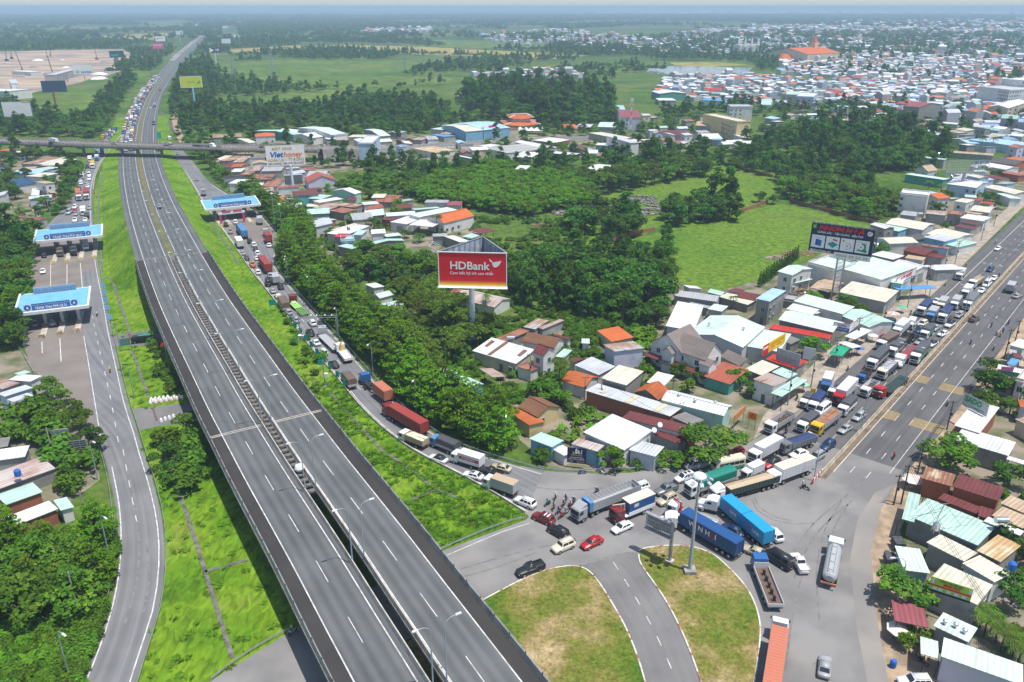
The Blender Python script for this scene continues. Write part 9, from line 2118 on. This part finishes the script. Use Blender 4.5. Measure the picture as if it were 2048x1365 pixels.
def scatter(name,pts,kinds,low):
 me=bpy.data.meshes.new(name);n=len(pts);me.vertices.add(n);me.vertices.foreach_set('co',[c for p in pts for c in(p[0],p[1],0)])
 a=me.attributes.new('sc','FLOAT','POINT');a.data.foreach_set('value',[p[2]for p in pts]);o=link(name,me,kind='stuff')
 col=bpy.data.collections.new(name+'_kinds')
 for k in kinds:
  for c in(LOW[k]if low else[q[0]for q in PRO[k]]):col.objects.link(bpy.data.objects.new('crown',c))
 g=bpy.data.node_groups.new(name,'GeometryNodeTree');g.interface.new_socket('Geometry',in_out='INPUT',socket_type='NodeSocketGeometry');g.interface.new_socket('Geometry',in_out='OUTPUT',socket_type='NodeSocketGeometry');N=g.nodes.new;L=g.links.new
 gi,go,ip,ci,rv,na,cb=N('NodeGroupInput'),N('NodeGroupOutput'),N('GeometryNodeInstanceOnPoints'),N('GeometryNodeCollectionInfo'),N('FunctionNodeRandomValue'),N('GeometryNodeInputNamedAttribute'),N('ShaderNodeCombineXYZ')
 setv(ci,'Collection',col);setv(ci,'Separate Children',True);setv(ci,'Reset Children',True);setv(ip,'Pick Instance',True);rv.data_type='FLOAT';setv(rv,3,6.28);na.data_type='FLOAT';setv(na,'Name','sc')
 L(gi.outputs[0],ip.inputs['Points']);L(ci.outputs[0],ip.inputs['Instance']);L([x for x in rv.outputs if x.enabled][0],cb.inputs[2]);L(cb.outputs[0],ip.inputs['Rotation']);L(na.outputs[0],ip.inputs['Scale']);L(ip.outputs[0],go.inputs[0])
 md=o.modifiers.new('scatter','NODES');md.node_group=g;return o
NOFAR=[W2(*px)for px in(((412,200),(700,178),(690,196),(600,208),(480,222)),((425,130),(560,119),(860,124),(835,140),(800,153),(975,158),(850,170),(690,178),(560,173),(450,155)),((600,93),(680,90),(1000,102),(1180,112),(1110,118),(960,113),(760,106)),((800,78),(1000,82),(1110,88),(1080,100),(930,97)),((445,100),(600,91),(650,97),(580,104)),((1290,136),(1420,122),(1505,131),(1495,146),(1380,151)),((-300,112),(0,104),(245,99),(272,113),(222,142),(160,166),(60,187),(-300,215)),((0,198),(250,182),(270,195),(220,232),(120,252)),((250,47),(360,42),(420,50),(330,56)),((190,72),(330,66),(360,74),(280,82)))]
def nz(x,y,s):
 from mathutils import noise
 return noise.fractal(Vc((x/s,y/s,3.3)),.9,2.1,4)
TP=[W2(*p)for p in TOWN];GB=lambda P:(min(p[0]for p in P),max(p[0]for p in P),min(p[1]for p in P),max(p[1]for p in P))
NB=[GB(P)for P in NOFAR];TB=[GB(P)for P in TP];hit=lambda x,y,Ps,Bs:any(b[0]<=x<=b[1]and b[2]<=y<=b[3]and inpoly(x,y,P)for P,b in zip(Ps,Bs))
near,mid,far=[],[],[];fr=random.Random(77)
for Y0,Y1,n,lst,s0,s1 in((430,1000,8000,near,.6,1.1),(1000,2400,27000,mid,.7,1.35),(2400,9500,34000,far,1.5,3.2)):
 for _ in range(n):
  y=math.sqrt(fr.uniform(Y0*Y0,Y1*Y1));x=fr.uniform(-.72,.72)*y
  if hit(x,y,NOFAR,NB)or nz(x,y,260 if Y0<2400 else 900)<(.05 if Y0<1000 else.03 if Y0<2400 else-.08):continue
  if lst is not far and(onroad(x,y)or not gfree(x,y,2)):continue
  if hit(x,y,TP,TB)and fr.random()<.3:continue
  if lst is far and abs(x+.33*y)<30 and y<4000:continue
  lst.append((x,y,fr.uniform(s0,s1)))
for nm,ks in(('wood',('dark','acacia','round')),('plantation',('lime',))):
 if STUFF.get(nm):scatter(nm,STUFF[nm],ks,False)
scatter('tree_cover',near,('dark','round','acacia'),False);scatter('tree_cover',mid,('dark','round','acacia'),True);scatter('far_woods',far,('dark',),True)
JT=tgt(PJ);JS=np.r_[0,np.cumsum(np.linalg.norm(np.diff(PJ,axis=0),axis=1))];bx=[]
for l in(5,8,11.2):
 d=1000
 while d<3300:
  d+=fr.uniform(6.5,12);k=np.searchsorted(JS,d)
  if k<len(PJ)-1:bx.append((PJ[k,0]-JT[k,1]*l,PJ[k,1]+JT[k,0]*l,math.atan2(JT[k,1],JT[k,0]),fr.choice([2.3,2.4,3.5,4.5]),1.0,fr.choice([1.3,1.5,2.6]),fr.choice([1,1,1,2,2,3,7,6])))
mass('distant_traffic',bx,TC)
#  MOTORBIKES AND RIDERS
def rider_mesh():
 V=[];E=[];Rr=[]
 def v(p,r,par=None):
  V.append(p);Rr.append(r);i=len(V)-1
  if par is not None:E.append((par,i))
  return i
 pe=v((-.15,0,.84),.15);sp=v((-.08,0,1.05),.145,pe);ch=v((0,0,1.27),.155,sp);nk=v((.05,0,1.44),.055,ch);hd=v((.08,0,1.56),.10,nk);v((.08,0,1.67),.085,hd);v((.19,0,1.555),.018,hd)
 for s in(-1,1):
  v((.07,s*.115,1.56),.02,hd);sh=v((0,s*.19,1.35),.062,ch);el=v((.22,s*.27,1.12),.045,sh);wr=v((.42,s*.28,1.05),.032,el);pm=v((.49,s*.28,1.05),.034,wr)
  for k in range(4):f=v((.53,s*(.25+.022*k),1.04),.010,pm);v((.53+.012*(k%2),s*(.25+.022*k),1.0),.009,f)
  t=v((.48,s*.235,1.02),.011,pm);v((.51,s*.225,.99),.01,t)
  hp=v((-.1,s*.11,.80),.105,pe);kn=v((.28,s*.17,.74),.075,hp);an=v((.12,s*.18,.36),.045,kn);v((.28,s*.18,.31),.042,an)
 me=bpy.data.meshes.new('p');me.from_pydata(V,E,[]);o=bpy.data.objects.new('p',me);COL.objects.link(o);o.modifiers.new('s','SKIN');o.modifiers.new('b','SUBSURF').levels=1
 for i,d in enumerate(me.skin_vertices[0].data):d.radius=(Rr[i],Rr[i]);d.use_root=i==0
 out=bpy.data.meshes.new_from_object(o.evaluated_get(bpy.context.evaluated_depsgraph_get()));bpy.data.objects.remove(o);return out
RM0=rider_mesh();SKIN=plain((.42,.24,.16));
def rider(sc,tc):
 def f():
  me=RM0.copy();me.materials.clear()
  for m in(SKIN,plain(sc),plain(tc),MBk):me.materials.append(m)
  for p in me.polygons:
   x,y,z=p.center;arm=abs(y)>.2 and z>.95
   p.material_index=0 if z>1.42 or(arm and x>.33)else(1 if z>.92 and not(abs(y)<.25 and x>.1 and z<.9)else(2 if z>.36 else 3))
  me.polygons.foreach_set('use_smooth',[True]*len(me.polygons));return me
 return cached(('rider',sc,tc),f)
def bike_parts(c):
 def f():
  out=[];b=MB();b.prism([(-.75,.62),(-.45,.45),(.1,.34),(.42,.52),(.5,.95),(.40,.98),(.25,.60),(-.05,.62),(-.4,.76),(-.8,.80)],-.13,.13);out.append(('body',bevel(b.mesh('body',pc(c)),.03,1)))
  b=MB();b.b2((-.72,-.12,.76),(.02,.12,.84));out.append(('seat',b.mesh('seat',MBk)))
  b=MB();b.tube((.5,-.34,1.02),(.5,.34,1.02),.02);b.tube((.48,0,1.0),(.66,0,.3),.04);b.tube((-.2,.16,.35),(-.85,.18,.42),.05);b.tube((-.3,-.1,.3),(-.62,-.1,.3),.03);out.append(('handlebar',b.mesh('handlebar',MCh)))
  b=MB();b.box((.53,0,.88),(.1,.16,.14));out.append(('headlight',b.mesh('headlight',M_HEAD)));return out
 return cached(('bike',c),f)
HM=dict(white=(.7,.7,.7),black=(.03,.03,.03),red=(.45,.04,.04),blue=(.04,.10,.40),green=(.05,.32,.12),yellow=(.62,.45,.05),grey=(.3,.3,.32),purple=(.20,.09,.30),pink=(.6,.25,.32))
def bike(n,p,q,c,shirt,hel,where,z=.03):
 P=C(n,*p,z);Q=C(n,*q,z);rz=heading(Q,P);r=thing('motorbike','%s motorbike %s'%(c,where),'motorbike',P,rz)
 for nm,me in bike_parts(c):link(nm,me,r)
 for x in(.64,-.62):o=link('wheel',wheel_mesh(.29,.1),r);o.location=(x,0,.29)
 if shirt:
  o=link('person',rider(HM[shirt],HM['black' if shirt!='black' else 'blue']),label='person in %s with %s helmet riding %s'%(shirt,hel,where),cat='person',loc=P,rz=rz)
  h=cached(('helmet',hel),lambda:(lambda b:(b.lathe([(.128,1.53),(.138,1.60),(.12,1.69),(.06,1.745)],(.075,0,0),12),b.mesh('helmet',plain(HM[hel]),True))[1])(MB()));link('helmet',h,o)
BT="""24|345,335|320,385|red|white|white|rearmost left in the waiting pack
24|255,405|215,430|black|green|green|leftmost in the waiting pack
24|325,450|305,490|red|grey|black|behind the dark red striped roof car
24|462,360|440,400|black|purple|black|at the back of the waiting pack
24|440,410|420,445|black|pink|white|in the middle of the waiting pack
24|380,500|340,525|black|black|black|nearest the black turning car
24|410,548|380,570|red|red|pink|nearest the camera in the waiting pack
24|462,505|430,530|white|grey|white|second nearest the silver tractor
24|500,465|475,490|red|black|black|third from the silver tractor
24|520,420|490,445|red|white|white|in the red pair by the silver tractor
24|548,380|525,405|black|blue|white|touching the silver tractor
24|810,270|785,290|black|blue|white|behind the long grey trailer
19|1105,80|1110,40|black|blue|blue|on the upper right lanes
19|1300,52|1305,15|black|blue|red|at the upper right edge of the highway
19|1165,178|1168,140|grey|grey|white|left in the trio by the solid line
19|1208,192|1212,150|yellow|yellow|yellow|middle of the trio by the solid line
19|1240,140|1244,100|grey|blue|white|right in the trio by the solid line
19|870,275|880,235|black|purple|pink|alone in the second right lane
19|1130,345|1140,305|black|grey|white|near the upper verge poles
19|975,485|985,445|black|black|red|left of two near the roadside tree
19|1055,485|1065,445|black|blue|white|right of two near the roadside tree
19|605,975|615,930|black|grey|white|on the yellow rumble bars
17|512,220|530,190|black|red|red|alone on the lower right lanes
11|1540,275|1520,290|black|black|black|between stake truck and dark canvas truck
11|1735,885|1715,900|brown|white|white|at the striped end of the median
12|768,575|755,595|red|white|white|on the dirt shoulder beside the highway
12|190,910|180,930|black|green|grey|beside the grey-green light truck
13|1310,520|1300,545|white|white|white|on the upper shoulder
13|1545,315|1535,340|red|red|white|behind the outer silver box truck
13|1880,42|1870,65|grey|white|white|far up the shoulder
13|1920,425|1910,450|red|purple|red|beside the upper median
13|915,850|905,880|white|blue|white|left of the dark blue canvas truck
4|570,562|568,540|black|white|black|on the toll road beside the lower canopy
4|646,892|640,865|yellow|yellow|white|alone on the toll road
7|1712,1075|1695,1090|white|grey|white|coming out from under the viaduct
24|650,48|690,44|blue|||parked at the guard rail, left of three
24|890,50|860,46|white|||parked at the guard rail, middle of three
24|990,62|1020,70|black|||parked at the guard rail, right of three
11|1770,905|1800,920|black|||standing beside the striped median end
18|850,1270|880,1290|black|||parked under the seamed awning
18|480,200|500,230|black|||parked on the verge below the trikes"""
for ln in BT.split('\n'):
 n,p,q,c,s,h,w_=ln.split('|');f=lambda t:tuple(float(k)for k in t.split(','));bike(int(n),f(p),f(q),c,s,h,w_)
def tuft():
 b=MB();g=random.Random(2)
 for k in range(26):a=g.uniform(0,6.3);d=g.uniform(0,.5);x,y=d*math.cos(a),d*math.sin(a);l=g.uniform(.5,1.1);w=.10;e=Vc((x+.5*l*math.cos(a)-.2*l,y+.5*l*math.sin(a)-.6*l,.42*l));s=Vc((-math.sin(a),math.cos(a),0))*w;b.face([Vc((x,y,0))-s,Vc((x,y,0))+s,e+s*.4,e-s*.4])
 m=b.mesh('grass_tuft',LM['lime']);a=m.attributes.new('tint','FLOAT','POINT');a.data.foreach_set('value',np.random.default_rng(1).random(len(m.vertices)).astype(np.float32));return m
LOW['tuft']=[tuft()];gp=[];gr=random.Random(6)
VZ=[W2((212,604),(239,734),(256,809),(277,867),(285,900),(308,968),(328,1054),(330,1139),(318,1225),(294,1293),(262,1400),(330,1430),(424,1361),(595,1255),(560,1180),(480,1020),(420,900),(360,760)),W2((578,640),(625,705),(670,752),(731,832),(817,904),(919,955),(994,994),(1048,1030),(880,1100),(800,1040),(700,900),(600,760))]
for P,q in zip(VZ,(2500,11000)):
 b_=GB(P)
 for _ in range(q):
  x,y=gr.uniform(b_[0],b_[1]),gr.uniform(b_[2],b_[3])
  if inpoly(x,y,P)and nz(x,y,9)>-.25:gp.append((x,y,gr.uniform(.5,1.1)))
scatter('long_grass',gp,('tuft',),True)
UG=[];ur=random.Random(9)
for px,n in((((600,440),(760,500),(900,520),(1100,560),(1330,640),(1300,700),(1130,720),(1000,850),(900,760),(760,660),(640,540)),2600),(((700,325),(1250,335),(1240,372),(1000,362),(800,410),(740,400)),900),(((-60,450),(70,470),(40,700),(-60,720)),420),(((-60,1070),(200,1075),(232,1100),(205,1240),(150,1400),(-60,1400)),1300),(((60,780),(190,880),(200,1000),(60,1000)),260),(((1440,318),(1545,355),(1790,440),(1800,400),(1700,345),(1540,300)),800),(((1860,900),(2060,780),(2060,1320),(1960,1200)),260),(((1130,640),(1330,640),(1330,760),(1130,860),(1060,900)),330),(((860,430),(1130,440),(1200,500),(1100,540),(900,500)),500)):
 P=W2(*px);b_=GB(P)
 for _ in range(n*2):
  x,y=ur.uniform(b_[0],b_[1]),ur.uniform(b_[2],b_[3])
  if inpoly(x,y,P)and not onroad(x,y)and nz(x,y,30)>-.18 and all((x-f[0])**2+(y-f[1])**2>(f[3]**2+f[4]**2)*.8 for f in FOOT):UG.append((x,y,ur.uniform(.45,1.15)))
LOW['bush']=[q[0]for q in PRO['bush']];LOW['weed']=[mk('lime',3,.2)[0]]
scatter('undergrowth',UG,('bush',),True)
haze()
